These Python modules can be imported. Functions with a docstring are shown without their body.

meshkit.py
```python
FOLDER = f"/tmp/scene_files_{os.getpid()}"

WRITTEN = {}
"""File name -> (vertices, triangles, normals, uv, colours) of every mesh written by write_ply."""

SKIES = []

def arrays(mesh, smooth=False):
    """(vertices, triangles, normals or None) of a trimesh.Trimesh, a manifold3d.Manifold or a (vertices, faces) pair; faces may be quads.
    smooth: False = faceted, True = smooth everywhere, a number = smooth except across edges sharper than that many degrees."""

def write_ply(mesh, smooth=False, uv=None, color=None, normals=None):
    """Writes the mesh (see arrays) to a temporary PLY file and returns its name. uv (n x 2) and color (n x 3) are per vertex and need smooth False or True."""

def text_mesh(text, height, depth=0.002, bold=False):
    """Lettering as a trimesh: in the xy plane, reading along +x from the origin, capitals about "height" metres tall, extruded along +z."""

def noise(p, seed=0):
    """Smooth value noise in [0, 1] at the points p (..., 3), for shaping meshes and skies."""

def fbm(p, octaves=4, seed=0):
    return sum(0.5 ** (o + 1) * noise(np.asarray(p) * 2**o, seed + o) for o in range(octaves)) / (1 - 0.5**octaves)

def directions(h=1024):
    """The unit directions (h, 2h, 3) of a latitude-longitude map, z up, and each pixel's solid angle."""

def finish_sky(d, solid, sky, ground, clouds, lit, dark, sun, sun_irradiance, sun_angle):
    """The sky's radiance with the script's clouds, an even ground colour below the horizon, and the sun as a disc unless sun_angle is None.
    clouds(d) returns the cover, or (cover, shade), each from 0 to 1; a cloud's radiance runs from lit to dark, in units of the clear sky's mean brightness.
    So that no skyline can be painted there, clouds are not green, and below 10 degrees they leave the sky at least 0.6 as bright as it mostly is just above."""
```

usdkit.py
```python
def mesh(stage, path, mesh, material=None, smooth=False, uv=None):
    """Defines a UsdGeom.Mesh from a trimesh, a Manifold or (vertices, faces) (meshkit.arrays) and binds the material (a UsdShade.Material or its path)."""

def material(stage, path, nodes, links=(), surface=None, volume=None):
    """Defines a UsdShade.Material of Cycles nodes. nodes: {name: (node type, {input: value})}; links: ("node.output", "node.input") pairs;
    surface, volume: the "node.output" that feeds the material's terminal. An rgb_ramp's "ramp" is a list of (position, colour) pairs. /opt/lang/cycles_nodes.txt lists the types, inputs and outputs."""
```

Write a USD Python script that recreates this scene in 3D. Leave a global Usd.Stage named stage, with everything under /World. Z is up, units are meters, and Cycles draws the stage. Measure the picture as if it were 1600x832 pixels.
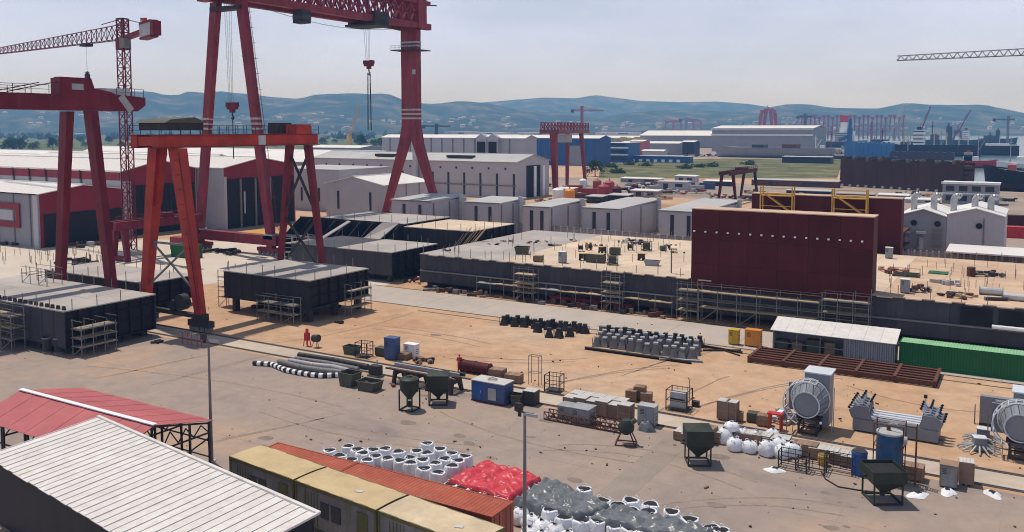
import math, random
import numpy as np
import usdkit, meshkit
from shapely.geometry import Polygon, box as sbox
from shapely import constrained_delaunay_triangles
from pxr import Usd, UsdGeom, UsdLux, UsdShade, Gf, Sdf

stage = Usd.Stage.CreateInMemory()
UsdGeom.SetStageUpAxis(stage, UsdGeom.Tokens.z)
UsdGeom.SetStageMetersPerUnit(stage, 1.0)
UsdGeom.Xform.Define(stage, '/World')
UsdGeom.Scope.Define(stage, '/World/Looks')
rng = random.Random(7)
nrg = np.random.default_rng(7)

# ---------------------------------------------------------------- camera, sky, sun, exposure
F, YH, CY, CAMH = 1373.0, 200.0, 310.0, 25.0             # focal length in pixels of a 1600 wide picture, horizon row, optical centre row
YAW, PITCH = math.atan(820 / 1377.0), math.atan((CY - YH) / F)
FWD = np.array([-math.sin(YAW) * math.cos(PITCH), math.cos(YAW) * math.cos(PITCH), -math.sin(PITCH)])
RGT = np.array([math.cos(YAW), math.sin(YAW), 0.0])
UPV = np.cross(RGT, FWD)
cam = UsdGeom.Camera.Define(stage, '/World/camera')
cam.CreateHorizontalApertureAttr(36.0)
cam.CreateVerticalApertureAttr(36.0 * 532 / 1024)
cam.CreateFocalLengthAttr(36.0 * F / 1600)
cam.CreateVerticalApertureOffsetAttr(-36.0 * (416 - CY) / 1600)
cam.CreateClippingRangeAttr(Gf.Vec2f(0.5, 40000))
cam.CreateExposureAttr(-0.25)
cm = np.eye(4)
cm[0, :3], cm[1, :3], cm[2, :3], cm[3, :3] = RGT, UPV, -FWD, (0, 0, CAMH)
cam.AddTransformOp().Set(Gf.Matrix4d(*cm.ravel().tolist()))

SHX, SHY = 0.36, -0.11                                    # a shadow's run per metre of height
sd = np.array([-SHX, -SHY, 1.0]); sd /= np.linalg.norm(sd)
SUN_EL, SUN_ROT = math.asin(sd[2]), math.atan2(sd[0], sd[1])
sky = usdkit.material(stage, '/World/Looks/sky_look', {
    'tc': ('texture_coordinate', {}),
    'mp': ('mapping', {'scale': (2.2, 2.2, 7.0)}),
    'n': ('noise_texture', {'scale': 1.6, 'detail': 6.0, 'roughness': 0.55}),
    'r': ('map_range', {'from_min': 0.35, 'from_max': 0.72, 'to_min': 0.66, 'to_max': 1.0, 'clamp': True}),
    'xyz': ('separate_xyz', {}),
    'hz': ('map_range', {'from_min': 0.12, 'from_max': 0.6, 'to_min': 0.95, 'to_max': 0.08, 'clamp': True}),
    'mu': ('math', {'math_type': 'multiply'}),
    's': ('sky_texture', {'sky_type': 'single_scattering', 'sun_disc': False, 'sun_elevation': SUN_EL, 'sun_rotation': SUN_ROT, 'aerosol_density': 1.6}),
    'm': ('mix', {'color2': (10.6, 11.9, 16.8)}),
    'b': ('background_shader', {'strength': 0.085})},
    [('tc.generated', 'mp.vector'), ('mp.vector', 'n.vector'), ('n.fac', 'r.value'), ('tc.generated', 'xyz.vector'), ('xyz.z', 'hz.value'), ('r.result', 'mu.value1'), ('hz.result', 'mu.value2'), ('mu.value', 'm.fac'), ('s.color', 'm.color1'), ('m.color', 'b.color')], surface='b.background')
dome = UsdLux.DomeLight.Define(stage, '/World/sky')
UsdShade.MaterialBindingAPI.Apply(dome.GetPrim()).Bind(sky)
dome.GetPrim().SetCustomDataByKey('kind', 'structure')
dome.GetPrim().SetCustomDataByKey('label', 'hazy pale blue summer sky with thin cloud veil')
sun = UsdLux.DistantLight.Define(stage, '/World/sun')
sun.CreateNormalizeAttr(True); sun.CreateIntensityAttr(1.12); sun.CreateAngleAttr(0.53); sun.CreateColorAttr(Gf.Vec3f(1.0, 0.945, 0.87))
zz = Gf.Rotation(Gf.Vec3d(0, 0, 1), Gf.Vec3d(*sd.tolist()))
sun.AddTransformOp().Set(Gf.Matrix4d().SetRotate(zz))

# ---------------------------------------------------------------- measuring: a pixel of the survey picture to a place in the yard
def ray(px, py): return (px - 800) * RGT - (py - CY) * UPV + F * FWD
def G(px, py, z=0.0):
    d = ray(px, py); t = (z - CAMH) / d[2]
    return np.array([d[0] * t, d[1] * t, z])
def onY(px, py, Y):
    d = ray(px, py); t = Y / d[1]
    return d[0] * t, CAMH + d[2] * t
def onX(px, py, X):
    d = ray(px, py); t = X / d[0]
    return d[1] * t, CAMH + d[2] * t
def topz(px, py, x, y):                                   # height at which the plan point x, y shows at picture row py
    d = ray(px, py); t = math.hypot(x, y) / math.hypot(d[0], d[1])
    return CAMH + d[2] * t
def scale_at(x, y, z=0):
    return F / (np.array([x, y, z - CAMH]) @ FWD)

# ---------------------------------------------------------------- materials
LK = {}
def mat(name, nodes, links, surface='p.BSDF', volume=None):
    LK[name] = usdkit.material(stage, '/World/Looks/' + name, nodes, links, surface=surface, volume=volume)
    return LK[name]
def paint(name, col, rough=0.5, dirt=(0.25, 0.17, 0.11), amt=0.35, scale=0.5, var=0.16, metal=0.0, bump=0.0, ribs=None, island=0.0, streak=True, spec=0.22):
    """weathered paint: broad tone changes, streaks that run down, dust; ribs = (axis, per metre): pressed sheet ribs as fine relief"""
    c = np.array(col, float)
    n = {'g': ('geometry', {}),
         'n1': ('noise_texture', {'scale': scale, 'detail': 6.0, 'roughness': 0.62}),
         'mp': ('mapping', {'scale': (1.3, 1.3, 0.14 if streak else 1.3)}),
         'n2': ('noise_texture', {'scale': scale * 2.2, 'detail': 5.0, 'roughness': 0.65}),
         'r1': ('map_range', {'from_min': 0.3, 'from_max': 0.7, 'to_min': 0.0, 'to_max': 1.0, 'clamp': True}),
         'r2': ('map_range', {'from_min': 0.48, 'from_max': 0.75, 'to_min': 0.0, 'to_max': amt, 'clamp': True}),
         'a': ('mix', {'color1': tuple(c * (1 - var)), 'color2': tuple(np.minimum(c * (1 + var), 0.92))}),
         'b': ('mix', {'color2': tuple(dirt)}),
         'p': ('principled_bsdf', {'roughness': rough, 'metallic': metal, 'specular_ior_level': spec})}
    L = [('g.position', 'n1.vector'), ('g.position', 'mp.vector'), ('mp.vector', 'n2.vector'), ('n1.fac', 'r1.value'), ('n2.fac', 'r2.value'),
         ('r1.result', 'a.fac'), ('a.color', 'b.color1'), ('r2.result', 'b.fac')]
    last = 'b.color'
    if island:
        n['oi'] = ('object_info', {})
        n['ir'] = ('map_range', {'from_min': 0.0, 'from_max': 1.0, 'to_min': 1 - island, 'to_max': 1 + island})
        n['h'] = ('hsv', {})
        L += [('oi.random', 'ir.value'), ('ir.result', 'h.value'), (last, 'h.color')]
        last = 'h.color'
    L.append((last, 'p.base_color'))
    if ribs:
        ax, per = ribs
        n['w'] = ('wave_texture', {'wave_type': 'bands', 'bands_direction': ax, 'scale': per * 0.314, 'distortion': 0.0})
        n['bu'] = ('bump', {'strength': 0.6, 'distance': 0.04})
        L += [('g.position', 'w.vector'), ('w.fac', 'bu.height'), ('bu.normal', 'p.normal')]
    elif bump:
        n['n3'] = ('noise_texture', {'scale': 9.0, 'detail': 4.0})
        n['bu'] = ('bump', {'strength': bump, 'distance': 0.05})
        L += [('g.position', 'n3.vector'), ('n3.fac', 'bu.height'), ('bu.normal', 'p.normal')]
    return mat(name, n, L)

paint('red_crane', (0.200, 0.022, 0.031), 0.5, amt=0.55, dirt=(0.26, 0.085, 0.085), scale=0.3, var=0.28)
paint('maroon_crane', (0.150, 0.010, 0.020), 0.5, amt=0.5, dirt=(0.20, 0.055, 0.055), scale=0.3, var=0.28)
paint('orange_crane', (0.36, 0.033, 0.018), 0.5, amt=0.55, dirt=(0.20, 0.05, 0.035), scale=0.35, var=0.28)
paint('rust_red', (0.068, 0.008, 0.009), 0.7, amt=0.4, dirt=(0.105, 0.02, 0.017), scale=0.3, var=0.18, island=0.14)
paint('rust_brown', (0.105, 0.045, 0.03), 0.8, amt=0.6, dirt=(0.19, 0.085, 0.05), scale=0.9)
paint('hull_grey', (0.048, 0.045, 0.053), 0.6, amt=0.35, dirt=(0.13, 0.115, 0.11), scale=0.35, island=0.16)
paint('hull_dark', (0.017, 0.016, 0.019), 0.65, amt=0.4, dirt=(0.06, 0.05, 0.045), scale=0.35)
paint('hull_brown', (0.055, 0.025, 0.022), 0.7, amt=0.5, dirt=(0.09, 0.04, 0.03), scale=0.06)
paint('deck_dust', (0.344, 0.315, 0.294), 0.75, amt=0.5, dirt=(0.46, 0.34, 0.23), scale=0.16, var=0.16, streak=False, island=0.07)
paint('deck_sand', (0.55, 0.44, 0.33), 0.8, amt=0.55, dirt=(0.42, 0.26, 0.16), scale=0.14, var=0.14, streak=False, island=0.07)
paint('deck_rust', (0.50, 0.36, 0.25), 0.8, amt=0.6, dirt=(0.42, 0.18, 0.09), scale=0.17, var=0.18, streak=False, island=0.07)
paint('steel_dark', (0.035, 0.032, 0.032), 0.6, amt=0.5, dirt=(0.09, 0.06, 0.045), scale=1.2)
paint('steel_grey', (0.17, 0.165, 0.165), 0.55, amt=0.4, dirt=(0.2, 0.14, 0.1), scale=1.0)
paint('steel_light', (0.36, 0.36, 0.36), 0.5, amt=0.35, dirt=(0.3, 0.23, 0.17), scale=1.0)
paint('galvanised', (0.42, 0.43, 0.44), 0.45, amt=0.3, dirt=(0.3, 0.27, 0.24), scale=1.0, metal=0.35)
paint('scaffold', (0.20, 0.185, 0.165), 0.6, amt=0.5, dirt=(0.14, 0.08, 0.05), scale=1.4)
paint('roof_white', (0.62, 0.59, 0.56), 0.5, amt=0.65, dirt=(0.47, 0.41, 0.34), scale=0.6, var=0.09, streak=False, island=0.04)
paint('roof_far', (0.66, 0.64, 0.62), 0.55, amt=0.35, dirt=(0.46, 0.42, 0.38), scale=0.08, var=0.08, streak=False)
paint('roof_grey', (0.40, 0.395, 0.39), 0.6, amt=0.45, dirt=(0.36, 0.33, 0.30), scale=0.1, var=0.1, streak=False)
paint('wall_white', (0.401, 0.388, 0.415), 0.55, amt=0.3, dirt=(0.40, 0.36, 0.33), scale=0.16, var=0.06, ribs=('x', 2.2))
paint('wall_white_side', (0.401, 0.388, 0.415), 0.55, amt=0.3, dirt=(0.40, 0.36, 0.33), scale=0.16, var=0.06, ribs=('y', 2.2))
paint('wall_grey', (0.243, 0.243, 0.263), 0.6, amt=0.3, dirt=(0.27, 0.24, 0.23), scale=0.16, var=0.08)
paint('wall_blue', (0.028, 0.092, 0.232), 0.55, amt=0.2, dirt=(0.12, 0.16, 0.24), scale=0.1, var=0.1)
paint('wall_dark', (0.019, 0.020, 0.024), 0.6, amt=0.3, dirt=(0.05, 0.047, 0.047), scale=0.5, var=0.12)
paint('hall_red', (0.205, 0.014, 0.026), 0.5, amt=0.25, dirt=(0.2, 0.05, 0.05), scale=0.2)
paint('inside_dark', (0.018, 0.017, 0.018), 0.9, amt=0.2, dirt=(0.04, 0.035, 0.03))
paint('tin_red', (0.396, 0.101, 0.105), 0.55, amt=0.5, dirt=(0.46, 0.17, 0.14), scale=0.35, var=0.14, streak=False)
paint('roof_tan', (0.47, 0.36, 0.20), 0.75, amt=0.6, dirt=(0.50, 0.36, 0.22), scale=0.5, var=0.16, streak=False)
paint('roof_pale_tan', (0.52, 0.42, 0.28), 0.75, amt=0.7, dirt=(0.44, 0.34, 0.24), scale=0.6, var=0.18, streak=False)
paint('moss_trim', (0.15, 0.135, 0.055), 0.75, amt=0.6, dirt=(0.08, 0.085, 0.03), scale=1.2, var=0.2)
paint('cabin_grey', (0.235, 0.225, 0.22), 0.75, amt=0.8, dirt=(0.13, 0.125, 0.06), scale=0.8, var=0.2)
paint('container_orange', (0.33, 0.075, 0.04), 0.6, amt=0.5, dirt=(0.42, 0.15, 0.09), scale=0.5, var=0.16)
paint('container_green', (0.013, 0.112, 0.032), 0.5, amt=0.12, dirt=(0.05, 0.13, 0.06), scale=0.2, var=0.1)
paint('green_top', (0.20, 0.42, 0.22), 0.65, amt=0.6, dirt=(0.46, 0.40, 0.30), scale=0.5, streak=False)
paint('cabinet_yellow', (0.56, 0.36, 0.03), 0.5, amt=0.3, scale=0.7)
paint('cabinet_orange', (0.62, 0.24, 0.035), 0.5, amt=0.3, scale=0.7)
paint('yellow_steel', (0.50, 0.29, 0.05), 0.55, amt=0.4, scale=0.7)
paint('box_blue', (0.05, 0.085, 0.19), 0.5, amt=0.35, dirt=(0.10, 0.11, 0.15), scale=0.9)
paint('tank_blue', (0.025, 0.075, 0.16), 0.5, amt=0.45, dirt=(0.07, 0.06, 0.06), scale=0.6, var=0.25)
paint('barrel_blue', (0.03, 0.10, 0.30), 0.45, amt=0.2, scale=0.9)
paint('ship_blue', (0.04, 0.14, 0.32), 0.5, amt=0.2, dirt=(0.15, 0.15, 0.18), scale=0.06)
paint('hopper_green', (0.028, 0.036, 0.026), 0.55, amt=0.4, dirt=(0.055, 0.045, 0.03), scale=1.3, var=0.2)
paint('drab_green', (0.075, 0.08, 0.055), 0.65, amt=0.5, dirt=(0.12, 0.09, 0.06), scale=1.0)
paint('cabinet_grey', (0.27, 0.285, 0.30), 0.5, amt=0.35, dirt=(0.25, 0.19, 0.14), scale=0.8)
paint('winch_grey', (0.185, 0.20, 0.225), 0.45, amt=0.3, dirt=(0.24, 0.19, 0.15), scale=0.7, var=0.1)
paint('winch_light', (0.55, 0.58, 0.62), 0.4, amt=0.3, dirt=(0.4, 0.35, 0.3), scale=0.7, var=0.08, streak=False)
paint('crate_wood', (0.22, 0.145, 0.09), 0.8, amt=0.6, dirt=(0.17, 0.115, 0.075), scale=1.6, var=0.22, island=0.22)
paint('carton', (0.25, 0.165, 0.115), 0.85, amt=0.5, dirt=(0.24, 0.16, 0.11), scale=1.5, var=0.15, island=0.2)
paint('plank', (0.45, 0.33, 0.2), 0.8, amt=0.5, dirt=(0.28, 0.19, 0.11), scale=1.5, var=0.2, island=0.15)
paint('white_film', (0.50, 0.48, 0.46), 0.45, amt=0.7, dirt=(0.4, 0.34, 0.28), scale=2.0, var=0.12, streak=False)
paint('bag_cloth', (0.70, 0.71, 0.74), 0.75, amt=0.3, dirt=(0.44, 0.41, 0.40), scale=1.5, var=0.08, bump=0.6, island=0.08)
paint('black_grit', (0.02, 0.02, 0.022), 0.9, amt=0.6, dirt=(0.05, 0.048, 0.046), scale=6.0, streak=False)
paint('tarp_red', (0.50, 0.035, 0.05), 0.38, amt=0.3, dirt=(0.62, 0.22, 0.22), scale=0.9, var=0.15, streak=False)
paint('tarp_grey', (0.125, 0.135, 0.145), 0.3, amt=0.3, dirt=(0.22, 0.22, 0.22), scale=0.9, var=0.22, streak=False)
paint('tarp_black', (0.05, 0.05, 0.055), 0.4, amt=0.3, scale=0.9, streak=False)
paint('bright_red', (0.48, 0.03, 0.03), 0.5, amt=0.2, scale=1.0)
paint('concrete', (0.44, 0.41, 0.37), 0.9, amt=0.5, dirt=(0.33, 0.29, 0.25), scale=0.4, var=0.12, bump=0.4, streak=False)
paint('white_paint', (0.74, 0.74, 0.74), 0.5, amt=0.3, dirt=(0.45, 0.40, 0.36), scale=0.5, var=0.06)
paint('black_rubber', (0.022, 0.022, 0.024), 0.7, amt=0.3, dirt=(0.06, 0.05, 0.045), scale=1.5)
paint('window_dark', (0.03, 0.036, 0.045), 0.15, amt=0.1, scale=1.0)
paint('skin', (0.42, 0.25, 0.17), 0.6, amt=0.1)
paint('cloth_red', (0.42, 0.03, 0.035), 0.85, amt=0.15)
paint('cloth_dark', (0.06, 0.02, 0.025), 0.85, amt=0.15)
paint('far_red', (0.33, 0.05, 0.06), 0.6, amt=0.2, scale=0.1)
paint('far_yellow', (0.5, 0.4, 0.14), 0.6, amt=0.2, scale=0.1)
paint('house_pale', (0.58, 0.54, 0.5), 0.8, amt=0.3, scale=0.05, island=0.25)
paint('house_roof', (0.34, 0.25, 0.20), 0.8, amt=0.3, scale=0.05, island=0.25)
paint('bark', (0.10, 0.075, 0.05), 0.9, amt=0.4)

# ---------------------------------------------------------------- mesh building
BOXF = np.array([[0, 2, 1], [0, 3, 2], [4, 5, 6], [4, 6, 7], [0, 1, 5], [0, 5, 4], [1, 2, 6], [1, 6, 5], [2, 3, 7], [2, 7, 6], [3, 0, 4], [3, 4, 7]])
class MB:
    def __init__(self): self.v, self.f, self.n = [], [], 0
    def add(self, v, f):
        v = np.asarray(v, float); f = np.asarray(f, int)
        if f.shape[1] == 4: f = np.vstack([f[:, [0, 1, 2]], f[:, [0, 2, 3]]])
        self.v.append(v); self.f.append(f + self.n); self.n += len(v)
        return self
    def hexa(self, a): return self.add(a, BOXF)             # eight corners: bottom ring, top ring
    def box(self, x0, x1, y0, y1, z0, z1):
        x0, x1 = min(x0, x1), max(x0, x1); y0, y1 = min(y0, y1), max(y0, y1); z0, z1 = min(z0, z1), max(z0, z1)
        return self.hexa([(x0, y0, z0), (x1, y0, z0), (x1, y1, z0), (x0, y1, z0), (x0, y0, z1), (x1, y0, z1), (x1, y1, z1), (x0, y1, z1)])
    def cbox(self, c, s, rz=0.0, z0=None):
        x, y, z = np.array(s, float) / 2
        a = np.array([(-x, -y, -z), (x, -y, -z), (x, y, -z), (-x, y, -z), (-x, -y, z), (x, -y, z), (x, y, z), (-x, y, z)])
        k, q = math.cos(rz), math.sin(rz)
        a = np.stack([a[:, 0] * k - a[:, 1] * q, a[:, 0] * q + a[:, 1] * k, a[:, 2]], 1) + np.asarray(c, float)
        return self.hexa(a)
    def bar(self, p, q, w, h=None, w2=None, h2=None):      # square section bar, may taper
        p, q = np.asarray(p, float), np.asarray(q, float)
        h = w if h is None else h; w2 = w if w2 is None else w2; h2 = (h if w2 == w else h * w2 / w) if h2 is None else h2
        d = q - p; d /= np.linalg.norm(d) + 1e-9
        a = np.cross(d, (0, 0, 1.0)) if abs(d[2]) < 0.95 else np.array([1.0, 0, 0]) - d * d[0]
        a /= np.linalg.norm(a); b = np.cross(a, d)
        r = lambda o, w, h: [o - a * w / 2 - b * h / 2, o + a * w / 2 - b * h / 2, o + a * w / 2 + b * h / 2, o - a * w / 2 + b * h / 2]
        return self.hexa(r(p, w, h) + r(q, w2, h2))
    def tube(self, p, q, r, n=8, r2=None, cap=True):
        p, q = np.asarray(p, float), np.asarray(q, float); r2 = r if r2 is None else r2
        d = q - p; d /= np.linalg.norm(d) + 1e-9
        a = np.cross(d, (0, 0, 1.0)) if abs(d[2]) < 0.95 else np.array([1.0, 0, 0]) - d * d[0]
        a /= np.linalg.norm(a); b = np.cross(d, a)
        t = np.arange(n) * 2 * np.pi / n
        ring = np.cos(t)[:, None] * a + np.sin(t)[:, None] * b
        v = np.vstack([p + ring * r, q + ring * r2, [p], [q]])
        i = np.arange(n); j = (i + 1) % n
        f = [np.stack([i, j, n + j], 1), np.stack([i, n + j, n + i], 1)]
        if cap: f += [np.stack([j, i, np.full(n, 2 * n)], 1), np.stack([n + i, n + j, np.full(n, 2 * n + 1)], 1)]
        return self.add(v, np.vstack(f))
    def path(self, pts, r, n=6):
        pts = [np.asarray(p, float) for p in pts]
        for p, q in zip(pts[:-1], pts[1:]): self.tube(p, q, r, n)
        return self
    def lathe(self, prof, c=(0, 0, 0), n=12, wob=None):     # prof: (radius, z) from the bottom
        t = np.arange(n) * 2 * np.pi / n; m = len(prof)
        v = np.array([[(c[0] + r * math.cos(a), c[1] + r * math.sin(a), c[2] + z) for a in t] for r, z in prof]).reshape(-1, 3)
        f = []
        for k in range(m - 1):
            for i in range(n):
                j = (i + 1) % n
                f += [(k * n + i, k * n + j, (k + 1) * n + j), (k * n + i, (k + 1) * n + j, (k + 1) * n + i)]
        b = len(v); v = np.vstack([v, [(c[0], c[1], c[2] + prof[0][1])], [(c[0], c[1], c[2] + prof[-1][1])]])
        for i in range(n):
            j = (i + 1) % n
            f += [(j, i, b), ((m - 1) * n + i, (m - 1) * n + j, b + 1)]
        return self.add(v, f)
    def prism(self, poly, z0, z1):                          # plan polygon (counter-clockwise), extruded up
        p = Polygon(poly)
        v, f = tri(p); n = len(v)
        a = np.column_stack([v, np.full(n, z0)]); b = np.column_stack([v, np.full(n, z1)])
        self.add(a, f[:, ::-1]); self.add(b, f)
        c = np.array(p.exterior.coords)[:-1]; m = len(c)
        if p.exterior.is_ccw is False: c = c[::-1]
        i = np.arange(m); j = (i + 1) % m
        s = np.vstack([np.column_stack([c, np.full(m, z0)]), np.column_stack([c, np.full(m, z1)])])
        return self.add(s, np.vstack([np.stack([i, j, m + j], 1), np.stack([i, m + j, m + i], 1)]))
    def extr(self, prof, axis, a0, a1):                     # profile in the (other axis, z) plane, extruded along x or y
        v, f = tri(Polygon(prof))
        mk = (lambda a, q: np.column_stack([np.full(len(q), a), q[:, 0], q[:, 1]])) if axis == 'x' else (lambda a, q: np.column_stack([q[:, 0], np.full(len(q), a), q[:, 1]]))
        self.add(mk(a0, v), f[:, ::-1]); self.add(mk(a1, v), f)
        c = np.array(prof, float); m = len(c); i = np.arange(m); j = (i + 1) % m
        return self.add(np.vstack([mk(a0, c), mk(a1, c)]), np.vstack([np.stack([i, j, m + j], 1), np.stack([i, m + j, m + i], 1)]))
    def quad(self, a, b, c, d): return self.add([a, b, c, d], [[0, 1, 2], [0, 2, 3]])
    def slab(self, a, b, c, d, t):                          # a four-cornered sheet with thickness t downwards
        lo = [np.asarray(p, float) - (0, 0, t) for p in (a, b, c, d)]
        return self.hexa(lo + [np.asarray(p, float) for p in (a, b, c, d)])
    def grid(self, P):                                      # P[i, j] = points of a surface
        P = np.asarray(P, float); a, b = P.shape[:2]
        i, j = np.meshgrid(np.arange(a - 1), np.arange(b - 1), indexing='ij')
        q = np.stack([i * b + j, (i + 1) * b + j, (i + 1) * b + j + 1, i * b + j + 1], -1).reshape(-1, 4)
        return self.add(P.reshape(-1, 3), q)
    def lattice(self, A, B, n, h, w, mw, up=(0, 0, 1.0), x=False, verts=True):
        """flat truss between the lines A-B and the same lines h along up: chords of width w, web of width mw"""
        A, B, up = np.asarray(A, float), np.asarray(B, float), np.asarray(up, float) * h
        for k in range(n):
            p, q = A + (B - A) * k / n, A + (B - A) * (k + 1) / n
            if x: self.bar(p, q + up, mw); self.bar(p + up, q, mw)
            elif k % 2: self.bar(p, q + up, mw)
            else: self.bar(p + up, q, mw)
            if verts: self.bar(p, p + up, mw)
        if verts: self.bar(B, B + up, mw)
        return self
    def build(self, name, material, parent=None, smooth=False, kind=None, label=None):
        path = str(parent.GetPath()) if parent is not None else '/World'
        v = np.vstack(self.v)
        if parent is not None:
            q = parent
            while q and str(q.GetPath()) in ORIG:
                v = v - ORIG[str(q.GetPath())]; break
        m = usdkit.mesh(stage, numbered(path + '/' + name), (v, np.vstack(self.f)), LK[material] if isinstance(material, str) else material, smooth=smooth)
        pr = m.GetPrim()
        if path in ORIG: ORIG[str(pr.GetPath())] = ORIG[path]
        if kind or (name in FINE and parent is not None): pr.SetCustomDataByKey('kind', kind or 'stuff')
        if label: pr.SetCustomDataByKey('label', label)
        return pr
def tri(p):
    out, fs, idx = [], [], {}
    for t in constrained_delaunay_triangles(p).geoms:
        c = list(t.exterior.coords)[:3]
        if not t.exterior.is_ccw: c = c[::-1]
        r = []
        for q in c:
            k = (round(q[0], 5), round(q[1], 5))
            if k not in idx: idx[k] = len(out); out.append(k)
            r.append(idx[k])
        fs.append(r)
    return np.array(out, float), np.array(fs, int)
USED, ORIG = {}, {}
FINE = {'railing', 'lattice', 'brace', 'ladder', 'cable', 'sling', 'cross_brace', 'stanchions', 'tubes', 'ledgers', 'mast', 'jib', 'boom', 'stair', 'rods', 'trolley_railing', 'straps', 'grit', 'ribs', 'tie_bar', 'rungs', 'loops'}
def numbered(path):
    k = USED.get(path, -1) + 1; USED[path] = k
    return path if k == 0 else f'{path}_{k:03d}'
def tag(p, label=None, cat=None, group=None, kind=None):
    for k, v in (('label', label), ('category', cat), ('group', group), ('kind', kind)):
        if v: p.SetCustomDataByKey(k, v)
    return p
def thing(name, label, cat, loc=(0, 0, 0), rz=0.0, group=None, world=False):
    """an Xform at the thing's base; world=True: its parts are then given in yard coordinates, otherwise in its own"""
    x = UsdGeom.Xform.Define(stage, numbered('/World/' + name))
    x.AddTranslateOp().Set(Gf.Vec3d(*map(float, loc)))
    x.AddRotateZOp().Set(math.degrees(rz))
    x.AddScaleOp().Set(Gf.Vec3f(1, 1, 1))
    ORIG[str(x.GetPath())] = np.asarray(loc, float) if world else np.zeros(3)
    return tag(x.GetPrim(), label, cat, group)
def dup(root, label, loc, rz=0.0, group=None, sc=(1, 1, 1)):
    was = root.GetCustomData()
    p = thing(root.GetName().rstrip('0123456789').rstrip('_'), label or was['label'], was['category'], loc, rz, group or was.get('group'))
    p.GetReferences().AddInternalReference(root.GetPath()); p.SetInstanceable(True)
    UsdGeom.Xformable(p).GetOrderedXformOps()[2].Set(Gf.Vec3f(*map(float, sc)))
    return p
def move(root, loc, rz=0.0, sc=(1, 1, 1)):
    o = UsdGeom.Xformable(root).GetOrderedXformOps()
    o[0].Set(Gf.Vec3d(*map(float, loc))); o[1].Set(math.degrees(rz)); o[2].Set(Gf.Vec3f(*map(float, sc)))
class Kind:
    """the first placing moves the model itself, later ones are copies of it"""
    def __init__(self, make): self.make, self.root = make, None
    def put(self, label, loc, rz=0.0, group=None, sc=(1, 1, 1)):
        if self.root is None:
            self.root = self.make(label); tag(self.root, label, None, group); move(self.root, loc, rz, sc); return self.root
        return dup(self.root, label, loc, rz, group, sc)
def single(mb, name, material, label, cat, group=None, smooth=False):
    return tag(mb.build(name, material, None, smooth), label, cat, group)
def sheet(name, poly, z, material, label=None, kind='structure'):
    v, f = tri(poly if isinstance(poly, Polygon) else Polygon(poly))
    m = MB().add(np.column_stack([v, np.full(len(v), z)]), f)
    return tag(m.build(name, material), label, None, None, kind)

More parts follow.
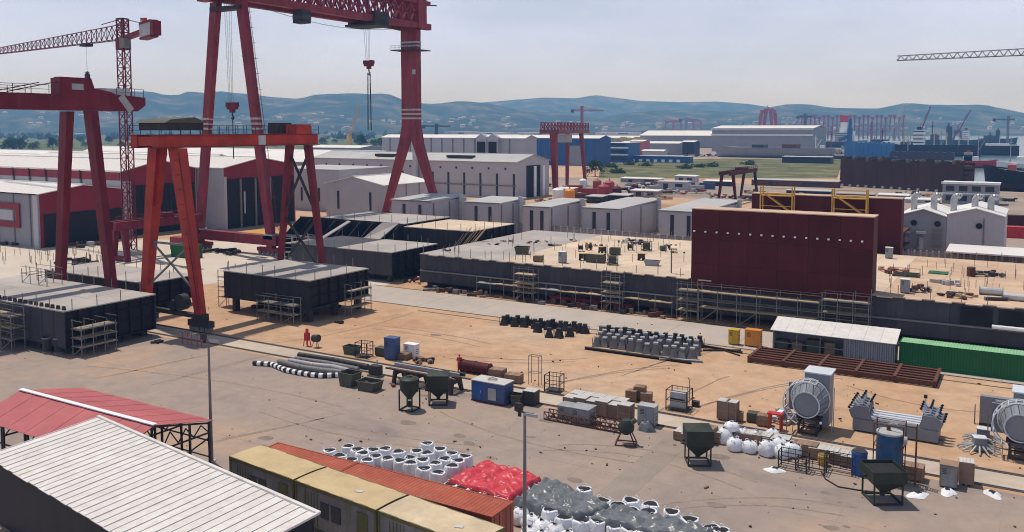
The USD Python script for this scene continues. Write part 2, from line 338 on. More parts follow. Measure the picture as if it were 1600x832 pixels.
# ---------------------------------------------------------------- ground, water, roads, hills
mat('ground_look', {
    'g': ('geometry', {}),
    'n1': ('noise_texture', {'scale': 0.035, 'detail': 7.0, 'roughness': 0.62, 'distortion': 0.4}),
    'n2': ('noise_texture', {'scale': 0.45, 'detail': 7.0, 'roughness': 0.7}),
    'mp': ('mapping', {'scale': (0.05, 0.28, 1.0)}),
    'n3': ('noise_texture', {'scale': 1.0, 'detail': 5.0, 'roughness': 0.6, 'distortion': 0.8}),
    'r1': ('rgb_ramp', {'ramp': [(0.30, (0.33, 0.185, 0.11)), (0.43, (0.44, 0.27, 0.16)), (0.55, (0.48, 0.315, 0.20)), (0.70, (0.44, 0.335, 0.245))]}),
    'r2': ('map_range', {'from_min': 0.25, 'from_max': 0.75, 'to_min': 0.72, 'to_max': 1.18, 'clamp': True}),
    'r3': ('map_range', {'from_min': 0.57, 'from_max': 0.72, 'to_min': 0.0, 'to_max': 0.5, 'clamp': True}),
    'm1': ('mix', {'mix_type': 'multiply', 'fac': 1.0}),
    'm2': ('mix', {'color2': (0.33, 0.23, 0.16)}),
    'bu': ('bump', {'strength': 0.35, 'distance': 0.04}),
    'p': ('principled_bsdf', {'roughness': 0.92, 'specular_ior_level': 0.25})},
    [('g.position', 'n1.vector'), ('g.position', 'n2.vector'), ('g.position', 'mp.vector'), ('mp.vector', 'n3.vector'), ('n1.fac', 'r1.fac'), ('n2.fac', 'r2.value'), ('n3.fac', 'r3.value'),
     ('r1.color', 'm1.color1'), ('r2.result', 'm1.color2'), ('m1.color', 'm2.color1'), ('r3.result', 'm2.fac'), ('m2.color', 'p.base_color'), ('n2.fac', 'bu.height'), ('bu.normal', 'p.normal')])
mat('apron_look', {
    'g': ('geometry', {}),
    'n1': ('noise_texture', {'scale': 0.075, 'detail': 7.0, 'roughness': 0.6, 'distortion': 0.6}),
    'n2': ('noise_texture', {'scale': 0.7, 'detail': 7.0, 'roughness': 0.72}),
    'n3': ('noise_texture', {'scale': 0.19, 'detail': 4.0, 'roughness': 0.55, 'distortion': 1.0}),
    'r1': ('rgb_ramp', {'ramp': [(0.32, (0.20, 0.165, 0.15)), (0.45, (0.285, 0.225, 0.19)), (0.56, (0.315, 0.24, 0.195)), (0.72, (0.43, 0.275, 0.17))]}),
    'r2': ('map_range', {'from_min': 0.25, 'from_max': 0.75, 'to_min': 0.84, 'to_max': 1.12, 'clamp': True}),
    'r3': ('map_range', {'from_min': 0.60, 'from_max': 0.74, 'to_min': 0.0, 'to_max': 0.5, 'clamp': True}),
    'm1': ('mix', {'mix_type': 'multiply', 'fac': 1.0}),
    'm2': ('mix', {'color2': (0.25, 0.21, 0.185)}),
    'p': ('principled_bsdf', {'roughness': 0.85, 'specular_ior_level': 0.3})},
    [('g.position', 'n1.vector'), ('g.position', 'n2.vector'), ('g.position', 'n3.vector'), ('n1.fac', 'r1.fac'), ('n2.fac', 'r2.value'), ('n3.fac', 'r3.value'),
     ('r1.color', 'm1.color1'), ('r2.result', 'm1.color2'), ('m1.color', 'm2.color1'), ('r3.result', 'm2.fac'), ('m2.color', 'p.base_color')])
paint('road_concrete', (0.395, 0.345, 0.305), 0.9, amt=0.55, dirt=(0.50, 0.385, 0.275), scale=0.12, var=0.1, streak=False)
paint('track_concrete', (0.45, 0.375, 0.30), 0.9, amt=0.6, dirt=(0.36, 0.26, 0.19), scale=0.25, var=0.14, streak=False)
paint('strip_concrete', (0.262, 0.215, 0.18), 0.9, amt=0.5, dirt=(0.30, 0.25, 0.20), scale=0.5, var=0.12, streak=False)
paint('far_yard', (0.29, 0.235, 0.19), 0.9, amt=0.6, dirt=(0.2, 0.16, 0.13), scale=0.03, var=0.25, streak=False)
paint('groove', (0.05, 0.04, 0.033), 0.9, amt=0.4, dirt=(0.14, 0.09, 0.06), scale=0.6, streak=False)
paint('pale_sand', (0.52, 0.45, 0.375), 0.9, amt=0.5, dirt=(0.44, 0.33, 0.24), scale=0.06, var=0.1, streak=False)
def green_ground(name, a, b, c, sc):
    mat(name, {'g': ('geometry', {}), 'n1': ('noise_texture', {'scale': sc, 'detail': 8.0, 'roughness': 0.68, 'distortion': 0.5}),
               'r1': ('rgb_ramp', {'ramp': [(0.34, a), (0.5, b), (0.66, c)]}), 'p': ('principled_bsdf', {'roughness': 0.95, 'specular_ior_level': 0.1})},
        [('g.position', 'n1.vector'), ('n1.fac', 'r1.fac'), ('r1.color', 'p.base_color')])
green_ground('grass_look', (0.055, 0.07, 0.025), (0.115, 0.12, 0.05), (0.21, 0.175, 0.11), 0.045)
green_ground('field_look', (0.045, 0.075, 0.022), (0.085, 0.115, 0.04), (0.20, 0.185, 0.09), 0.012)
green_ground('hill_look', (0.009, 0.022, 0.012), (0.026, 0.044, 0.024), (0.13, 0.12, 0.09), 0.0065)
mat('water_look', {'g': ('geometry', {}), 'mp': ('mapping', {'scale': (0.35, 0.7, 1)}), 'n': ('noise_texture', {'scale': 0.7, 'detail': 5.0}), 'bu': ('bump', {'strength': 0.25, 'distance': 0.25}),
                   'p': ('principled_bsdf', {'base_color': (0.10, 0.17, 0.20), 'roughness': 0.16, 'ior': 1.33})},
    [('g.position', 'mp.vector'), ('mp.vector', 'n.vector'), ('n.fac', 'bu.height'), ('bu.normal', 'p.normal')])

g2 = lambda px, py, z=0: tuple(G(px, py, z)[:2])
WATER = Polygon([(-62, 398), (60, 392), (900, 420), (4200, 1500), (3500, 3900), g2(1330, 209.5), g2(1240, 210), g2(1262, 222), g2(1300, 238), g2(1352, 254), (-60, 470)])
LAND = Polygon([(-9000, -300), (5200, -300), (9000, 6000), (4000, 11500), (-9000, 11500)]).difference(WATER)
sheet('water', [(-3000, 200), (5200, 200), (6000, 7000), (-3000, 7000)], -1.6, 'water_look', 'calm grey blue harbour water between the moored ships')
gm = MB()
v, f = tri(LAND); gm.add(np.column_stack([v, np.zeros(len(v))]), f)
for c in (WATER.exterior.coords,):
    c = list(c)
    for a, b in zip(c[:-1], c[1:]): gm.quad((a[0], a[1], 0), (b[0], b[1], 0), (b[0], b[1], -2.5), (a[0], a[1], -2.5))
tag(gm.build('ground', 'ground_look'), 'bare sandy shipyard ground with orange dust and stains', kind='structure')
sheet('concrete_apron', sbox(-200, -60, 60, 67.7), 0.004, 'apron_look', 'worn grey pink concrete apron in the foreground')
sheet('pale_yard', Polygon([(-205, 76), (-116, 76), (-112, 104), (-88, 108), (-96, 150), (-168, 128), (-205, 103)]), 0.004, 'pale_sand', 'pale dusty yard in front of the red fronted halls')
sheet('road', sbox(-97, 97.8, 60, 107.6), 0.006, 'road_concrete', 'pale concrete roadway along the long hull block')
sheet('crane_track', sbox(-200, 68.75, 60, 71.35), 0.008, 'track_concrete', 'concrete strip between the two crane rails')
sheet('drive_strip', sbox(-24.9, 30, -22.8, 67.6), 0.010, 'strip_concrete', 'darker concrete strip crossing the apron')
sheet('far_yard', Polygon([(-560, 300), (-64, 300), (-64, 392), (-190, 395), (-262, 398), (-262, 560), (-560, 560)]), 0.006, 'far_yard', 'brown storage yard behind the white halls')
sheet('quay', Polygon([(-63, 205), (60, 205), (60, 391), (-64, 391)]), 0.007, 'far_yard', 'brown quay ground beyond the red panels')
sheet('shipyard_floor', Polygon([(-560, 565), (-300, 565), g2(1100, 247), g2(1345, 252), g2(1300, 237), g2(1262, 221.5), g2(1100, 214), g2(600, 216), (-1500, 1100)]), 0.006, 'far_yard', 'far dock ground around the big grey hall')
sheet('grass_field', Polygon([g2(935, 279), g2(1308, 279), g2(1318, 250), g2(1110, 248), g2(940, 254)]), 0.010, 'grass_look', 'yellow green rough grass field beyond the sheds')
sheet('green_fields', Polygon([g2(-700, 246), g2(590, 241), g2(640, 216), g2(900, 210), g2(900, 206.5), g2(-700, 206.5)]), 0.010, 'field_look', 'flat green fields below the hills at left')
def rails(y, wide, label):
    t = thing('crane_rail', label, 'rail', (-70, y, 0), world=True)
    t.SetCustomDataByKey('kind', 'structure')
    MB().box(-200, 60, y - wide / 2, y + wide / 2, 0.0, 0.014).build('groove', 'groove', t)
    MB().box(-200, 60, y - 0.04, y + 0.04, 0.015, 0.11).box(-200, 60, y - 0.09, y + 0.09, 0.0141, 0.03).build('rail_head', 'steel_grey', t)
rails(68.45, 0.42, 'nearer of the two dark crane rails set in the concrete')
rails(71.65, 0.42, 'farther of the two dark crane rails set in the concrete')
for y, a, b, w in ((97.6, -88, 60, 0.3), (95.6, -72, 60, 0.24), (108.0, -90, 60, 0.25)):
    tag(MB().box(a, b, y - w / 2, y + w / 2, 0.0, 0.013).build('road_joint', 'groove'), 'dark joint running along the concrete roadway', kind='structure')
jm = MB()
for x in range(-92, 30, 9): jm.box(x, x + 0.07, 97.8, 107.5, 0.0, 0.011)
for x in range(-190, 30, 9): jm.box(x, x + 0.05, 8, 67.6, 0.0, 0.008)
for y in (12, 21, 30, 39, 48, 57): jm.box(-190, 30, y, y + 0.05, 0.0, 0.0085)
jm.box(-22.8, -22.66, 30, 67.6, 0, 0.0135)
tag(jm.build('slab_joints', 'strip_concrete'), 'thin joints between the concrete slabs', kind='structure')

def hills(name, prof, dist, depth, label, seed, rough):
    xs = np.array([p[0] for p in prof], float); ys = np.array([p[1] for p in prof], float)
    px = np.linspace(xs[0], xs[-1], 260)
    az = np.arctan((px - 800) / 1377.0)                      # bearing right of the view axis
    h = (YH - np.interp(px, xs, ys)) / 1377.0
    rows = np.linspace(0, 1, 30)
    P = np.zeros((30, len(px), 3))
    for i, r in enumerate(rows):
        d = dist - depth * 0.62 + depth * r
        prof_r = np.clip(1 - abs((r - 0.62) / 0.62), 0, 1) ** 0.8 if r < 0.62 else np.clip(1 - (r - 0.62) / 0.38, 0, 1)
        b = np.stack([np.sin(az - YAW) * d / np.cos(az), np.cos(az - YAW) * d / np.cos(az)], 1)
        nz = meshkit.fbm(np.column_stack([b / (rough * 1.0), np.full(len(px), seed)]), 5, seed) - 0.5
        top = h * dist + CAMH
        z = prof_r * top * (1 + (1.7 if abs(r - 0.62) > 0.02 else 0.10) * nz * min(1.0, 3.2 * abs(r - 0.62) + 0.1)) - (3 if r in (0, 1) else 0)
        P[i] = np.column_stack([b, z])
    global HILL
    if name == 'hills': HILL = P.copy()
    m = MB().grid(P)
    tag(m.build(name, 'hill_look', smooth=True), label, kind='structure')
hills('hills', [(-900, 165), (-500, 152), (-200, 158), (60, 150), (215, 145), (240, 146), (262, 151), (285, 150), (300, 145), (322, 147), (345, 144), (385, 147), (425, 152), (470, 155), (490, 149), (520, 147), (560, 149), (600, 152), (640, 161), (680, 163),
                (720, 158), (765, 162), (800, 170), (850, 176), (880, 176), (905, 183), (940, 186), (980, 179), (1020, 173), (1080, 172), (1150, 176), (1190, 170), (1230, 163), (1260, 163), (1300, 169), (1370, 170), (1415, 161), (1450, 164), (1530, 165), (1560, 169), (1590, 175), (1640, 186), (1800, 180), (2100, 172), (2500, 178)], 4200, 2000, 'blue green wooded hills along the horizon', 3, 420)
hills('far_hills', [(300, 185), (640, 172), (760, 160), (850, 153), (900, 154), (930, 149), (960, 153), (1000, 158), (1060, 160), (1120, 159), (1170, 163), (1230, 172), (1700, 185)], 5900, 1400, 'pale blue distant mountains behind the nearer hills', 11, 900)

# ---------------------------------------------------------------- halls and sheds
def gable_hall(name, label, cat, x0, x1, y0, y1, ze, zr, ridge='x', wall='wall_white', side='wall_white_side', roof='roof_far', t=0.25, over=0.5, group=None, fascia=None):
    """ridge along x: gables face +x / -x. Returns the thing"""
    th = thing(name, label, cat, ((x0 + x1) / 2, (y0 + y1) / 2, 0), world=True, group=group)
    if ridge == 'x':
        ym = (y0 + y1) / 2
        MB().box(x0, x1, y0, y0 + t, 0, ze).build('wall', wall, th); MB().box(x0, x1, y1 - t, y1, 0, ze).build('wall', wall, th)
        for x in (x0, x1): MB().extr([(y0 + t, 0), (y1 - t, 0), (y1 - t, ze), (ym, zr), (y0 + t, ze)], 'x', x - (t if x == x1 else 0), x + (t if x == x0 else 0)).build('end_wall', side, th)
        s = (zr - ze) / (ym - y0)
        for sg in (-1, 1):
            ye = ym + sg * (ym - y0 + over)
            MB().slab((x0 - over, ye, ze - s * over + .1), (x1 + over, ye, ze - s * over + .1), (x1 + over, ym, zr + .1), (x0 - over, ym, zr + .1), 0.18).build('roof', roof, th)
        MB().box(x0 - over, x1 + over, ym - .35, ym + .35, zr + .05, zr + .22).build('ridge_cap', roof, th)
    else:
        xm = (x0 + x1) / 2
        MB().box(x0, x0 + t, y0, y1, 0, ze).build('wall', side, th); MB().box(x1 - t, x1, y0, y1, 0, ze).build('wall', side, th)
        for y in (y0, y1): MB().extr([(x0 + t, 0), (x1 - t, 0), (x1 - t, ze), (xm, zr), (x0 + t, ze)], 'y', y - (t if y == y1 else 0), y + (t if y == y0 else 0)).build('end_wall', wall, th)
        s = (zr - ze) / (xm - x0)
        for sg in (-1, 1):
            xe = xm + sg * (xm - x0 + over)
            MB().slab((xe, y0 - over, ze - s * over + .1), (xe, y1 + over, ze - s * over + .1), (xm, y1 + over, zr + .1), (xm, y0 - over, zr + .1), 0.18).build('roof', roof, th)
        MB().box(xm - .35, xm + .35, y0 - over, y1 + over, zr + .05, zr + .22).build('ridge_cap', roof, th)
    return th
def flat_hall(name, label, cat, x0, x1, y0, y1, z, wall='wall_white', side='wall_white_side', roof='roof_far', fall=0.0, group=None):
    th = thing(name, label, cat, ((x0 + x1) / 2, (y0 + y1) / 2, 0), world=True, group=group)
    MB().box(x0, x1, y0, y0 + .25, 0, z).build('wall', wall, th); MB().box(x0, x1, y1 - .25, y1, 0, z).build('wall', wall, th)
    MB().box(x0, x0 + .25, y0 + .25, y1 - .25, 0, z).build('side_wall', side, th); MB().box(x1 - .25, x1, y0 + .25, y1 - .25, 0, z).build('side_wall', side, th)
    MB().slab((x0 - .3, y0 - .3, z + .2), (x1 + .3, y0 - .3, z + .2), (x1 + .3, y1 + .3, z + .2 + fall), (x0 - .3, y1 + .3, z + .2 + fall), 0.3).build('roof', roof, th)
    return th
def stripe_y(th, name, m, xs, y, z0, z1, w=0.35, d=0.12):    # pilasters, pipes or windows on a wall that faces -y
    for x in xs: MB().box(x - w / 2, x + w / 2, y - d, y + 0.02, z0, z1).build(name, m, th)
def stripe_x(th, name, m, ys, x, z0, z1, w=0.35, d=0.12):    # the same on a wall that faces +x
    for y in ys: MB().box(x - 0.02, x + d, y - w / 2, y + w / 2, z0, z1).build(name, m, th)

# three halls with red fronts at the left
hA = gable_hall('workshop_hall', 'low hall with white side wall, red rectangular emblem and dark open red front', 'hall', -245, -177, 105.5, 125.5, 11.3, 12.7, wall='wall_grey', side='hall_red', roof='roof_white')
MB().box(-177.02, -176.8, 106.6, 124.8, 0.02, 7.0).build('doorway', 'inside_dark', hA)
for x in range(-240, -178, 6): MB().box(x, x + 0.3, 105.3, 105.5, 0.2, 11.1).build('post', 'steel_grey', hA)
MB().box(-178.6, -177, 105.25, 105.45, 0, 11.2).build('corner_panel', 'wall_white', hA)
em = MB()
for a, b, c, d in ((-205, -183.4, 7.9, 9.1), (-205, -183.4, 3.9, 5.1), (-184.8, -183.4, 5.1, 7.9)): em.box(a, b, 105.13, 105.3, c, d)
em.build('emblem', 'hall_red', hA)
MB().box(-205, -186, 105.2, 105.4, 5.4, 7.6).build('emblem_ground', 'wall_white', hA)
MB().box(-245.3, -176.6, 105.0, 105.35, 11.1, 11.35).build('gutter', 'steel_grey', hA)
hB = gable_hall('workshop_hall', 'middle hall with red fascia, white corner panel and red gable behind lattice crane mast', 'hall', -262, -180, 127, 148, 15.0, 17.3, wall='wall_white', side='hall_red', roof='roof_white')
MB().box(-262, -180.2, 126.7, 126.95, 12.9, 15.1).build('fascia', 'hall_red', hB)
for x in range(-258, -181, 7): MB().box(x, x + 0.5, 126.5, 126.7, 12.9, 15.0).build('fascia_joint', 'cloth_dark', hB)
for x in range(-258, -181, 7): MB().box(x, x + 0.35, 126.55, 126.95, 0.2, 12.85).build('downpipe', 'steel_grey', hB)
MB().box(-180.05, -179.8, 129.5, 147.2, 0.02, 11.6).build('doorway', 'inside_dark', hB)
for y in (132.5, 136, 140, 144): MB().box(-179.85, -179.6, y, y + 0.3, 0.02, 11.5).build('door_post', 'steel_dark', hB)
MB().box(-180.1, -179.75, 127.1, 129.4, 0.0, 12.8).build('corner_panel', 'wall_white_side', hB)
hC = gable_hall('workshop_hall', 'right hall with wide red gable over two dark doorways behind the giant crane leg', 'hall', -262, -171, 148.6, 173, 15.2, 17.4, wall='wall_white', side='hall_red', roof='roof_white')
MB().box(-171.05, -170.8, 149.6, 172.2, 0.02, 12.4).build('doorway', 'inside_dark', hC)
for y in (153.6, 158.5, 163.5): MB().box(-170.85, -170.5, y, y + 0.45, 0.02, 12.3).build('door_post', 'steel_grey', hC)
for (y, w) in ((153.6, 0.5), (161, 0.3)): MB().box(-170.75, -170.6, y + 1.2, y + 1.2 + w, 3.5, 9).build('inner_light', 'steel_light', hC)
MB().box(-171.1, -170.7, 148.65, 149.5, 0.0, 13).build('corner_panel', 'wall_white_side', hC)
for k, (x0, x1, y0, y1, ze, zr, lab) in enumerate(((-420, -250, 182, 205, 13, 15, 'first long pale roofed hall behind the red fronted halls'), (-420, -262, 214, 240, 12, 15, 'second long pale roofed hall behind the red fronted halls'), (-420, -230, 268, 300, 11, 15.5, 'farthest long pale roofed hall before the green fields'))):
    gable_hall('long_hall', lab, 'hall', x0, x1, y0, y1, ze, zr, wall='wall_grey', side='wall_grey', roof='roof_far')

# white shed with gable to the viewer, beside the giant rear leg
w1 = gable_hall('white_shed', 'small white shed with its gable and two tall slit windows towards the yard', 'shed', -171, -150.5, 185, 206, 9.6, 11.6, ridge='y')
stripe_y(w1, 'window', 'window_dark', (-166.5, -155), 185, 2.5, 7.5, 0.7); stripe_x(w1, 'pipe', 'steel_grey', (189, 195, 201), -150.5, 0.2, 9.5, 0.25)
w2 = flat_hall('white_shed', 'plain white block behind the orange gantry crane rear leg', 'shed', -205, -176, 196, 220, 12.5, roof='roof_grey'); stripe_y(w2, 'window', 'window_dark', (-198, -191, -184), 196, 3, 7, 0.7)
# the stepped row of low sheds
LOW = [(612, 674, 722, 365, 316, 310, 'first'), (727, 781, 814, 366, 319, 311, 'second'), (818, 858, 908, 369, 325, 311, 'third'), (911, 966, 1026, 373, 328, 313, 'fourth'), (1030, 1094, 1150, 378, 333, 318, 'fifth')]
for i, (xl, xc, xr, yb, yt, _, nth) in enumerate(LOW):
    c = G(xc, yb + 3); X1, Y0 = c[0], c[1]; zt = topz(xc, yt, X1, Y0)
    X0 = onY(xl, yt, Y0)[0]; Y1 = min(onX(xr + 7, yt, X1)[0], Y0 + 44)
    s = flat_hall('low_shed', f'{nth} from the left in the stepped row of low pale sheds', 'shed', X0, X1, Y0, Y1, zt, roof='roof_grey', fall=0.5)
    stripe_y(s, 'window', 'window_dark', [X0 + (X1 - X0) * k for k in (0.32, 0.72)], Y0, 0.4, zt - 0.8, 0.8)
    stripe_x(s, 'pilaster', 'steel_grey', [Y0 + (Y1 - Y0) * k for k in (0.06, 0.5)], X1, 0.1, zt - 0.3, 0.45)
    MB().box(X0 - .2, X1 + .33, Y0 - .36, Y0 - .3, zt - .05, zt + .2).build('gutter', 'steel_grey', s)
    MB().tube((X1 + 0.9, Y1 - 4.0, 0), (X1 + 0.9, Y1 - 4.0, zt + 1.2), 0.55, 10).build('flue', 'galvanised', s)
# concrete boundary wall in front of that row
A, B = G(808, 366), G(1092, 392)
fw = thing('boundary_wall', 'grey panelled boundary wall before the row of low sheds', 'wall', tuple((A + B) / 2), world=True)
n = 26; zt = 2.7; AB = (B - A) / n; nn = np.array([-AB[1], AB[0], 0]) / np.linalg.norm(AB)
for k in range(n):
    p, q = A + AB * (k + .03), A + AB * (k + .97)
    MB().bar(p + (0, 0, 1.2), q + (0, 0, 1.2), 0.14, 2.4).build('panel', 'wall_grey', fw)
    MB().bar(A + AB * k, A + AB * k + (0, 0, zt), 0.3).build('post', 'concrete', fw)
MB().bar(A + (0, 0, 2.55), B + (0, 0, 2.55), 0.22, 0.2).build('coping', 'steel_grey', fw)
A, B = G(1400, 412), G(1640, 428)
fw = thing('boundary_wall', 'grey panelled wall below the workshop with vent pipes', 'wall', tuple((A + B) / 2), world=True)
AB = (B - A) / 24
for k in range(24):
    MB().bar(A + AB * (k + .03) + (0, 0, 1.2), A + AB * (k + .97) + (0, 0, 1.2), 0.14, 2.4).build('panel', 'wall_grey', fw)
    MB().bar(A + AB * k, A + AB * k + (0, 0, 2.7), 0.3).build('post', 'concrete', fw)

# long white hall and the ones behind it
lh = gable_hall('long_hall', 'long white hall with dark slit windows and an open end door, centre', 'hall', -252, -156, 265, 289, 13.0, 15.4, roof='roof_grey')
stripe_y(lh, 'window', 'window_dark', [-248 + 7.0 * k for k in range(14)], 265, 0.6, 8.8, 0.8)
stripe_y(lh, 'vent', 'window_dark', [-244.5 + 7.0 * k for k in range(13)], 265, 10.2, 10.9, 0.7)
MB().box(-252, -156, 264.6, 264.95, 4.4, 4.75).build('rail', 'steel_grey', lh)
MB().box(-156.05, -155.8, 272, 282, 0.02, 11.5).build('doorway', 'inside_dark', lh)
for y in (277.0, 283.5): MB().box(-155.85, -155.5, y, y + 1.6, 0.02, 11.2).build('door_leaf', 'white_paint', lh)
for x, w in ((-222, 9), (-188, 11)): MB().box(x, x + w, 268, 271, 14.0, 14.9).build('roof_light', 'steel_dark', lh)
MB().tube((-199, 263.6, 0), (-199, 263.6, 17), 1.1, 10).tube((-199, 263.6, 17), (-199, 263.6, 18.5), 1.5, 10).build('flue', 'galvanised', lh)
X0, zt = onY(597, 214, 345); X1 = onY(820, 213, 345)[0]
bh = gable_hall('long_hall', 'white hall with two small twin gables behind the long white hall', 'hall', X0, X1, 345, 356, 20.3, 21.6)
stripe_y(bh, 'pilaster', 'steel_grey', np.linspace(X0 + 5, X1 - 8, 12), 345, 0.2, 20, 0.7)
for f0 in (0.70, 0.775):
    xa = X0 + (X1 - X0) * f0
    MB().extr([(xa, 13), (xa + 5.6, 13), (xa + 5.6, 20.6), (xa + 2.8, 22.4), (xa, 20.6)], 'y', 342.6, 344.98).build('twin_gable', 'wall_white', bh)
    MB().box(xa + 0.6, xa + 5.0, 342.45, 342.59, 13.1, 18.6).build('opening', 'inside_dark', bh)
# blue halls
X0 = onY(812, 257, 520)[0]; X1 = onY(936, 258, 520)[0]
bl = gable_hall('blue_hall', 'tall blue hall with white roof and large grey sliding door', 'hall', X0, X1, 520, 538, 18.2, 20.0, wall='wall_blue', side='wall_blue', roof='roof_far')
xa, xb = onY(887, 240, 520)[0], onY(914, 240, 520)[0]
MB().box(xa, xb, 519.5, 519.98, 0, 13.2).build('door', 'wall_grey', bl)
stripe_y(bl, 'rib', 'barrel_blue', np.linspace(X0 + 4, X1 - 4, 9), 520, 0.2, 18, 0.5, 0.3)
X0 = onY(941, 247, 590)[0]; X1 = onY(981, 247, 590)[0]
b2 = flat_hall('blue_building', 'blue three storey block with white floor bands', 'building', X0, X1, 590, 612, 14, 'wall_blue', 'wall_blue')
for z in (5.0, 10.0): MB().box(X0 - .3, X1 + .3, 588.2, 589.98, z, z + 1.0).build('canopy', 'white_paint', b2)
for z in (2, 7, 12): MB().box(X0 + 2, X1 - 2, 589.8, 589.98, z, z + 1.4).build('window', 'window_dark', b2)
X0 = onY(979, 248, 600)[0]; X1 = onY(1078, 248, 600)[0]
b3 = flat_hall('blue_shelter', 'low long blue shelter with white roof by the grass field', 'shelter', X0, X1, 600, 607, 4.6, 'wall_blue', 'wall_blue')
for k in range(7): xx = X0 + 4 + k * (X1 - X0 - 8) / 7; MB().box(xx, xx + 2.6, 599.7, 599.98, 0.3, 2.2).build('opening', 'white_paint', b3)
X0 = onY(1222, 248, 640)[0]; X1 = onY(1298, 248, 640)[0]
flat_hall('blue_shelter', 'low dark shelter with pale roof under the moored dark hull', 'shelter', X0, X1, 640, 650, 4.5, 'wall_dark', 'wall_dark')
def far_hall(xl, xr, yb, yt, label, dpth=40, name='far_hall', wall='wall_grey', roof='roof_far', extra=None, rise=3):
    y = G((xl + xr) / 2, yb)[1]; x0, x1 = onY(xl, yb, y)[0], onY(xr, yb, y)[0]; z = topz((xl + xr) / 2, yt, (x0 + x1) / 2, y)
    h = gable_hall(name, label, 'hall', x0, x1, y, y + dpth, z, z + rise, wall=wall, side=wall, roof=roof, over=1.0)
    return h, x0, x1, y, z
h, x0, x1, y, z = far_hall(1112, 1268, 238, 201, 'big pale grey dock hall with white roof bands in the far yard', 70)
for zz in (z - 1.2, z - 7.5): MB().box(x0 - 1, x1 + 1, y - 1, y - 0.02, zz, zz + 1.6).build('roof_band', 'white_paint', h)
stripe_y(h, 'slit', 'wall_dark', np.linspace(x0 + 30, x1 - 6, 9), y, 1, z - 20, 1.0)
far_hall(1000, 1112, 231, 212, 'long low grey hall left of the big dock hall', 60, rise=6)
far_hall(968, 1060, 242, 224, 'greyish workshop with flat roof behind the blue shelter', 30, rise=1.5)
far_hall(984, 1004, 246, 221, 'small brick red block between the blue building and grey workshop', 16, wall='tin_red', rise=1)
far_hall(1066, 1084, 244, 222, 'narrow dark block at the end of the grey workshop', 16, wall='wall_dark', rise=1)
far_hall(1004, 1036, 247, 236, 'small white annex in front of grey workshop', 10, wall='wall_white', rise=1)
far_hall(930, 1005, 226, 216, 'distant flat white roofed hall behind the blue building', 60, rise=3)
far_hall(640, 800, 222, 212, 'distant low white roofed hall below the hills', 50, rise=2)
far_hall(480, 560, 240, 231, 'distant pale roofed hall at the edge of the fields', 40, rise=2)

# workshop with five bent vent pipes
Y0 = 186.0; xl, xm, xr = onY(1405, 395, Y0)[0], onY(1477, 395, Y0)[0], onY(1568, 395, Y0)[0]
wk = thing('paint_workshop', 'pale twin gabled workshop with five bent vent pipes on its roof', 'workshop', ((xl + xr) / 2, Y0 + 8, 0), world=True)
for (a, b, m, zb) in ((xl, xm, 'wall_grey', 8.1), (xm + .05, xr, 'wall_white', 8.6)):
    c = (a + b) / 2
    MB().extr([(a, 0), (b, 0), (b, zb), (c, zb + 1.2), (a, zb)], 'y', Y0, Y0 + 18).build('wall', m, wk)
    MB().slab((a - .15, Y0 - .4, zb), (c, Y0 - .4, zb + 1.35), (c, Y0 + 18.4, zb + 1.35), (a - .15, Y0 + 18.4, zb), .15).slab((c + .01, Y0 - .4, zb + 1.35), (b + .15, Y0 - .4, zb), (b + .15, Y0 + 18.4, zb), (c + .01, Y0 + 18.4, zb + 1.35), .15).build('roof', 'roof_far', wk)
MB().box(xm + 6.2, xm + 6.4, Y0 - .12, Y0 - .01, 0, 8).build('joint', 'steel_grey', wk)
for px in (1428, 1465, 1530):
    x = onY(px, 350, Y0)[0]; MB().tube((x, Y0 - .3, 6.6), (x, Y0 - .02, 6.6), 0.55, 12).build('round_vent', 'inside_dark', wk)
for px in (1415, 1440):
    x = onY(px, 365, Y0)[0]; MB().box(x - .9, x + .9, Y0 - 1.2, Y0 - .02, 4.6, 5.1).build('hood', 'galvanised', wk); MB().box(x - .4, x + .4, Y0 - .5, Y0 - .03, 1.5, 3.8).build('duct', 'galvanised', wk)
for k in range(5): z = 2 + k * 0.8; x = onY(1464, 370, Y0)[0]; MB().box(x - .9, x + .9, Y0 - .2, Y0 - .03, z, z + .4).build('louvre', 'steel_grey', wk)
for px in (1428, 1459, 1490, 1523, 1548):
    x = onY(px, 330, Y0 + 5)[0]; pts = [(x, Y0 + 5, 8.2), (x, Y0 + 5, 11.0)]
    for a in np.linspace(0, 2.3, 7)[1:]: pts.append((x + .75 - math.cos(a) * .75, Y0 + 5 - 0.25 * math.sin(a), 11.0 + math.sin(a) * .8))
    MB().path(pts, 0.6, 10).build('vent_pipe', 'galvanised', wk)
cn = thing('canopy_roof', 'flat white canopy roof in front of the vent pipe workshop', 'canopy', (-5, 172, 0), world=True)
x0 = onY(1480, 390, 172)[0]; MB().slab((x0, 169, 3.6), (8, 169, 3.6), (8, 177, 4.0), (x0, 177, 4.0), 0.25).build('roof', 'roof_far', cn)
for x in np.linspace(x0 + .5, 7, 5): MB().bar((x, 169.5, 0), (x, 169.5, 3.4), 0.2).build('post', 'steel_grey', cn)
MB().box(x0 + .3, 7.5, 176, 176.3, 0, 3.4).build('back_wall', 'wall_dark', cn)
Y0 = 322.0; x0, x1 = onY(1472, 315, Y0)[0], onY(1560, 315, Y0)[0]
of = flat_hall('site_office', 'pale two storey site office with white roof edge and grey windows', 'office', x0, x1, Y0, Y0 + 9, 6.9, 'wall_grey', 'wall_grey', 'white_paint')
for z in (1.1, 4.3):
    for k in range(4): xx = x0 + 1.0 + k * (x1 - x0 - 1) / 4; MB().box(xx, xx + (x1 - x0) / 4 - 1.6, Y0 - .1, Y0 + .02, z, z + 1.7).build('window', 'window_dark', of)
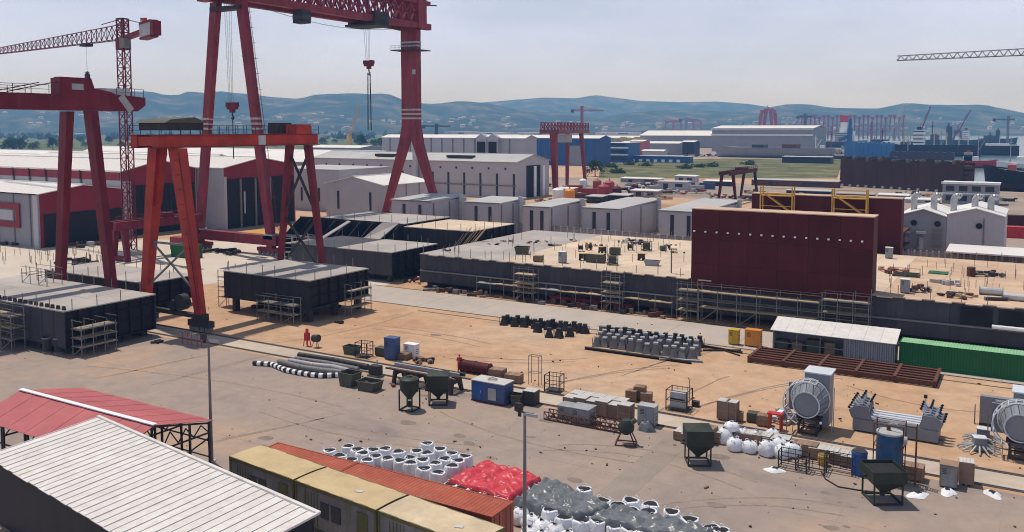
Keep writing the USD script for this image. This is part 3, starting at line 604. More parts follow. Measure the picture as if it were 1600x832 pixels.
MB().box(x0 - .1, x1 + .1, Y0 - .15, Y0 - .02, 3.35, 3.7).build('floor_band', 'white_paint', of); MB().box(x0 - .4, x1 + .4, Y0 - .5, Y0 - .31, 6.6, 7.3).build('roof_edge', 'white_paint', of)

# wear on the ground: tyre marks, oil spots, grit
def ribbon(m, pts, w, z):
    P = np.array(pts, float); d = np.gradient(P, axis=0); d /= np.linalg.norm(d, axis=1)[:, None]; nn = np.stack([-d[:, 1], d[:, 0]], 1)
    ww = w * (.7 + .6 * nrg.random(len(P)))[:, None] / 2
    A_, B_ = P + nn * ww, P - nn * ww
    m.grid(np.stack([np.column_stack([B_, np.full(len(P), z)]), np.column_stack([A_, np.full(len(P), z)])], 1))
paint('tyre_mark', (0.25, 0.185, 0.145), 0.95, amt=0.8, dirt=(0.36, 0.26, 0.19), scale=1.5, var=0.25, streak=False)
paint('oil_spot', (0.19, 0.15, 0.125), 0.7, amt=0.7, dirt=(0.24, 0.18, 0.14), scale=1.2, var=0.3, streak=False)
tm, om = MB(), MB()
for (a, b, c) in (((160, 590), (250, 572), (330, 555)), ((250, 600), (330, 578), (420, 556)), ((590, 512), (680, 522), (760, 540)), ((700, 556), (800, 570), (905, 562)), ((980, 585), (1040, 560), (1110, 550)), ((870, 600), (960, 580), (1060, 574)), ((1040, 640), (1100, 600), (1150, 585)), ((420, 640), (560, 690), (740, 700)),
                  ((700, 640), (800, 690), (1000, 720)), ((860, 700), (1000, 690), (1180, 760)), ((120, 575), (330, 590), (520, 640)), ((400, 540), (520, 530), (640, 490)), ((1080, 640), (1200, 600), (1330, 590)), ((1330, 600), (1440, 640), (1560, 640)), ((330, 690), (440, 670), (520, 650)), ((1000, 800), (1150, 770), (1330, 800))):
    A_, B_, C_ = (G(*p)[:2] for p in (a, b, c)); T_ = np.linspace(0, 1, 24)[:, None]; Q = A_ * (1 - T_) ** 2 + 2 * B_ * T_ * (1 - T_) + C_ * T_ ** 2
    Q = Q + .12 * np.cumsum(nrg.normal(size=Q.shape) * .3, 0)
    for o in (-.85, .85):
        if rng.random() < .8: ribbon(tm, Q + np.array([.3, 1]) * o, .16, 0.0125)
for k in range(110):
    px, py = 1600 * rng.random(), 500 + 330 * rng.random(); c = G(px, py); r = .08 + .5 * rng.random() ** 4; a = np.linspace(0, 2 * math.pi, 15)[:-1]
    if 68 < c[1] < 72 or c[1] > 97: continue
    rr = r * (.7 + .5 * meshkit.noise(np.column_stack([np.cos(a) * 1.5 + k, np.sin(a) * 1.5, a * 0]))); om.add(np.vstack([np.column_stack([c[0] + rr * 1.5 * np.cos(a), c[1] + rr * np.sin(a), np.full(14, .0145)]), [(c[0], c[1], .0145)]]), [(i, (i + 1) % 14, 14) for i in range(14)])
tag(tm.build('tyre_marks', 'tyre_mark'), 'faint dark tyre marks curving over the yard', kind='stuff'); tag(om.build('oil_spots', 'oil_spot'), 'small dark oil spots on the yard', kind='stuff')
for nm, mm, cnt in (('loose_grit', 'steel_dark', 170), ('loose_offcuts', 'rust_brown', 120), ('loose_chips', 'crate_wood', 100)):
    m = MB()
    for k in range(cnt):
        c = G(1600 * rng.random(), 480 + 345 * rng.random()) if k % 3 else G(560 + 1040 * rng.random(), 555 + 180 * rng.random())
        if -26 < c[0] < -5 and 90 < c[1] < 103: continue
        s_ = .03 + .10 * rng.random() ** 2; m.cbox((c[0], c[1], s_ * .4 + .012), (s_ * (1 + 3 * rng.random() ** 2), s_, s_ * .8), 3.1 * rng.random())
    tag(m.build(nm, mm), 'tiny loose bits of steel and wood strewn over the yard', kind='stuff')

# ---------------------------------------------------------------- cranes
def railing(m, a, b, h=1.1, step=2.0, w=0.06):
    a, b = np.asarray(a, float), np.asarray(b, float); n = max(1, int(np.linalg.norm(b - a) / step)); u = np.array([0, 0, h])
    for k in range(n + 1): p = a + (b - a) * k / n; m.bar(p, p + u, w)
    m.bar(a + u, b + u, w); m.bar(a + u * .5, b + u * .5, w * .8)
    return m
def ladder(m, a, b, out, w=0.5, cage=True, step=0.6):
    a, b = np.asarray(a, float), np.asarray(b, float); out = np.asarray(out, float)
    d = (b - a) / np.linalg.norm(b - a); s = np.cross(d, out); s /= np.linalg.norm(s); s *= w / 2
    for q in (s, -s): m.bar(a + q, b + q, 0.07)
    n = int(np.linalg.norm(b - a) / step)
    for k in range(n):
        p = a + (b - a) * (k + .5) / n; m.bar(p - s, p + s, 0.05)
        if cage and k % 3 == 0 and k > 3: m.bar(p - s, p - s + out * .7, 0.04).bar(p + s, p + s + out * .7, 0.04).bar(p - s + out * .7, p + s + out * .7, 0.05)
    return m
def bogie(th, x0, x1, y, m='steel_dark', wheels=4):
    MB().box(x0, x1, y - .45, y + .45, .75, 1.5).box((x0 + x1) / 2 - .8, (x0 + x1) / 2 + .8, y - .55, y + .55, 1.5, 2.3).build('bogie', m, th)
    for k in range(wheels):
        x = x0 + (x1 - x0) * (k + .5) / wheels
        MB().tube((x, y - .3, .52), (x, y + .3, .52), 0.42, 12).build('wheel', 'steel_grey', th)
def legbar(th, name, m, p, q, w, d, w2, d2):                 # a box leg between p (foot) and q (head), widths along x and depths along y
    p, q = np.asarray(p, float), np.asarray(q, float)
    ring = lambda o, w, d: [o + (-w / 2, -d / 2, 0), o + (w / 2, -d / 2, 0), o + (w / 2, d / 2, 0), o + (-w / 2, d / 2, 0)]
    g = MB().hexa(ring(p, w, d) + ring(q, w2, d2)).build(name, m, th)
    n = int((q[2] - p[2]) / 6)
    if n > 1 and q[2] < 60 and w > .9:
        j = MB()
        for k in range(1, n):
            f = k / n; c = p + (q - p) * f; ww, dd = w + (w2 - w) * f + .05, d + (d2 - d) * f + .05; j.box(c[0] - ww / 2, c[0] + ww / 2, c[1] - dd / 2, c[1] + dd / 2, c[2] - .05, c[2] + .05)
        j.build('ribs', m, g)
    return g

# orange gantry crane
og = thing('gantry_crane', 'orange red gantry crane standing over the dark hull block, left of centre', 'gantry crane', (-92.2, 84, 0), world=True)
for s, nm in ((1, 0), (-1, 1)):
    xg = -92.2 + s * 2.0
    g = MB().box(xg - .6, xg + .6, 68.4, 95.4, 22.65, 24.05).build('girder', 'orange_crane', og)
    MB().box(xg - .8, xg + .8, 68.2, 95.6, 24.06, 24.16).box(xg - .8, xg + .8, 68.2, 95.6, 22.55, 22.64).build('flange', 'maroon_crane', g)
    MB().box(xg + .6, xg + .66, 84.0, 85.3, 22.7, 24.0).build('plate', 'galvanised', g)
    railing(MB(), (xg + s * .75, 68.4, 24.16), (xg + s * .75, 95.4, 24.16), 1.1, 1.5).build('railing', 'steel_dark', og)
MB().box(-93.5, -90.9, 68.5, 69.2, 22.8, 23.9).build('end_beam', 'orange_crane', og); MB().box(-93.5, -90.9, 94.6, 95.3, 22.8, 23.9).build('end_beam', 'orange_crane', og)
for s in (-1, 1):
    legbar(og, 'leg', 'orange_crane', (-92.2 + s * 5.2, 71.6, 2.2), (-92.2 + s * 1.9, 71.6, 22.5), 1.05, 0.95, 1.7, 1.5)
    bogie(og, -92.2 + s * 5.2 - 1.9, -92.2 + s * 5.2 + 1.9, 71.65)
    legbar(og, 'leg', 'maroon_crane', (-92.2 + s * 4.6, 94.2, 2.2), (-92.2 + s * 1.8, 94.2, 22.5), .7, .6, 1.0, .85)
    bogie(og, -92.2 + s * 4.6 - 1.5, -92.2 + s * 4.6 + 1.5, 94.2)
MB().extr([(-93.6, 22.5), (-94.6, 15), (-93.9, 15.6), (-92.5, 22.5)], 'y', 71.3, 71.9).extr([(-90.8, 22.5), (-91.5, 22.5), (-90.4, 16.5), (-89.9, 16)], 'y', 71.3, 71.9).build('haunch', 'orange_crane', og)
MB().bar((-97.0, 71.6, 2.0), (-87.4, 71.6, 2.0), 0.7, 0.5).build('sill_beam', 'steel_dark', og)
MB().bar((-96.4, 94.2, 2.0), (-88.0, 94.2, 2.0), 0.5, 0.5).build('sill_beam', 'maroon_crane', og)
x_ = MB().bar((-95.6, 71.6, 10.6), (-88.8, 71.6, 10.6), .25).bar((-95.4, 71.6, 10.4), (-88.1, 71.6, 5.2), .2).bar((-89, 71.6, 10.4), (-96.3, 71.6, 5.2), .2)
x_.build('brace', 'steel_grey', og)
x_ = MB()
for z0, z1 in ((12.5, 21.5), (4, 12)):
    f = lambda z: 4.6 - 2.8 * (z - 2.2) / 20.3
    x_.bar((-92.2 - f(z0), 94.2, z0), (-92.2 + f(z1), 94.2, z1), .28).bar((-92.2 + f(z0), 94.2, z0), (-92.2 - f(z1), 94.2, z1), .28)
x_.build('brace', 'steel_dark', og)
tr = MB().box(-94.8, -89.6, 69.6, 75.0, 24.7, 25.6).build('trolley', 'steel_dark', og)
MB().extr([(69.2, 25.6), (75.4, 25.6), (73.6, 26.3), (70.0, 26.0)], 'x', -95, -89.4).build('trolley_roof', 'drab_green', tr)
MB().box(-91.4, -89.4, 90.9, 93.8, 24.16, 25.5).build('winch_house', 'orange_crane', og); MB().box(-94.4, -92.4, 90.4, 93, 24.16, 25.7).build('winch', 'steel_dark', og)
MB().tube((-90.5, 71.3, 3.4), (-90.5, 72.3, 3.4), 1.0, 14).tube((-91.9, 71.3, 2.9), (-91.9, 71.9, 2.9), .7, 12).build('cable_reel', 'steel_dark', og)
MB().box(-96.2, -94.9, 70.4, 71.2, 2.3, 3.7).build('control_box', 'galvanised', og)
ladder(MB(), (-86.4, 71.0, 3), (-89.6, 71.0, 22), (0, -1, 0), .5).build('ladder', 'maroon_crane', og)

# dark red gantry crane at the left
lg = thing('gantry_crane', 'dark red gantry crane at the left with stepped girder end and two thick legs', 'gantry crane', (-110, 60, 0), world=True)
for s in (1, -1):
    xg = -109.9 + s * 2.0
    MB().extr([(20, 27.25), (78.6, 27.25), (79.9, 28.1), (79.9, 29.2), (75.2, 29.5), (74.6, 29.8), (72.2, 30.2), (71.8, 31.5), (67.5, 31.5), (67.2, 29.3), (20, 29.3)] if s > 0 else [(20, 27.3), (79.5, 27.3), (79.5, 29.1), (20, 29.1)], 'x', xg - .7, xg + .7).build('girder', 'maroon_crane', lg)
    railing(MB(), (xg + s * .6, 20, 29.3), (xg + s * .6, 66, 29.3), 1.1, 2.2).build('railing', 'steel_dark', lg)
    railing(MB(), (xg + s * .6, 75.5, 29.3), (xg + s * .6, 79.7, 29.2), 1.1, 1.2).build('railing', 'steel_dark', lg)
    MB().bar((xg, 61, 29.4), (xg, 67.5, 30.9), .12).build('stair', 'maroon_crane', lg)
    legbar(lg, 'leg', 'maroon_crane', (-109.9 + s * 5.9, 71.6, 2.2), (-109.9 + s * 2.6, 71.6, 27.2), 1.3, .9, 1.6, 1.1)
    bogie(lg, -109.9 + s * 5.9 - 2.2, -109.9 + s * 5.9 + 2.2, 71.65)
    legbar(lg, 'leg', 'maroon_crane', (-109.9 + s * 5.9, 24, 2.2), (-109.9 + s * 2.6, 24, 27.2), 1.2, 1.0, 1.4, 1.2)
    bogie(lg, -109.9 + s * 5.9 - 2.2, -109.9 + s * 5.9 + 2.2, 24)
MB().box(-109.5, -108, 67.6, 68.2, 28.4, 31.4).box(-109.5, -108, 70.8, 71.6, 28.4, 31.4).build('head_frame', 'maroon_crane', lg)
MB().bar((-115.6, 71.6, 2.1), (-104.2, 71.6, 2.1), .8, .7).build('sill_beam', 'maroon_crane', lg)
MB().box(-109, -107.6, 73.5, 77.8, 29.3, 30.3).build('motor_house', 'galvanised', lg)
MB().box(-107.19, -107.1, 69.0, 70.6, 29.9, 30.7).build('hoist', 'steel_light', lg)
MB().bar((-107.15, 76.0, 29.3), (-107.15, 77.6, 27.3), .05, 1.0).build('plate', 'steel_light', lg)

# giant gantry crane
XC = -138.6
gg = thing('gantry_crane', 'giant red gantry crane with lattice girder running out of the top of the picture', 'gantry crane', (XC, 150, 0), world=True)
for s in (1, -1):
    legbar(gg, 'leg', 'red_crane', (XC + s * 10.3, 123, 3.2), (XC + s * 3.6, 123, 50), 1.75, 1.0, 2.0, 1.3)
    for z in (24.6, 25.6, 26.6):
        x = XC + s * (10.3 - 6.7 * (z - 3.2) / 46.8); MB().box(x - .97, x + .97, 122.4, 123.6, z, z + .4).build('band', 'steel_light', gg)
    MB().box(XC + s * 10.3 - 1.2, XC + s * 10.3 + 1.2, 122.1, 123.9, 3.2, 4.2).build('foot_plate', 'galvanised', gg)
    bogie(gg, XC + s * 10.3 - 3.5, XC + s * 10.3 + 3.5, 123, 'red_crane', 6)
    MB().box(XC + s * 3.0 - .7, XC + s * 3.0 + .7, 112, 186, 50.0, 51.5).build('bottom_chord', 'red_crane', gg)
    MB().box(XC + s * 3.0 - .55, XC + s * 3.0 + .55, 112, 186, 56.2, 57.2).build('top_chord', 'red_crane', gg)
    MB().lattice((XC + s * 3, 114, 51.4), (XC + s * 3, 184.5, 51.4), 22, 5.0, 0, .34, x=True).build('lattice', 'red_crane', gg)
    railing(MB(), (XC + s * 4.0, 114, 57.2), (XC + s * 4.0, 184, 57.2), 1.1, 3).build('railing', 'maroon_crane', gg)
m_ = MB()
for k in range(13): y = 114 + 5.8 * k; m_.bar((XC - 3, y, 56.7), (XC + 3, y, 56.7), .4).bar((XC - 3, y, 56.7), (XC + 3, y + 5.8, 56.7), .25)
m_.build('cross_brace', 'maroon_crane', gg)
MB().box(XC - 8.0, XC + 8.0, 122, 124, 50.4, 52.2).build('cap_beam', 'red_crane', gg)
MB().box(XC - 4.2, XC + 4.2, 121.8, 124.2, 48.2, 48.9).build('tie_platform', 'steel_dark', gg)
MB().bar((XC - 12.5, 123, 3.0), (XC + 12.5, 123, 3.0), 1.8, 1.9).build('sill_beam', 'red_crane', gg)
MB().box(XC - 3.9, XC + 3.9, 180.4, 183.8, 50, 58).build('end_box', 'red_crane', gg)
MB().extr([(XC - 2.5, 26), (XC + 2.5, 26), (XC + 2.5, 50), (XC - 2.5, 50)], 'y', 181.2, 183.0).build('column', 'red_crane', gg)
for z in (27.2, 28.3, 29.4, 45.6, 46.5): MB().box(XC - 2.56, XC + 2.56, 181.13, 183.07, z, z + .45).build('band', 'steel_light', gg)
railing(MB().box(XC - 4, XC + 4, 178.8, 185.2, 44.6, 44.8), (XC - 3.9, 178.9, 44.8), (XC + 3.9, 178.9, 44.8), 1.1, 1.3).build('platform', 'steel_dark', gg)
MB().box(XC + 1.2, XC + 2.2, 181.0, 181.19, 38.6, 39.8).build('sign', 'steel_light', gg)
MB().extr([(XC - 2.5, 26), (XC + 2.5, 26), (XC + 3.4, 21.6), (XC + .4, 21.6), (XC, 22.6), (XC - .4, 21.6), (XC - 3.4, 21.6)], 'y', 181.3, 182.9).build('fork', 'red_crane', gg)
for s in (1, -1):
    legbar(gg, 'leg', 'red_crane', (XC + s * 8.9, 182, 2.4), (XC + s * 1.9, 182, 21.8), 1.7, 1.0, 2.8, 1.5)
    bogie(gg, XC + s * 8.9 - 3, XC + s * 8.9 + 3, 182, 'red_crane', 6)
MB().bar((XC - 10, 182, 2.2), (XC + 10, 182, 2.2), 1.2, 1.2).build('sill_beam', 'red_crane', gg)
ladder(MB(), (XC + 11.9, 123, 5), (XC + 5.2, 123, 49), (1, 0, 0), .8, step=1.0).build('ladder', 'maroon_crane', gg)
tl = MB().box(XC - 4.6, XC + 4.6, 162.4, 168.6, 49.0, 49.5).box(XC - 4.2, XC - 2.6, 163, 168, 49.5, 52).box(XC + 2.6, XC + 4.2, 163, 168, 49.5, 52.4).box(XC - 1.6, XC + 1.6, 164, 167, 49.5, 51.2).build('trolley', 'steel_dark', gg)
railing(MB(), (XC + 4.5, 162.5, 49.5), (XC + 4.5, 168.5, 49.5), 1.1, 1.5).build('trolley_railing', 'steel_dark', tl)
MB().box(XC + 1.5, XC + 4.4, 139.0, 141.4, 47.2, 49.9).build('cabin', 'steel_dark', gg); MB().box(XC + 1.45, XC + 4.45, 138.95, 141.45, 48, 48.9).build('cabin_window', 'window_dark', gg)
MB().path([(XC + 3.9, 120 + 60 * t / 12, 50.2 - 2.8 * math.sin(math.pi * t / 12)) for t in range(13)], .05, 4).build('festoon_cable', 'steel_dark', gg)
def hook(y, zt, zb, label, low):
    h = thing('crane_hook', label, 'crane hook', (XC, y, zb), world=True)
    c = MB()
    for dx in (-1.1, -.5, .2, .8): c.tube((XC + dx, y - .4, zt), (XC + dx * .6, y - .2, zb + 1.4), .045, 4)
    c.build('cable', 'steel_grey', h)
    MB().cbox((XC, y, zb + .9), (2.3, 1.0, 1.1)).cbox((XC - .9, y, zb + 1.3), (.8, 1.2, .9)).cbox((XC + .9, y, zb + 1.3), (.8, 1.2, .9)).cbox((XC, y, zb + .1), (1.0, .7, .8)).build('pulley_block', 'maroon_crane', h)
    MB().path([(XC, y, zb - .2), (XC, y, zb - .9), (XC + .35, y, zb - 1.3), (XC + .1, y, zb - 1.65), (XC - .3, y, zb - 1.4)], .16, 6).build('hook', 'steel_dark', h)
    c = MB()
    for dx in ((-.35, .35) if low > 12 else (0,)): c.tube((XC + dx, y, zb - 1.2), (XC + dx * 1.4, y, zb - low), .14 if low > 12 else .1, 6)
    c.build('sling', 'steel_dark', h)
hook(123.3, 50, 28.3, 'maroon hook block hanging between the legs of the giant gantry crane', 9.5)
hook(165.5, 49, 39.4, 'maroon hook block with long slings under the giant girder, right of centre', 15)

def lattice_mast(m, x, y, z0, z1, w, seg, t=.16):
    c = [(x - w / 2, y - w / 2), (x + w / 2, y - w / 2), (x + w / 2, y + w / 2), (x - w / 2, y + w / 2)]
    for a in c: m.bar((*a, z0), (*a, z1), t * 1.5)
    n = max(1, int((z1 - z0) / seg))
    for k in range(n):
        za, zb = z0 + (z1 - z0) * k / n, z0 + (z1 - z0) * (k + 1) / n
        for i in range(4):
            a, b = c[i], c[(i + 1) % 4]
            m.bar((*a, za), (*b, zb), t) if k % 2 else m.bar((*b, za), (*a, zb), t)
            m.bar((*a, zb), (*b, zb), t * .8)
    return m
def jib(m, A, B, h0, h1, n, w=1.4, t=.14):                   # triangular jib from A (root) to B (tip): two chords below, one above
    A, B = np.asarray(A, float), np.asarray(B, float); d = B - A; s = np.cross(d, (0, 0, 1.0)); s /= np.linalg.norm(s); s *= w / 2
    m.bar(A + s, B + s * .7, t * 1.4).bar(A - s, B - s * .7, t * 1.4).bar(A + (0, 0, h0), B + (0, 0, h1), t * 1.6)
    for k in range(n):
        f, g, h = k / n, (k + .5) / n, (k + 1) / n
        top = A + d * g + (0, 0, h0 + (h1 - h0) * g)
        for q in (s, -s): m.bar(A + d * f + q, top, t).bar(top, A + d * h + q, t)
        m.bar(A + d * f + s, A + d * f - s, t * .8)
    return m
tx, ty = -154, 110.2
tc = thing('tower_crane', 'red tower crane at the left with long horizontal lattice jib', 'tower crane', (tx, ty, 0), world=True)
lattice_mast(MB(), tx, ty, 0, 40.2, 1.7, 1.7, .12).build('mast', 'maroon_crane', tc)
MB().box(tx - 3, tx + 3, ty - 3, ty + 3, 0, .8).build('base', 'concrete', tc)
MB().box(tx - 1.0, tx + 1.0, ty - 1.0, ty + 1.0, 40.2, 42.4).build('slewing_ring', 'maroon_crane', tc)
lattice_mast(MB(), tx, ty, 42.2, 46.2, 1.5, 1.3).build('tower_head', 'maroon_crane', tc)
MB().box(tx + 1.05, tx + 2.6, ty - 1.6, ty - .2, 40.4, 42.2).build('cab', 'steel_grey', tc)
da = np.array([-1.0, .12, 0]); da /= np.linalg.norm(da); P0 = np.array([tx, ty, 42.2])
jib(MB(), P0 + da, P0 + da * 62, 2.9, 1.2, 30, 1.2, .10).build('jib', 'maroon_crane', tc)
q0, q1 = P0 - da * 1.0, P0 - da * 10.6
MB().bar(q0 + (0, 0, .2), q1 + (0, 0, 1.4), 1.0, .9).build('counter_jib', 'maroon_crane', tc)
q2 = P0 - da * 11.2
w_ = MB(); w_.bar(P0 - da * 7.4 + (0, 0, 1.0), q2 + (0, 0, 1.4), 1.6, 2.5); w_.build('counterweight', 'steel_light', tc)
MB().bar(q2 + (0, 0, 1.4), q2 - da * 1.0 + (0, 0, 1.4), 1.7, 2.7).bar(P0 - da * 7.4 + (0, 0, 2.4), q2 + (0, 0, 2.75), 1.7, .5).bar(P0 - da * 7.4 + (0, 0, -.4), q2 + (0, 0, 0), 1.7, .4).build('weight_frame', 'maroon_crane', tc)
MB().bar(P0 + (0, 0, 4.0), P0 - da * 7.6 + (0, 0, 2.5), .14).bar(P0 + (0, 0, 4.0), P0 + da * 8 + (0, 0, 3.4), .14).build('tie_bar', 'maroon_crane', tc)
fl = P0 - da * 6.6
fg = thing('flag', 'small red flag with white crescent and star on the tower crane counter jib', 'flag', tuple(fl + (0, 0, 1.2)), world=True)
MB().tube(fl + (0, 0, .8), fl + (0, 0, 3.7), .05, 6).build('pole', 'steel_grey', fg)
fu = -da
MB().grid([[fl + fu * (a * 2.1 / 6) + (0, .12 * math.sin(a * 1.4), 1.9 + 1.75 * b - .12 * a / 6) for b in (0, 1)] for a in range(7)]).build('cloth', 'bright_red', fg)
cres = Polygon([(0.30 * math.cos(a), 0.30 * math.sin(a)) for a in np.linspace(0, 6.28, 25)[:-1]]).difference(Polygon([(.09 + .24 * math.cos(a), .24 * math.sin(a)) for a in np.linspace(0, 6.28, 25)[:-1]]))
star = Polygon([((.15 if k % 2 == 0 else .06) * math.cos(k * math.pi / 5) + .42, (.15 if k % 2 == 0 else .06) * math.sin(k * math.pi / 5)) for k in range(10)])
for g_, nm in ((cres, 'crescent'), (star, 'star')):
    v, f = tri(g_); MB().add([fl + fu * (.75 + 1.35 * a) + (0, -.2, 2.72 + 1.35 * b) for a, b in v], f).build(nm, 'white_paint', fg)
hx = P0 + da * 14.5
th_ = thing('crane_hook', 'small dark hook hanging from the tower crane jib at the left', 'crane hook', (hx[0], hx[1], 36), world=True)
MB().cbox(hx + (0, 0, -.3), (2.2, 1.6, .6)).build('jib_trolley', 'steel_dark', th_); MB().tube(hx + (0, 0, -.4), hx + (0, 0, -6.2), .03, 4).tube(hx + (.2, 0, -7), hx + (1.2, 0, -28), .025, 4).build('cable', 'steel_grey', th_)
MB().cbox(hx + (0, 0, -6.6), (.8, .7, .9)).lathe([(.2, 0), (.5, .3), (.1, .6)], tuple(hx + (0, 0, -6.2)), 8).build('pulley_block', 'steel_dark', th_)
# jib of a crane outside the right edge
rt = thing('tower_crane', 'pale grey lattice jib reaching in from the right edge against the sky', 'tower crane', (34, 212.4, 0), world=True)
lattice_mast(MB(), 34, 212.4, 0, 40, 2.2, 2.2).build('mast', 'steel_grey', rt)
MB().box(32.4, 35.6, 210.8, 214, 40, 42).build('slewing_ring', 'steel_grey', rt)
jib(MB(), (33, 212.4, 40.2), (-27.2, 212.0, 39.8), 1.9, 1.0, 38, 1.2, .11).build('jib', 'steel_grey', rt)
MB().bar((35, 212.4, 40.5), (47, 212.5, 40.5), 1.2, 1.0).box(43, 47, 211.4, 213.4, 38.6, 41.6).build('counter_jib', 'steel_grey', rt)

def small_gantry(name, label, pl, pr, yb, yt, m, span, yr=None, group=None, beam=1.6, leg=.8):
    """gantry seen small: feet between picture columns pl..pr at row yb, beam top at row yt; span runs away from the viewer"""
    a, b = G(pl, yb), G(pr, yb); y = (a[1] + b[1]) / 2; x0, x1 = onY(pl, yb, y)[0], onY(pr, yb, y)[0]; z = topz((pl + pr) / 2, yt, (x0 + x1) / 2, y); c = (x0 + x1) / 2; w = (x1 - x0) / 2
    t = thing(name, label, 'gantry crane', (c, y + span / 2, 0), world=True, group=group)
    for yy in (y, y + span):
        for s in (-1, 1): legbar(t, 'leg', m, (c + s * w, yy, 0), (c + s * w * .62, yy, z - beam), leg, leg, leg * 1.3, leg * 1.3)
        MB().bar((c - w, yy, .5), (c + w, yy, .5), leg, leg).build('sill_beam', m, t)
    for s in (-1, 1): MB().box(c + s * w * .55 - leg / 2, c + s * w * .55 + leg / 2, y - span * .12, y + span * 1.12, z - beam, z).build('girder', m, t)
    MB().box(c - w * .6, c + w * .6, y + span * .55, y + span * .7, z - beam * .2, z + beam * .55).build('trolley', m, t)
    railing(MB(), (c + w * .7, y - span * .1, z), (c + w * .7, y + span * 1.1, z), 1.1, 2.5, .1).build('railing', m, t)
    return t
# red portal crane in front of the blue hall: its beam runs across the view
pc = thing('portal_crane', 'red portal crane on three splayed legs in front of the blue hall', 'gantry crane', (-165, 320, 0), world=True)
P = {k: G(*v) for k, v in {'a': (868, 303), 'b': (886, 290), 'c': (915, 291)}.items()}
zt = topz(885, 193, P['c'][0], P['c'][1]); ya = P['a'][1]
xa, xb = onY(859, 215, ya)[0], onY(880, 215, ya)[0]
legbar(pc, 'leg', 'red_crane', P['a'], (onY(865, 215, ya)[0], ya, zt - 4), 1.6, 1.6, 2.4, 2.0)
for k, tx2 in (('b', 887), ('c', 908)): legbar(pc, 'leg', 'red_crane', P[k], (onY(tx2, 212, P[k][1])[0], P[k][1], zt - 4), 1.1, 1.1, 1.5, 1.5)
p1, p2 = np.array([onY(864, 215, ya)[0], ya, 0]), (P['b'] + P['c']) / 2
for s in (-1, 1):
    o = np.array([s * 3.6, 0, 0]); q = np.array([onY(898, 210, p2[1])[0], p2[1], 0])
    MB().bar(p1 + o + (0, -3, zt - 3.4), q + o + (0, 6, zt - 3.4), 1.0, 1.6).build('girder', 'red_crane', pc)
    MB().lattice(p1 + o + (0, -3, zt - 2.6), q + o + (0, 6, zt - 2.6), 10, 2.4, 0, .3, x=True).bar(p1 + o + (0, -3, zt), q + o + (0, 6, zt), .4).build('lattice', 'red_crane', pc)
MB().cbox((p1 + q) / 2 + (0, 0, zt - 6.2), (4.5, 4.5, 3.2)).build('cabin', 'steel_light', pc)
small_gantry('gantry_crane', 'small red gantry crane behind the tall red hull panels', 1122, 1150, 318, 268, 'rust_red', 26, beam=1.3, leg=.7)
small_gantry('gantry_crane', 'low maroon gantry frame at the foot of the red fronted halls', 178, 200, 408, 346, 'maroon_crane', 16, beam=1.6, leg=.8)
small_gantry('gantry_crane', 'tall narrow pink red gantry crane behind the big dock hall roof', 1184, 1208, 222, 172, 'far_red', 30, beam=5, leg=4)
for i, x in enumerate((966, 988)): small_gantry('gantry_crane', ('left' if i == 0 else 'right') + ' of two small yellow gantry cranes behind the blue building', x - 7, x + 7, 236, 216, 'far_yellow', 22, beam=2, leg=1.2, group='small yellow gantry cranes')
for x, yt, lab in ((1046, 181, 'thin red gantry crane far left of the dock hall'), (1078, 180, 'wider pale red gantry crane behind the long grey hall')): small_gantry('gantry_crane', lab, x - 9, x + 9, 214, yt + 8, 'far_red', 60, beam=5, leg=3)

def slewing_crane(label, px, yb, yt, ang, reach, m, name='harbour_crane', pw=1.0):
    """tower with a raised luffing boom; yb foot row, yt row of the cab, boom reaching `reach` px at an angle"""
    a = G(px, yb); sc = scale_at(a[0], a[1]); z = topz(px, yt, a[0], a[1]); L = reach / sc; w = max(1.6, pw * 3 / sc)
    t = thing(name, label, 'crane', tuple(a), world=True)
    for sx in (-1, 1):
        for sy in (-1, 1): MB().bar(a + (sx * w * 1.4, sy * w * 1.4, 0), a + (sx * w * .6, sy * w * .6, z * .7), w * .35).build('leg', m, t)
    MB().box(a[0] - w, a[0] + w, a[1] - w, a[1] + w, z * .7, z).build('cab', m, t)
    d = RGT * math.cos(ang) + np.array([0, 0, math.sin(ang)])
    tip = a + (0, 0, z * .8) + d * L
    s = np.array([0, 1.0, 0]) * w * .5
    b = MB()
    for q in (s, -s): b.bar(a + (0, 0, z * .8) + q, tip + q * .3, w * .28)
    for k in range(8): p0 = a + (0, 0, z * .8) + d * L * k / 8; p1_ = a + (0, 0, z * .8) + d * L * (k + 1) / 8; b.bar(p0 + s * (1 - k / 11), p1_ - s * (1 - k / 11), w * .16)
    b.build('boom', m, t)
    MB().bar(a + (0, 0, z), a + (0, 0, z + L * .18), w * .3).bar(a + (0, 0, z + L * .18), tip, w * .1).build('stay', m, t)
    return t
slewing_crane('yellow and dark crawler crane with raised boom between hall and red column', 546, 238, 212, math.radians(72), 56, 'yellow_steel', 'crawler_crane')
slewing_crane('orange crane on the moored dark hull with boom leaning right', 1146, 228, 214, math.radians(58), 30, 'far_red')
slewing_crane('second shorter orange crane on the moored dark hull', 1160, 228, 216, math.radians(60), 20, 'far_red')
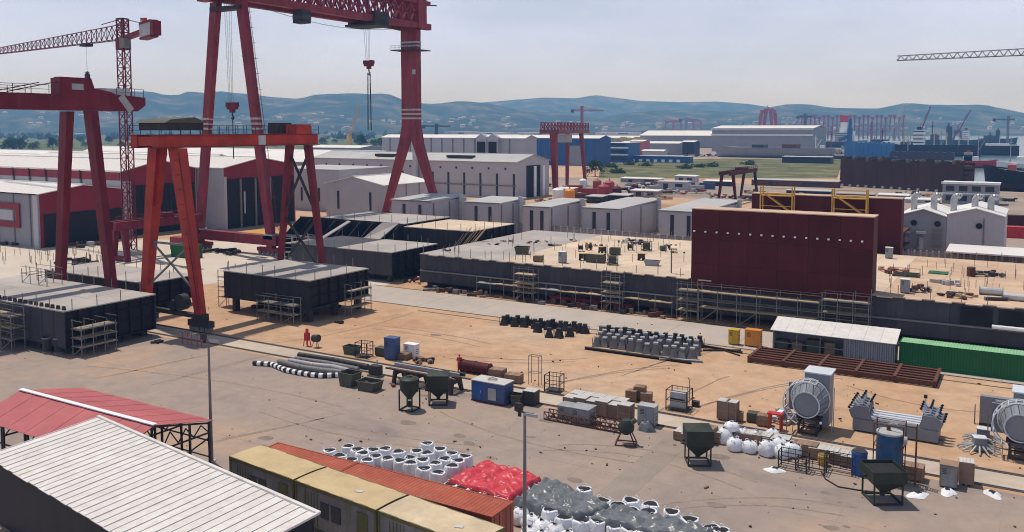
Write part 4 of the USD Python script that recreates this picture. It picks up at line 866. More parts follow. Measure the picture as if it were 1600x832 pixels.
for i, (px, an, rc, yt, m, lb) in enumerate(((1437, 70, 44, 205, 'maroon_crane', 'dark red harbour crane with steep boom, left of the pair behind the black ship'), (1496, 62, 40, 204, 'maroon_crane', 'dark harbour crane with boom leaning right, right of the pair behind the black ship'),
        (1392, 68, 50, 207, 'steel_light', 'pale thin harbour crane above the blue dock'), (1402, 75, 46, 206, 'steel_light', 'pale thin crane just right of the first pale harbour crane'), (1232, 55, 30, 206, 'far_red', 'small red crane left of the white ship tower'),
        (1216, 118, 40, 196, 'winch_grey', 'blue grey crane boom leaning left beside the pink gantry crane'), (1222, 100, 22, 208, 'winch_grey', 'grey lattice crane right of the pink gantry crane'))):
    slewing_crane(lb, px, 221, yt, math.radians(an), rc, m, pw=1.7 if 'dark' in lb else 1.0)
def thin_tower(label, px, yb, yt, jl, jr, m):
    a = G(px, yb); z = topz(px, yt, a[0], a[1]); sc = scale_at(a[0], a[1]); t = thing('tower_crane', label, 'tower crane', tuple(a), world=True)
    lattice_mast(MB(), a[0], a[1], 0, z, 1.8 / sc * 1.4, z / 12, .5 / sc * 1.5).build('mast', m, t)
    jib(MB(), a + (0, 0, z * .86) + RGT * (-jl / sc), a + (0, 0, z * .86) + RGT * (jr / sc), 2.2 / sc, 1.6 / sc, 18, 1.5 / sc, .5 / sc).build('jib', m, t)
    MB().cbox(a + (0, 0, z * .86) - RGT * jl / sc * .92, (4 / sc, 4 / sc, 5 / sc)).build('counterweight', 'steel_dark', t)
    MB().bar(a + (0, 0, z), a + (0, 0, z * .88) + RGT * jr * .6 / sc, .5 / sc).build('stay', m, t)
thin_tower('thin red tower crane rising behind the portal crane', 909, 222, 166, 16, 34, 'far_red')
thin_tower('thin grey tower crane at right over the far ships', 1574, 225, 182, 24, 10, 'steel_grey')
thin_tower('far small tower crane before the hills behind the long grey hall', 1072, 214, 184, 10, 18, 'winch_grey')
thin_tower('small thin tower crane right of the giant column with horizontal jib', 682, 226, 194, 22, 22, 'steel_dark')
thin_tower('thin grey twin armed crane left of the row of red legs', 1257, 218, 178, 12, 12, 'steel_dark')

# ---------------------------------------------------------------- hull blocks
def hull_block(label, X0, X1, Y0, Y1, z0, z1, deck='deck_dust', front='hull_dark', side='hull_dark', ribs=7, stands=True, pieces=None, lug_front=0, seams=3):
    t = thing('hull_block', label, 'hull block', ((X0 + X1) / 2, (Y0 + Y1) / 2, 0), world=True)
    for a, b, m in (pieces or [(X0, X1, deck)]):
        nx, ny = max(1, round((b - a) / 4.6)), max(1, round((Y1 - Y0) / 6.5))
        for i in range(nx):
            for j in range(ny):
                xa, xb, ya, yb = a + (b - a) * i / nx, a + (b - a) * (i + 1) / nx, Y0 - .12 + (Y1 - Y0 + .24) * j / ny, Y0 - .12 + (Y1 - Y0 + .24) * (j + 1) / ny
                MB().box(xa + .012, xb - .012, ya + .012, yb - .012, z1 - .14, z1 - .012 * rng.random()).build('deck_plate', m, t)
    n = max(1, seams)
    for k in range(n):
        a, b = X0 + (X1 - X0) * k / n, X0 + (X1 - X0) * (k + 1) / n
        MB().box(a + .02, b - .02, Y0, Y0 + .08, z0, z1 - .15).build('side_plate', front, t)
    MB().box(X0, X1, Y1 - .08, Y1, z0, z1 - .15).build('side_plate', front, t)
    MB().box(X1 - .5, X1 - .42, Y0 + .09, Y1 - .09, z0 + .02, z1 - .15).build('end_plate', side, t)
    MB().box(X0, X0 + .08, Y0 + .09, Y1 - .09, z0 + .02, z1 - .15).build('end_plate', side, t)
    MB().box(X0 + .02, X1 + .1, Y0 - .05, Y1 + .05, z0 - .12, z0 - .005).build('bottom_plate', side, t)
    for k in range(ribs):                                   # open end towards +x: upright frames and shelves
        y = Y0 + .1 + (Y1 - Y0 - .3) * k / max(1, ribs - 1); MB().box(X1 - .415, X1, y, y + .1, z0 + .02, z1 - .16).build('stiffener', side, t)
    for z in (z0 + (z1 - z0) * .36, z0 + (z1 - z0) * .7): MB().box(X1 - .41, X1 - .12, Y0 + .25, Y1 - .25, z, z + .08).build('stringer', side, t)
    m = MB()
    for k in range(int((X1 - X0) / 2.2)):
        x = X0 + 1.1 + 2.2 * k; m.box(x, x + .06, Y0 - .03, Y0 - .002, z0 + .3, z1 - .3)
    m.build('ribs', front, t)
    if stands:
        for a in np.linspace(X0 + 1.2, X1 - 1.2, max(2, int((X1 - X0) / 4.5))):
            for b in (Y0 + 1.0, (Y0 + Y1) / 2, Y1 - 1.0):
                MB().cbox((a, b, (z0 - .13) / 2), (.7, .7, z0 - .13)).build('support_stand', 'steel_dark', t)
    for k in range(lug_front):
        x = X0 + .6 + (X1 - X0 - 1.2) * k / max(1, lug_front - 1)
        MB().extr([(x - .28, z1), (x + .28, z1), (x + .2, z1 + .42), (x - .2, z1 + .42)], 'y', Y0 + .25, Y0 + .45).build('lifting_lug', 'steel_dark', t)
    m = MB()
    for k in range(int((X1 - X0) / 3)):
        for y in (Y0 + .1, Y1 - .1): x = X0 + .5 + 3 * k + rng.random(); m.bar((x, y, z1), (x, y, z1 + 1.1 + .4 * rng.random()), .07)
    for k in range(int((Y1 - Y0) / 3)): y = Y0 + 1 + 3 * k; m.bar((X1 - .1, y, z1), (X1 - .1, y, z1 + 1.2), .07)
    m.build('stanchions', 'scaffold', t)
    return t
def scaffold(label, x0, x1, y0, y1, z1, bay=2.2, lift=1.9, m='scaffold', name='scaffold', group=None, decks=True, z0=0.0):
    t = thing(name, label, 'scaffold', ((x0 + x1) / 2, (y0 + y1) / 2, z0), world=True, group=group)
    nx = max(1, round((x1 - x0) / bay)); ny = max(1, round((y1 - y0) / bay)); nz = max(1, int((z1 - z0) / lift)); tb = MB()
    xs, ys = np.linspace(x0, x1, nx + 1), np.linspace(y0, y1, ny + 1)
    for x in xs:
        for y in ys: tb.bar((x, y, z0), (x, y, z1 + (.9 * rng.random())), .075)
    for k in range(1, nz + 1):
        z = z0 + k * lift
        for y in ys:
            tb.bar((x0 - .2, y, z), (x1 + .2, y, z), .065).bar((x0 - .2, y, z + .9), (x1 + .2, y, z + .9), .05)
        for x in xs: tb.bar((x, y0 - .2, z), (x, y1 + .2, z), .065)
        if decks:
            w = (y1 - y0) / 3 if (x1 - x0) > (y1 - y0) else (x1 - x0) / 3
            for j in range(3):
                if (x1 - x0) > (y1 - y0): q = MB().box(x0 + .1 * rng.random(), x1 - .3 * rng.random(), y0 + w * j + .02, y0 + w * (j + 1) - .02, z + .04, z + .1)
                else: q = MB().box(x0 + w * j + .02, x0 + w * (j + 1) - .02, y0, y1, z + .04, z + .1)
                q.build('plank', 'plank' if rng.random() < .5 else 'scaffold', t)
    for k in range(nx):
        if k % 2 == 0: tb.bar((xs[k], y0, z0), (xs[k + 1], y0, min(z1, z0 + lift * 1.0)), .06)
    tb.build('tubes', m, t)
    return t
hull_block('grey fronted hull block at the left edge with dark lugs on its deck', -118, -90.6, 56.4, 68.0, .9, 5.0, front='hull_grey', side='hull_dark', lug_front=26, ribs=8, seams=4)
hull_block('dark hull block behind the legs of the left dark red gantry crane', -125.5, -102.5, 75.4, 83.6, 1.0, 4.1, deck='deck_dust', ribs=5)
hull_block('dark hull block on stands below the orange gantry crane with shadow stripes', -94.6, -78.7, 81.9, 93.3, 2.0, 5.62, ribs=7)
hull_block('grey hull block with half open deck just left of the long hull', -110.5, -88.4, 110.6, 123.2, 1.2, 5.0, front='hull_grey', pieces=[(-110.5, -100, 'hull_grey'), (-100, -88.4, 'deck_dust')])
hull_block('dark hull block with pale deck behind, near the planks stacked on its edge', -99.5, -84.4, 128.2, 142.6, 1.0, 6.9, deck='deck_sand', ribs=7)
hull_block('flat white decked hull block farthest back beside the sloping plate', -124, -101.5, 131, 146, 1.0, 7.0, deck='deck_dust')
sp = thing('sloped_hull_section', 'hull section with one pale steeply sloping plate over dark open frames', 'hull section', (-109, 126, 0), world=True)
a, b, c, d = G(563, 376, 4.6), G(588, 378, 4.6), G(624, 348, 7.6), G(597, 348, 7.6)
MB().slab(a, b, c, d, .18).build('sloping_plate', 'deck_dust', sp)
a, b, c, d = G(500, 372, 4.4), G(505, 373, 4.4), G(548, 346, 7.6), G(543, 345, 7.6)
MB().slab(a, b, c, d, .18).build('sloping_plate', 'deck_dust', sp)
MB().box(-127, -104, 129.6, 129.9, 1, 7.2).build('back_wall', 'hull_dark', sp); MB().box(-127, -100, 123.5, 129.5, .9, 1.1).build('floor_plate', 'hull_dark', sp)
for x in np.linspace(-126, -101, 9): MB().extr([(123.6, 1.1), (129.5, 1.1), (129.5, 7), (128.4, 7), (124.4, 4.2)], 'x', x, x + .12).build('frame', 'hull_dark', sp)
MB().box(-127.5, -99, 123.1, 123.4, 3.9, 4.4).build('edge_beam', 'steel_grey', sp)

LD = hull_block('very long low hull block with sandy cluttered deck across the yard', -82.7, 9, 110.5, 147, .9, 5.3, front='hull_grey', side='hull_dark', stands=False, seams=11, lug_front=0,
                pieces=[(-82.7, -68, 'deck_dust'), (-68, -52, 'deck_sand'), (-52, -38, 'deck_sand'), (-38, -15, 'deck_sand'), (-15, -4, 'deck_rust'), (-4, 9, 'deck_rust')])
for x in np.arange(-80.5, 8, 3.1): 
    if not -37 < x < -15.5: MB().box(x, x + 1.7, 109.75, 110.37, 5.16, 5.29).build('edge_tab', 'deck_dust' if x < -60 else 'deck_sand', LD)
for x in np.arange(-81, 8, 5.0):
    MB().cbox((x, 111.4, .38), (1.1, 1.1, .76)).build('keel_stand', 'hull_dark', LD); MB().cbox((x + 2, 128, .38), (1.1, 1.1, .76)).build('keel_stand', 'hull_dark', LD)
MB().box(-82.5, 9, 110.2, 110.42, 2.55, 2.75).build('side_stringer', 'steel_grey', LD)
for px, w in ((1500, 3.2), (1560, 5)):
    x = onY(px, 505, 110.4)[0]; MB().box(x, x + w, 110.38, 110.49, 2.9, 4.8).build('opening', 'inside_dark', LD)
pp = thing('steel_pipe', 'silver pipe lying on brackets along the dark hull side at far right', 'pipe', (-2, 109.2, 0), world=True)
x = onY(1550, 508, 109.3)[0]; MB().tube((x, 109.3, 3.1), (x + 4.2, 109.3, 3.1), .22, 10).build('tube', 'white_paint', pp); MB().bar((x + .5, 109.3, 0), (x + .5, 109.3, 2.9), .1).bar((x + 3.8, 109.3, 0), (x + 3.8, 109.3, 2.9), .1).build('bracket', 'steel_dark', pp)

def red_panel(label, X0, X1, Y0, Y1, z0, z1, n):
    t = thing('upright_hull_section', label, 'hull section', ((X0 + X1) / 2, Y0, 0), world=True)
    for k in range(n):
        a, b = X0 + (X1 - X0) * k / n, X0 + (X1 - X0) * (k + 1) / n
        zs = (z0, z0 + (z1 - z0) * .3, z0 + (z1 - z0) * .62, z1)
        for za, zb in zip(zs[:-1], zs[1:]): MB().box(a + .012, b - .012, Y0 + .012 * (k % 2), Y0 + .1, za + .01, zb - .01).build('plate', 'rust_red', t)
        MB().box(a + .6, a + .75, Y0 + .11, Y1 - .11, z0, z1 - .1).build('web_frame', 'rust_red', t)
    MB().box(X1 - .1, X1, Y0 + .11, Y1 - .11, z0 + .5, z1 - .02).build('end_plate', 'rust_red', t)
    MB().box(X0, X0 + .1, Y0 + .11, Y1 - .11, z0 + .5, z1 - .02).build('end_plate', 'rust_red', t)
    MB().box(X0, X1, Y1 - .1, Y1, z0, z1).build('plate', 'rust_red', t)
    MB().box(X0 - .05, X1 + .05, Y0 - .06, Y1 + .05, z1, z1 + .12).build('top_edge', 'deck_rust', t)
    return t
R1 = red_panel('tall dark red hull panel with white dots, standing on the long block', -38.2, -16.0, 110.0, 113.2, 4.3, 14.45, 6)
for k in range(16):
    x = onY(1085 + 262 * k / 15.0, 365 + 19 * k / 15.0, 109.9)[0]; z = 11.6
    MB().cbox((x, 109.86, z), (.22, .26, .2)).build('white_lug', 'white_paint', R1)
R2 = red_panel('second dark red hull panel standing behind with yellow stair scaffolds on it', -41.5, -17.8, 150.0, 153, .5, 13.75, 6)
MB().box(-42.5, -38.5, 149.4, 149.9, .5, 11).build('rusty_flank', 'rust_brown', R2)
for px in (1188, 1300):
    Y = 147.6; x = onY(px, 320, Y)[0]; w = 5.2
    t = thing('stair_scaffold', ('left' if px < 1250 else 'right') + ' yellow stair scaffold in front of the rear red panel', 'scaffold', (x + w / 2, Y, 5.3), world=True, group='yellow stair scaffolds')
    tb = MB()
    for xx in (x, x + w): 
        for yy in (Y, Y + 1.6): tb.bar((xx, yy, 5.3), (xx, yy, 15.2), .2)
    for z in (8, 11, 14): tb.bar((x, Y, z), (x + w, Y, z), .16).bar((x, Y, z + 1), (x + w, Y, z + 1), .1).bar((x, Y + 1.6, z), (x + w, Y + 1.6, z), .14)
    tb.build('tubes', 'yellow_steel', t)
    for k, z in enumerate((5.3, 8, 11)):
        p, q = ((x + .3, Y + .8, z), (x + w - .6, Y + .8, z + 3)) if k % 2 else ((x + w - .3, Y + .8, z), (x + .6, Y + .8, z + 3)); MB().bar(p, q, .9, .25).build('stair_flight', 'yellow_steel', t)
        MB().box(x, x + w, Y + .1, Y + 1.5, z + 2.65, z + 2.75).build('landing', 'yellow_steel', t)
rb = thing('rust_hull_frame', 'rusty brown hull frame lying behind the rear red panel', 'hull section', (-40, 170, 0), world=True)
x0, x1 = onY(1172, 300, 168)[0], onY(1330, 300, 168)[0]
for z in (2.5, 5.4): MB().box(x0, x1 + 8, 168, 186, z, z + .3).build('floor_plate', 'rust_brown', rb)
for x in np.linspace(x0, x1 + 7, 9): MB().box(x, x + .2, 168.3, 185.7, 0, 5.3).build('frame', 'rust_brown', rb)

# scaffolds along the blocks
Y = 108.3
for px0, px1, zz, lab in ((803, 833, 4.2, 'scaffold bay on the long hull side, leftmost of the narrow ones'), (940, 968, 5.0, 'scaffold bay with rusty boards halfway along the long hull side'), (1058, 1090, 4.8, 'scaffold bay at the left foot of the tall red hull panel')):
    x0, x1 = onY(px0, 460, Y)[0], onY(px1, 460, Y)[0]; scaffold(lab, x0, x1, Y, Y + 1.5, zz, 1.5, 1.3)
x0, x1 = onY(1092, 480, Y)[0], onY(1280, 480, Y)[0]
scaffold('long scaffold walkway under the tall red hull panel', x0, x1, Y - .2, Y + 1.4, 4.3, 2.4, 2.0)
x0, x1 = onY(1285, 490, Y)[0], onY(1358, 490, Y)[0]
scaffold('taller scaffold at the right foot of the tall red hull panel', x0, x1, Y - .4, Y + 1.3, 5.2, 1.8, 1.5)
x0, x1 = onY(745, 450, 109)[0], onY(1050, 470, 109)[0]
wk_ = thing('walkway', 'narrow plank walkway along the side of the long hull block', 'walkway', ((x0 + x1) / 2, 109, 0), world=True)
for k in range(9): a = x0 + (x1 - x0) * k / 9; MB().box(a + .05, a + (x1 - x0) / 9 - .05, 108.9, 109.9, 1.9 + .06 * (k % 2), 1.98 + .06 * (k % 2)).build('plank', 'plank' if k % 3 else 'steel_light', wk_)
m = MB()
for k in range(14): a = x0 + (x1 - x0) * k / 13; m.bar((a, 109, 0), (a, 109, 2.9), .07)
m.bar((x0, 109, 2.85), (x1, 109, 2.85), .06).build('tubes', 'scaffold', wk_)
scaffold('pale scaffold at the open right end of the left edge hull block', -90.2, -88.6, 57.0, 61.2, 3.2, 1.6, 1.0)
scaffold('scaffold along the front of the left edge hull block', -108, -97.5, 54.4, 55.9, 4.2, 2.2, 1.3)
scaffold('low scaffold on the dusty deck of the left edge hull block', -112.5, -107, 64.5, 66.5, 6.6, 1.8, 1.2, decks=False, z0=5.0)
scaffold('ladder scaffold standing in the gap left of the block under the orange crane', -97.6, -96.0, 83.5, 85.2, 5.2, 1.4, 1.4, m='galvanised')
scaffold('low scaffold trestle in front of the block under the orange crane', -86.5, -80, 80.2, 81.5, 2.6, 2.0, 1.2)
scaffold('pale scaffold at the right end of the block under the orange crane', -78.3, -77.2, 88, 92, 3.6, 1.8, 1.1)
scaffold('tangled scaffold by the half open grey block', -112.5, -110.8, 111, 117, 5.5, 2.0, 1.6, m='galvanised')
for k in range(2): 
    c = G(75 + 18 * k, 551 + 1 * k); t = thing('steel_drum_pair', ('left' if k == 0 else 'right') + ' dark upright pipe stub in front of the left edge hull block', 'pipe stub', c, group='pipe stubs before the left hull block')
    MB().tube((0, 0, 0), (0, 0, 1.75), .55, 14, cap=False).tube((0, 0, .05), (0, 0, 1.5), .48, 14).build('shell', 'steel_dark', t); MB().tube((0, 0, 1.6), (0, 0, 1.78), .6, 14, cap=False).tube((0, 0, 0), (0, 0, .2), .62, 14).build('rim', 'steel_grey', t)
pk = thing('plank_stack', 'leaning stack of yellow brown planks at the edge of a pale deck', 'planks', (-84, 127, 0), world=True)
for k in range(9): x = -88 + k * .5; MB().bar((x, 127.6 - .1 * k, 3.9 + .1 * (k % 3)), (x + 2.2 + .2 * (k % 2), 128.6, 7.2 + .15 * (k % 3)), .28, .08).build('plank', 'plank', pk)

# clutter on the decks
def crate_k(sx, sy, sz, m='crate_wood', name='crate', cat='crate', lid='carton'):
    def make(label):
        t = thing(name, label, cat)
        MB().box(-sx / 2, sx / 2, -sy / 2, sy / 2, .12, sz - .04).build('body', m, t)
        b = MB().build if False else None
        for x in (-sx / 2 + .12, 0, sx / 2 - .12): MB().box(x - .06, x + .06, -sy / 2 + .01, sy / 2 - .01, 0, .118).build('skid', m, t)
        for i in range(4): a = -sx / 2 + sx * i / 4; MB().box(a + .008, a + sx / 4 - .008, -sy / 2 - .015, sy / 2 + .015, sz - .038, sz).build('lid_board', lid, t)
        for x in (-sx / 2, sx / 2 - .07): MB().box(x - .014, x + .084, -sy / 2 - .03, -sy / 2 - .002, .12, sz - .05).build('batten', m, t)
        MB().box(-sx / 2 + .09, sx / 2 - .09, -sy / 2 - .025, -sy / 2 - .002, sz * .5 - .05, sz * .5 + .05).build('batten', m, t)
        MB().box(sx / 2 + .002, sx / 2 + .025, -sy / 2 + .05, sy / 2 - .05, sz * .5 - .05, sz * .5 + .05).build('batten', m, t)
        return t
    return Kind(make)
def cabinet_k(sx, sy, sz, m, top=None, name='cabinet', cat='cabinet'):
    def make(label):
        t = thing(name, label, cat)
        MB().box(-sx / 2, sx / 2, -sy / 2, sy / 2, .1, sz - .06).build('body', m, t)
        MB().box(-sx / 2 + .05, sx / 2 - .05, -sy / 2 + .05, sy / 2 - .05, 0, .098).build('plinth', 'steel_dark', t)
        MB().box(-sx / 2 - .04, sx / 2 + .04, -sy / 2 - .04, sy / 2 + .04, sz - .058, sz).build('top_plate', top or m, t)
        d = MB().box(-sx * .42, -.01, -sy / 2 - .03, -sy / 2 - .002, .18, sz - .14).build('door', m, t); MB().box(.01, sx * .42, -sy / 2 - .03, -sy / 2 - .002, .18, sz - .14).build('door', m, t)
        for k in range(4): z = sz * .6 + k * sz * .07; MB().box(-sx * .34, -sx * .1, -sy / 2 - .045, -sy / 2 - .031, z, z + sz * .03).build('louvre', 'steel_dark', d)
        for k in range(3): MB().box(sx / 2 + .002, sx / 2 + .02, -sy * .3, sy * .3, sz * (.3 + .15 * k), sz * (.3 + .15 * k) + .06).build('louvre', 'steel_dark', t)
        return t
    return Kind(make)
def skip_k(sx, sy, sz, m, fill='rust_brown'):
    def make(label):
        t = thing('open_skip', label, 'skip'); a = .78
        lo = [(-sx / 2 * a, -sy / 2, .12), (sx / 2 * a, -sy / 2, .12), (sx / 2 * a, sy / 2, .12), (-sx / 2 * a, sy / 2, .12)]
        hi = [(-sx / 2, -sy / 2, sz), (sx / 2, -sy / 2, sz), (sx / 2, sy / 2, sz), (-sx / 2, sy / 2, sz)]
        for i in range(4):
            j = (i + 1) % 4; n = np.cross(np.subtract(lo[j], lo[i]), np.subtract(hi[i], lo[i])); n = -n / np.linalg.norm(n) * .05
            MB().hexa([lo[i], lo[j], np.add(lo[j], n), np.add(lo[i], n), hi[i], hi[j], np.add(hi[j], n), np.add(hi[i], n)]).build('side', m, t)
        MB().hexa([np.array(p) - (0, 0, .1) for p in lo] + [np.array(p) + (0, 0, .02) for p in lo]).build('floor', m, t)
        r = MB()
        for i in range(4): r.bar(hi[i], hi[(i + 1) % 4], .1)
        r.build('rim', m, t)
        P = [[(x * sx * .43, y * sy * .45, sz * .55 + .25 * rng.random()) for y in np.linspace(-1, 1, 5)] for x in np.linspace(-1, 1, 6)]
        MB().grid(P).build('rubble', fill, t)
        return t
    return Kind(make)
def cage_k(sx, sy, sz, m='steel_dark', shelf=True, box=None):
    def make(label):
        t = thing('cage_frame', label, 'cage'); r = .05
        c = [(-sx / 2, -sy / 2), (sx / 2, -sy / 2), (sx / 2, sy / 2), (-sx / 2, sy / 2)]
        for p in c: MB().bar((*p, 0), (*p, sz), r * 1.6).build('post', m, t)
        b = MB()
        for z in (.15, sz * .5, sz - .04):
            for i in range(4): b.bar((*c[i], z), (*c[(i + 1) % 4], z), r)
        for k in range(1, 4): x = -sx / 2 + sx * k / 4; b.bar((x, sy / 2, .15), (x, sy / 2, sz), r * .7)
        b.build('rungs', m, t)
        if shelf: MB().box(-sx / 2 + .06, sx / 2 - .06, -sy / 2 + .06, sy / 2 - .06, .2, .25).build('floor_plate', m, t)
        if box: MB().box(-sx * .36, sx * .36, -sy * .3, sy * .3, .26, sz * .86).build('housing', box, t); MB().box(-sx * .36, sx * .36, -sy * .3 - .02, -sy * .3 - .002, sz * .5, sz * .58).build('band', m, t)
        return t
    return Kind(make)
def heap(name, label, cat, c, n, r, mats, sz=.35, zr=.5, seed=1, group=None):
    """loose pieces of steel or boards, each piece its own part"""
    q = random.Random(seed); t = thing(name, label, cat, c, group=group)
    for k in range(n):
        a, d = q.random() * 6.28, r * math.sqrt(q.random()); z = zr * (1 - d / r) * q.random() + sz * .3
        s = (sz * (.5 + 1.6 * q.random()), sz * (.3 + .8 * q.random()), sz * (.25 + .5 * q.random()))
        MB().cbox((d * math.cos(a) * 1.4, d * math.sin(a), z), s, q.random() * 3.1).build('piece', mats[k % len(mats)], t)
    return t
K_dark_box = crate_k(1.5, 1.1, 1.1, 'drab_green', lid='drab_green', name='tool_box', cat='tool box'); K_tan = crate_k(1.2, 1.0, .9); K_cab = cabinet_k(1.0, .8, 1.7, 'cabinet_grey', 'white_paint'); K_skip_deck = skip_k(2.2, 1.5, 1.1, 'drab_green')
K_cage = cage_k(1.4, 1.2, 1.5, 'steel_dark', True, 'drab_green'); K_big = crate_k(2.6, 1.5, 1.3, 'drab_green', lid='plank', name='tool_box', cat='tool box')
def spool_make(label):
    t = thing('cable_spool', label, 'spool')
    for x in (-.35, .35): MB().tube((x - .04, 0, .62), (x + .04, 0, .62), .62, 16).build('flange', 'crate_wood', t)
    MB().tube((-.31, 0, .62), (.31, 0, .62), .34, 12).build('cable_drum', 'black_rubber', t); return t
K_spool = Kind(spool_make)
def weld_make(label):
    t = thing('welding_set', label, 'welding set'); MB().box(-.5, .5, -.35, .35, .3, 1.0).build('body', 'steel_dark', t); MB().box(-.52, .52, -.37, .37, 1.0, 1.05).build('cover', 'yellow_steel', t)
    for x in (-.35, .35):
        for y in (-.38, .38): MB().tube((x, y - .05, .18), (x, y + .05, .18), .18, 10).build('wheel', 'black_rubber', t)
    MB().path([(.5, -.3, .8), (.9, -.3, 1.1), (.9, .3, 1.1), (.5, .3, .8)], .03, 5).build('handle', 'steel_grey', t); return t
K_weld = Kind(weld_make)
D = lambda px, py: G(px, py, 5.3)
K_skip_deck.put('olive open skip on the left part of the long sandy deck', D(816, 397), .3)
K_tan.put('small tan wooden crate near the front edge of the long deck', D(841, 409), .1)
K_cab.put('grey upright cabinet near the front edge of the long deck', D(879, 411))
K_spool.put('left of two dark cable spools in the middle of the long deck', D(907, 393), .5); K_spool.put('right of two dark cable spools in the middle of the long deck', D(920, 391), .9)
K_weld.put('dark welding set with hoses beside the big olive box', D(910, 407), .4); K_big.put('big olive tool box with plank lid near the front of the long deck', D(931, 410), .05)
K_weld.put('dark welding set behind the big olive box', D(941, 396), 1.1); K_dark_box.put('dark olive tool box right of the big plank lidded box', D(961, 398), .1); K_cage.put('dark caged machine at the front edge of the long deck', D(957, 414), .3)
K_spool.put('small cable spool on the long deck before the fence', D(985, 391), .2); K_cage.put('brownish caged machine far back on the long deck', D(1010, 392), .1); K_dark_box.put('small dark tool box near the red panel on the long deck', D(1036, 392), .7, sc=(.6, .8, .7))
heap('scrap_heap', 'heap of dark steel with pale sheet on top at the back of the long deck', 'scrap heap', D(989, 380), 22, 1.9, ('steel_dark', 'steel_dark', 'rust_brown', 'roof_far'), .6, .9, 4)
skl = skip_k(2.2, 1.1, .7, 'cabinet_grey', 'drab_green'); skl.root = None
skl.put('low grey open tray at the right front of the long deck', D(1019, 415), .1); K_weld.put('small welding set left of the low grey tray', D(1002, 407), .2)
for k, (px, py) in enumerate(((772, 382), (790, 378), (831, 380), (848, 378), (866, 384), (896, 377), (930, 384), (1057, 395), (1045, 384), (700, 392))): heap('loose_parts', ('few loose steel pieces on the deck ' + ('near the far left corner', 'left of the olive skip', 'behind the olive skip', 'at the back edge behind the olive skip', 'behind the grey cabinet', 'far back behind the two spools', 'behind the big olive box', 'close to the tall red panel', 'far back by the red panel', 'at the front left corner of the long block')[k]), 'loose parts', D(px, py), 6, .9, ('steel_dark', 'rust_brown', 'plank'), .35, .1, 20 + k)
K_cab.put('white grey upright cabinet at the front of the rusty right deck', D(1414, 458)); K_cab.put('pale cabinet at the back corner of the rusty right deck', D(1389, 404))
hp = thing('deck_hatch', 'dark square hatch ringed with stanchions on the rusty right deck', 'hatch', D(1416, 431)); MB().box(-1.6, 1.6, -1.2, 1.2, .02, .3).build('coaming', 'drab_green', hp); MB().box(-1.45, 1.45, -1.05, 1.05, .301, .33).build('opening', 'inside_dark', hp)
m = MB()
for x in (-1.8, 0, 1.8):
    for y in (-1.4, 1.4): m.bar((x, y, 0), (x, y, 1.3), .07)
m.bar((-1.8, -1.4, 1.2), (1.8, -1.4, 1.2), .05).build('stanchions', 'scaffold', hp)
hp = thing('green_mat', 'green folded tarpaulin lying on the rusty right deck', 'tarpaulin', D(1466, 427)); MB().grid([[(x, y, .06 + .1 * rng.random()) for y in np.linspace(-1.2, 1.2, 6)] for x in np.linspace(-1.2, 1.2, 6)]).build('sheet', 'container_green', hp)
heap('scrap_heap', 'dark machine parts heap at the front of the rusty right deck', 'scrap heap', D(1437, 456), 16, 1.3, ('steel_dark', 'steel_grey', 'rust_brown'), .55, .8, 5)
heap('scrap_heap', 'brown heap of boards and steel right of the dark machine parts', 'scrap heap', D(1497, 464), 18, 1.6, ('rust_brown', 'plank', 'steel_dark'), .55, .6, 6)
heap('scrap_heap', 'orange stained boards beside the red panel on the right deck', 'scrap heap', D(1382, 424), 14, 2.2, ('rust_brown', 'plank', 'tin_red'), .7, .1, 7)
heap('scrap_heap', 'dark machinery heap at the back right of the rusty deck', 'scrap heap', D(1541, 431), 18, 1.5, ('steel_dark', 'drab_green', 'steel_grey'), .6, .9, 8)
heap('sheet_stack', 'loose grey sheets spread on the rusty right deck', 'sheets', D(1478, 444), 9, 1.4, ('steel_light', 'galvanised'), .8, .05, 9)
rc = thing('rusty_column', 'stacked rusty rings forming a low column on the right deck', 'steel rings', D(1517, 432))
for k in range(5): MB().lathe([(.5, .25 * k + .01), (.55, .25 * k + .12), (.5, .25 * k + .24)], (0, 0, 0), 10).build('ring', 'rust_brown', rc)
for k, (px, py, rz) in enumerate(((1548, 461, .05), (1585, 470, -.1), (1556, 470, .4))):
    t = thing('pipe_spool', ('large silver pipe piece lying on the right deck', 'silver pipe piece at the right frame edge on the deck', 'thin dark pipe piece in front of the silver ones')[k], 'pipe', D(px, py), rz); r = (.45, .42, .2)[k]
    MB().tube((-1.2, 0, r), (1.2, 0, r), r, 14).build('tube', ('galvanised', 'galvanised', 'steel_dark')[k], t)
    for x in (-1.22, 1.2): MB().tube((x, 0, r), (x + .06, 0, r), r * 1.25, 14).build('flange', 'steel_grey', t)
m = MB()
for k in range(70):
    px = 690 + 380 * rng.random(); py = 372 + 40 * rng.random(); c = D(px, py)
    if -82 < c[0] < -39 and 111 < c[1] < 146.5: m.bar(c, c + (0, 0, 1.0 + .5 * rng.random()), .06)
for k in range(40):
    c = D(1370 + 230 * rng.random(), 410 + 55 * rng.random())
    if -15.5 < c[0] < 8 and 111 < c[1] < 146.5: m.bar(c, c + (0, 0, 1.0 + .4 * rng.random()), .06)
m.build('stanchions', 'scaffold', LD)

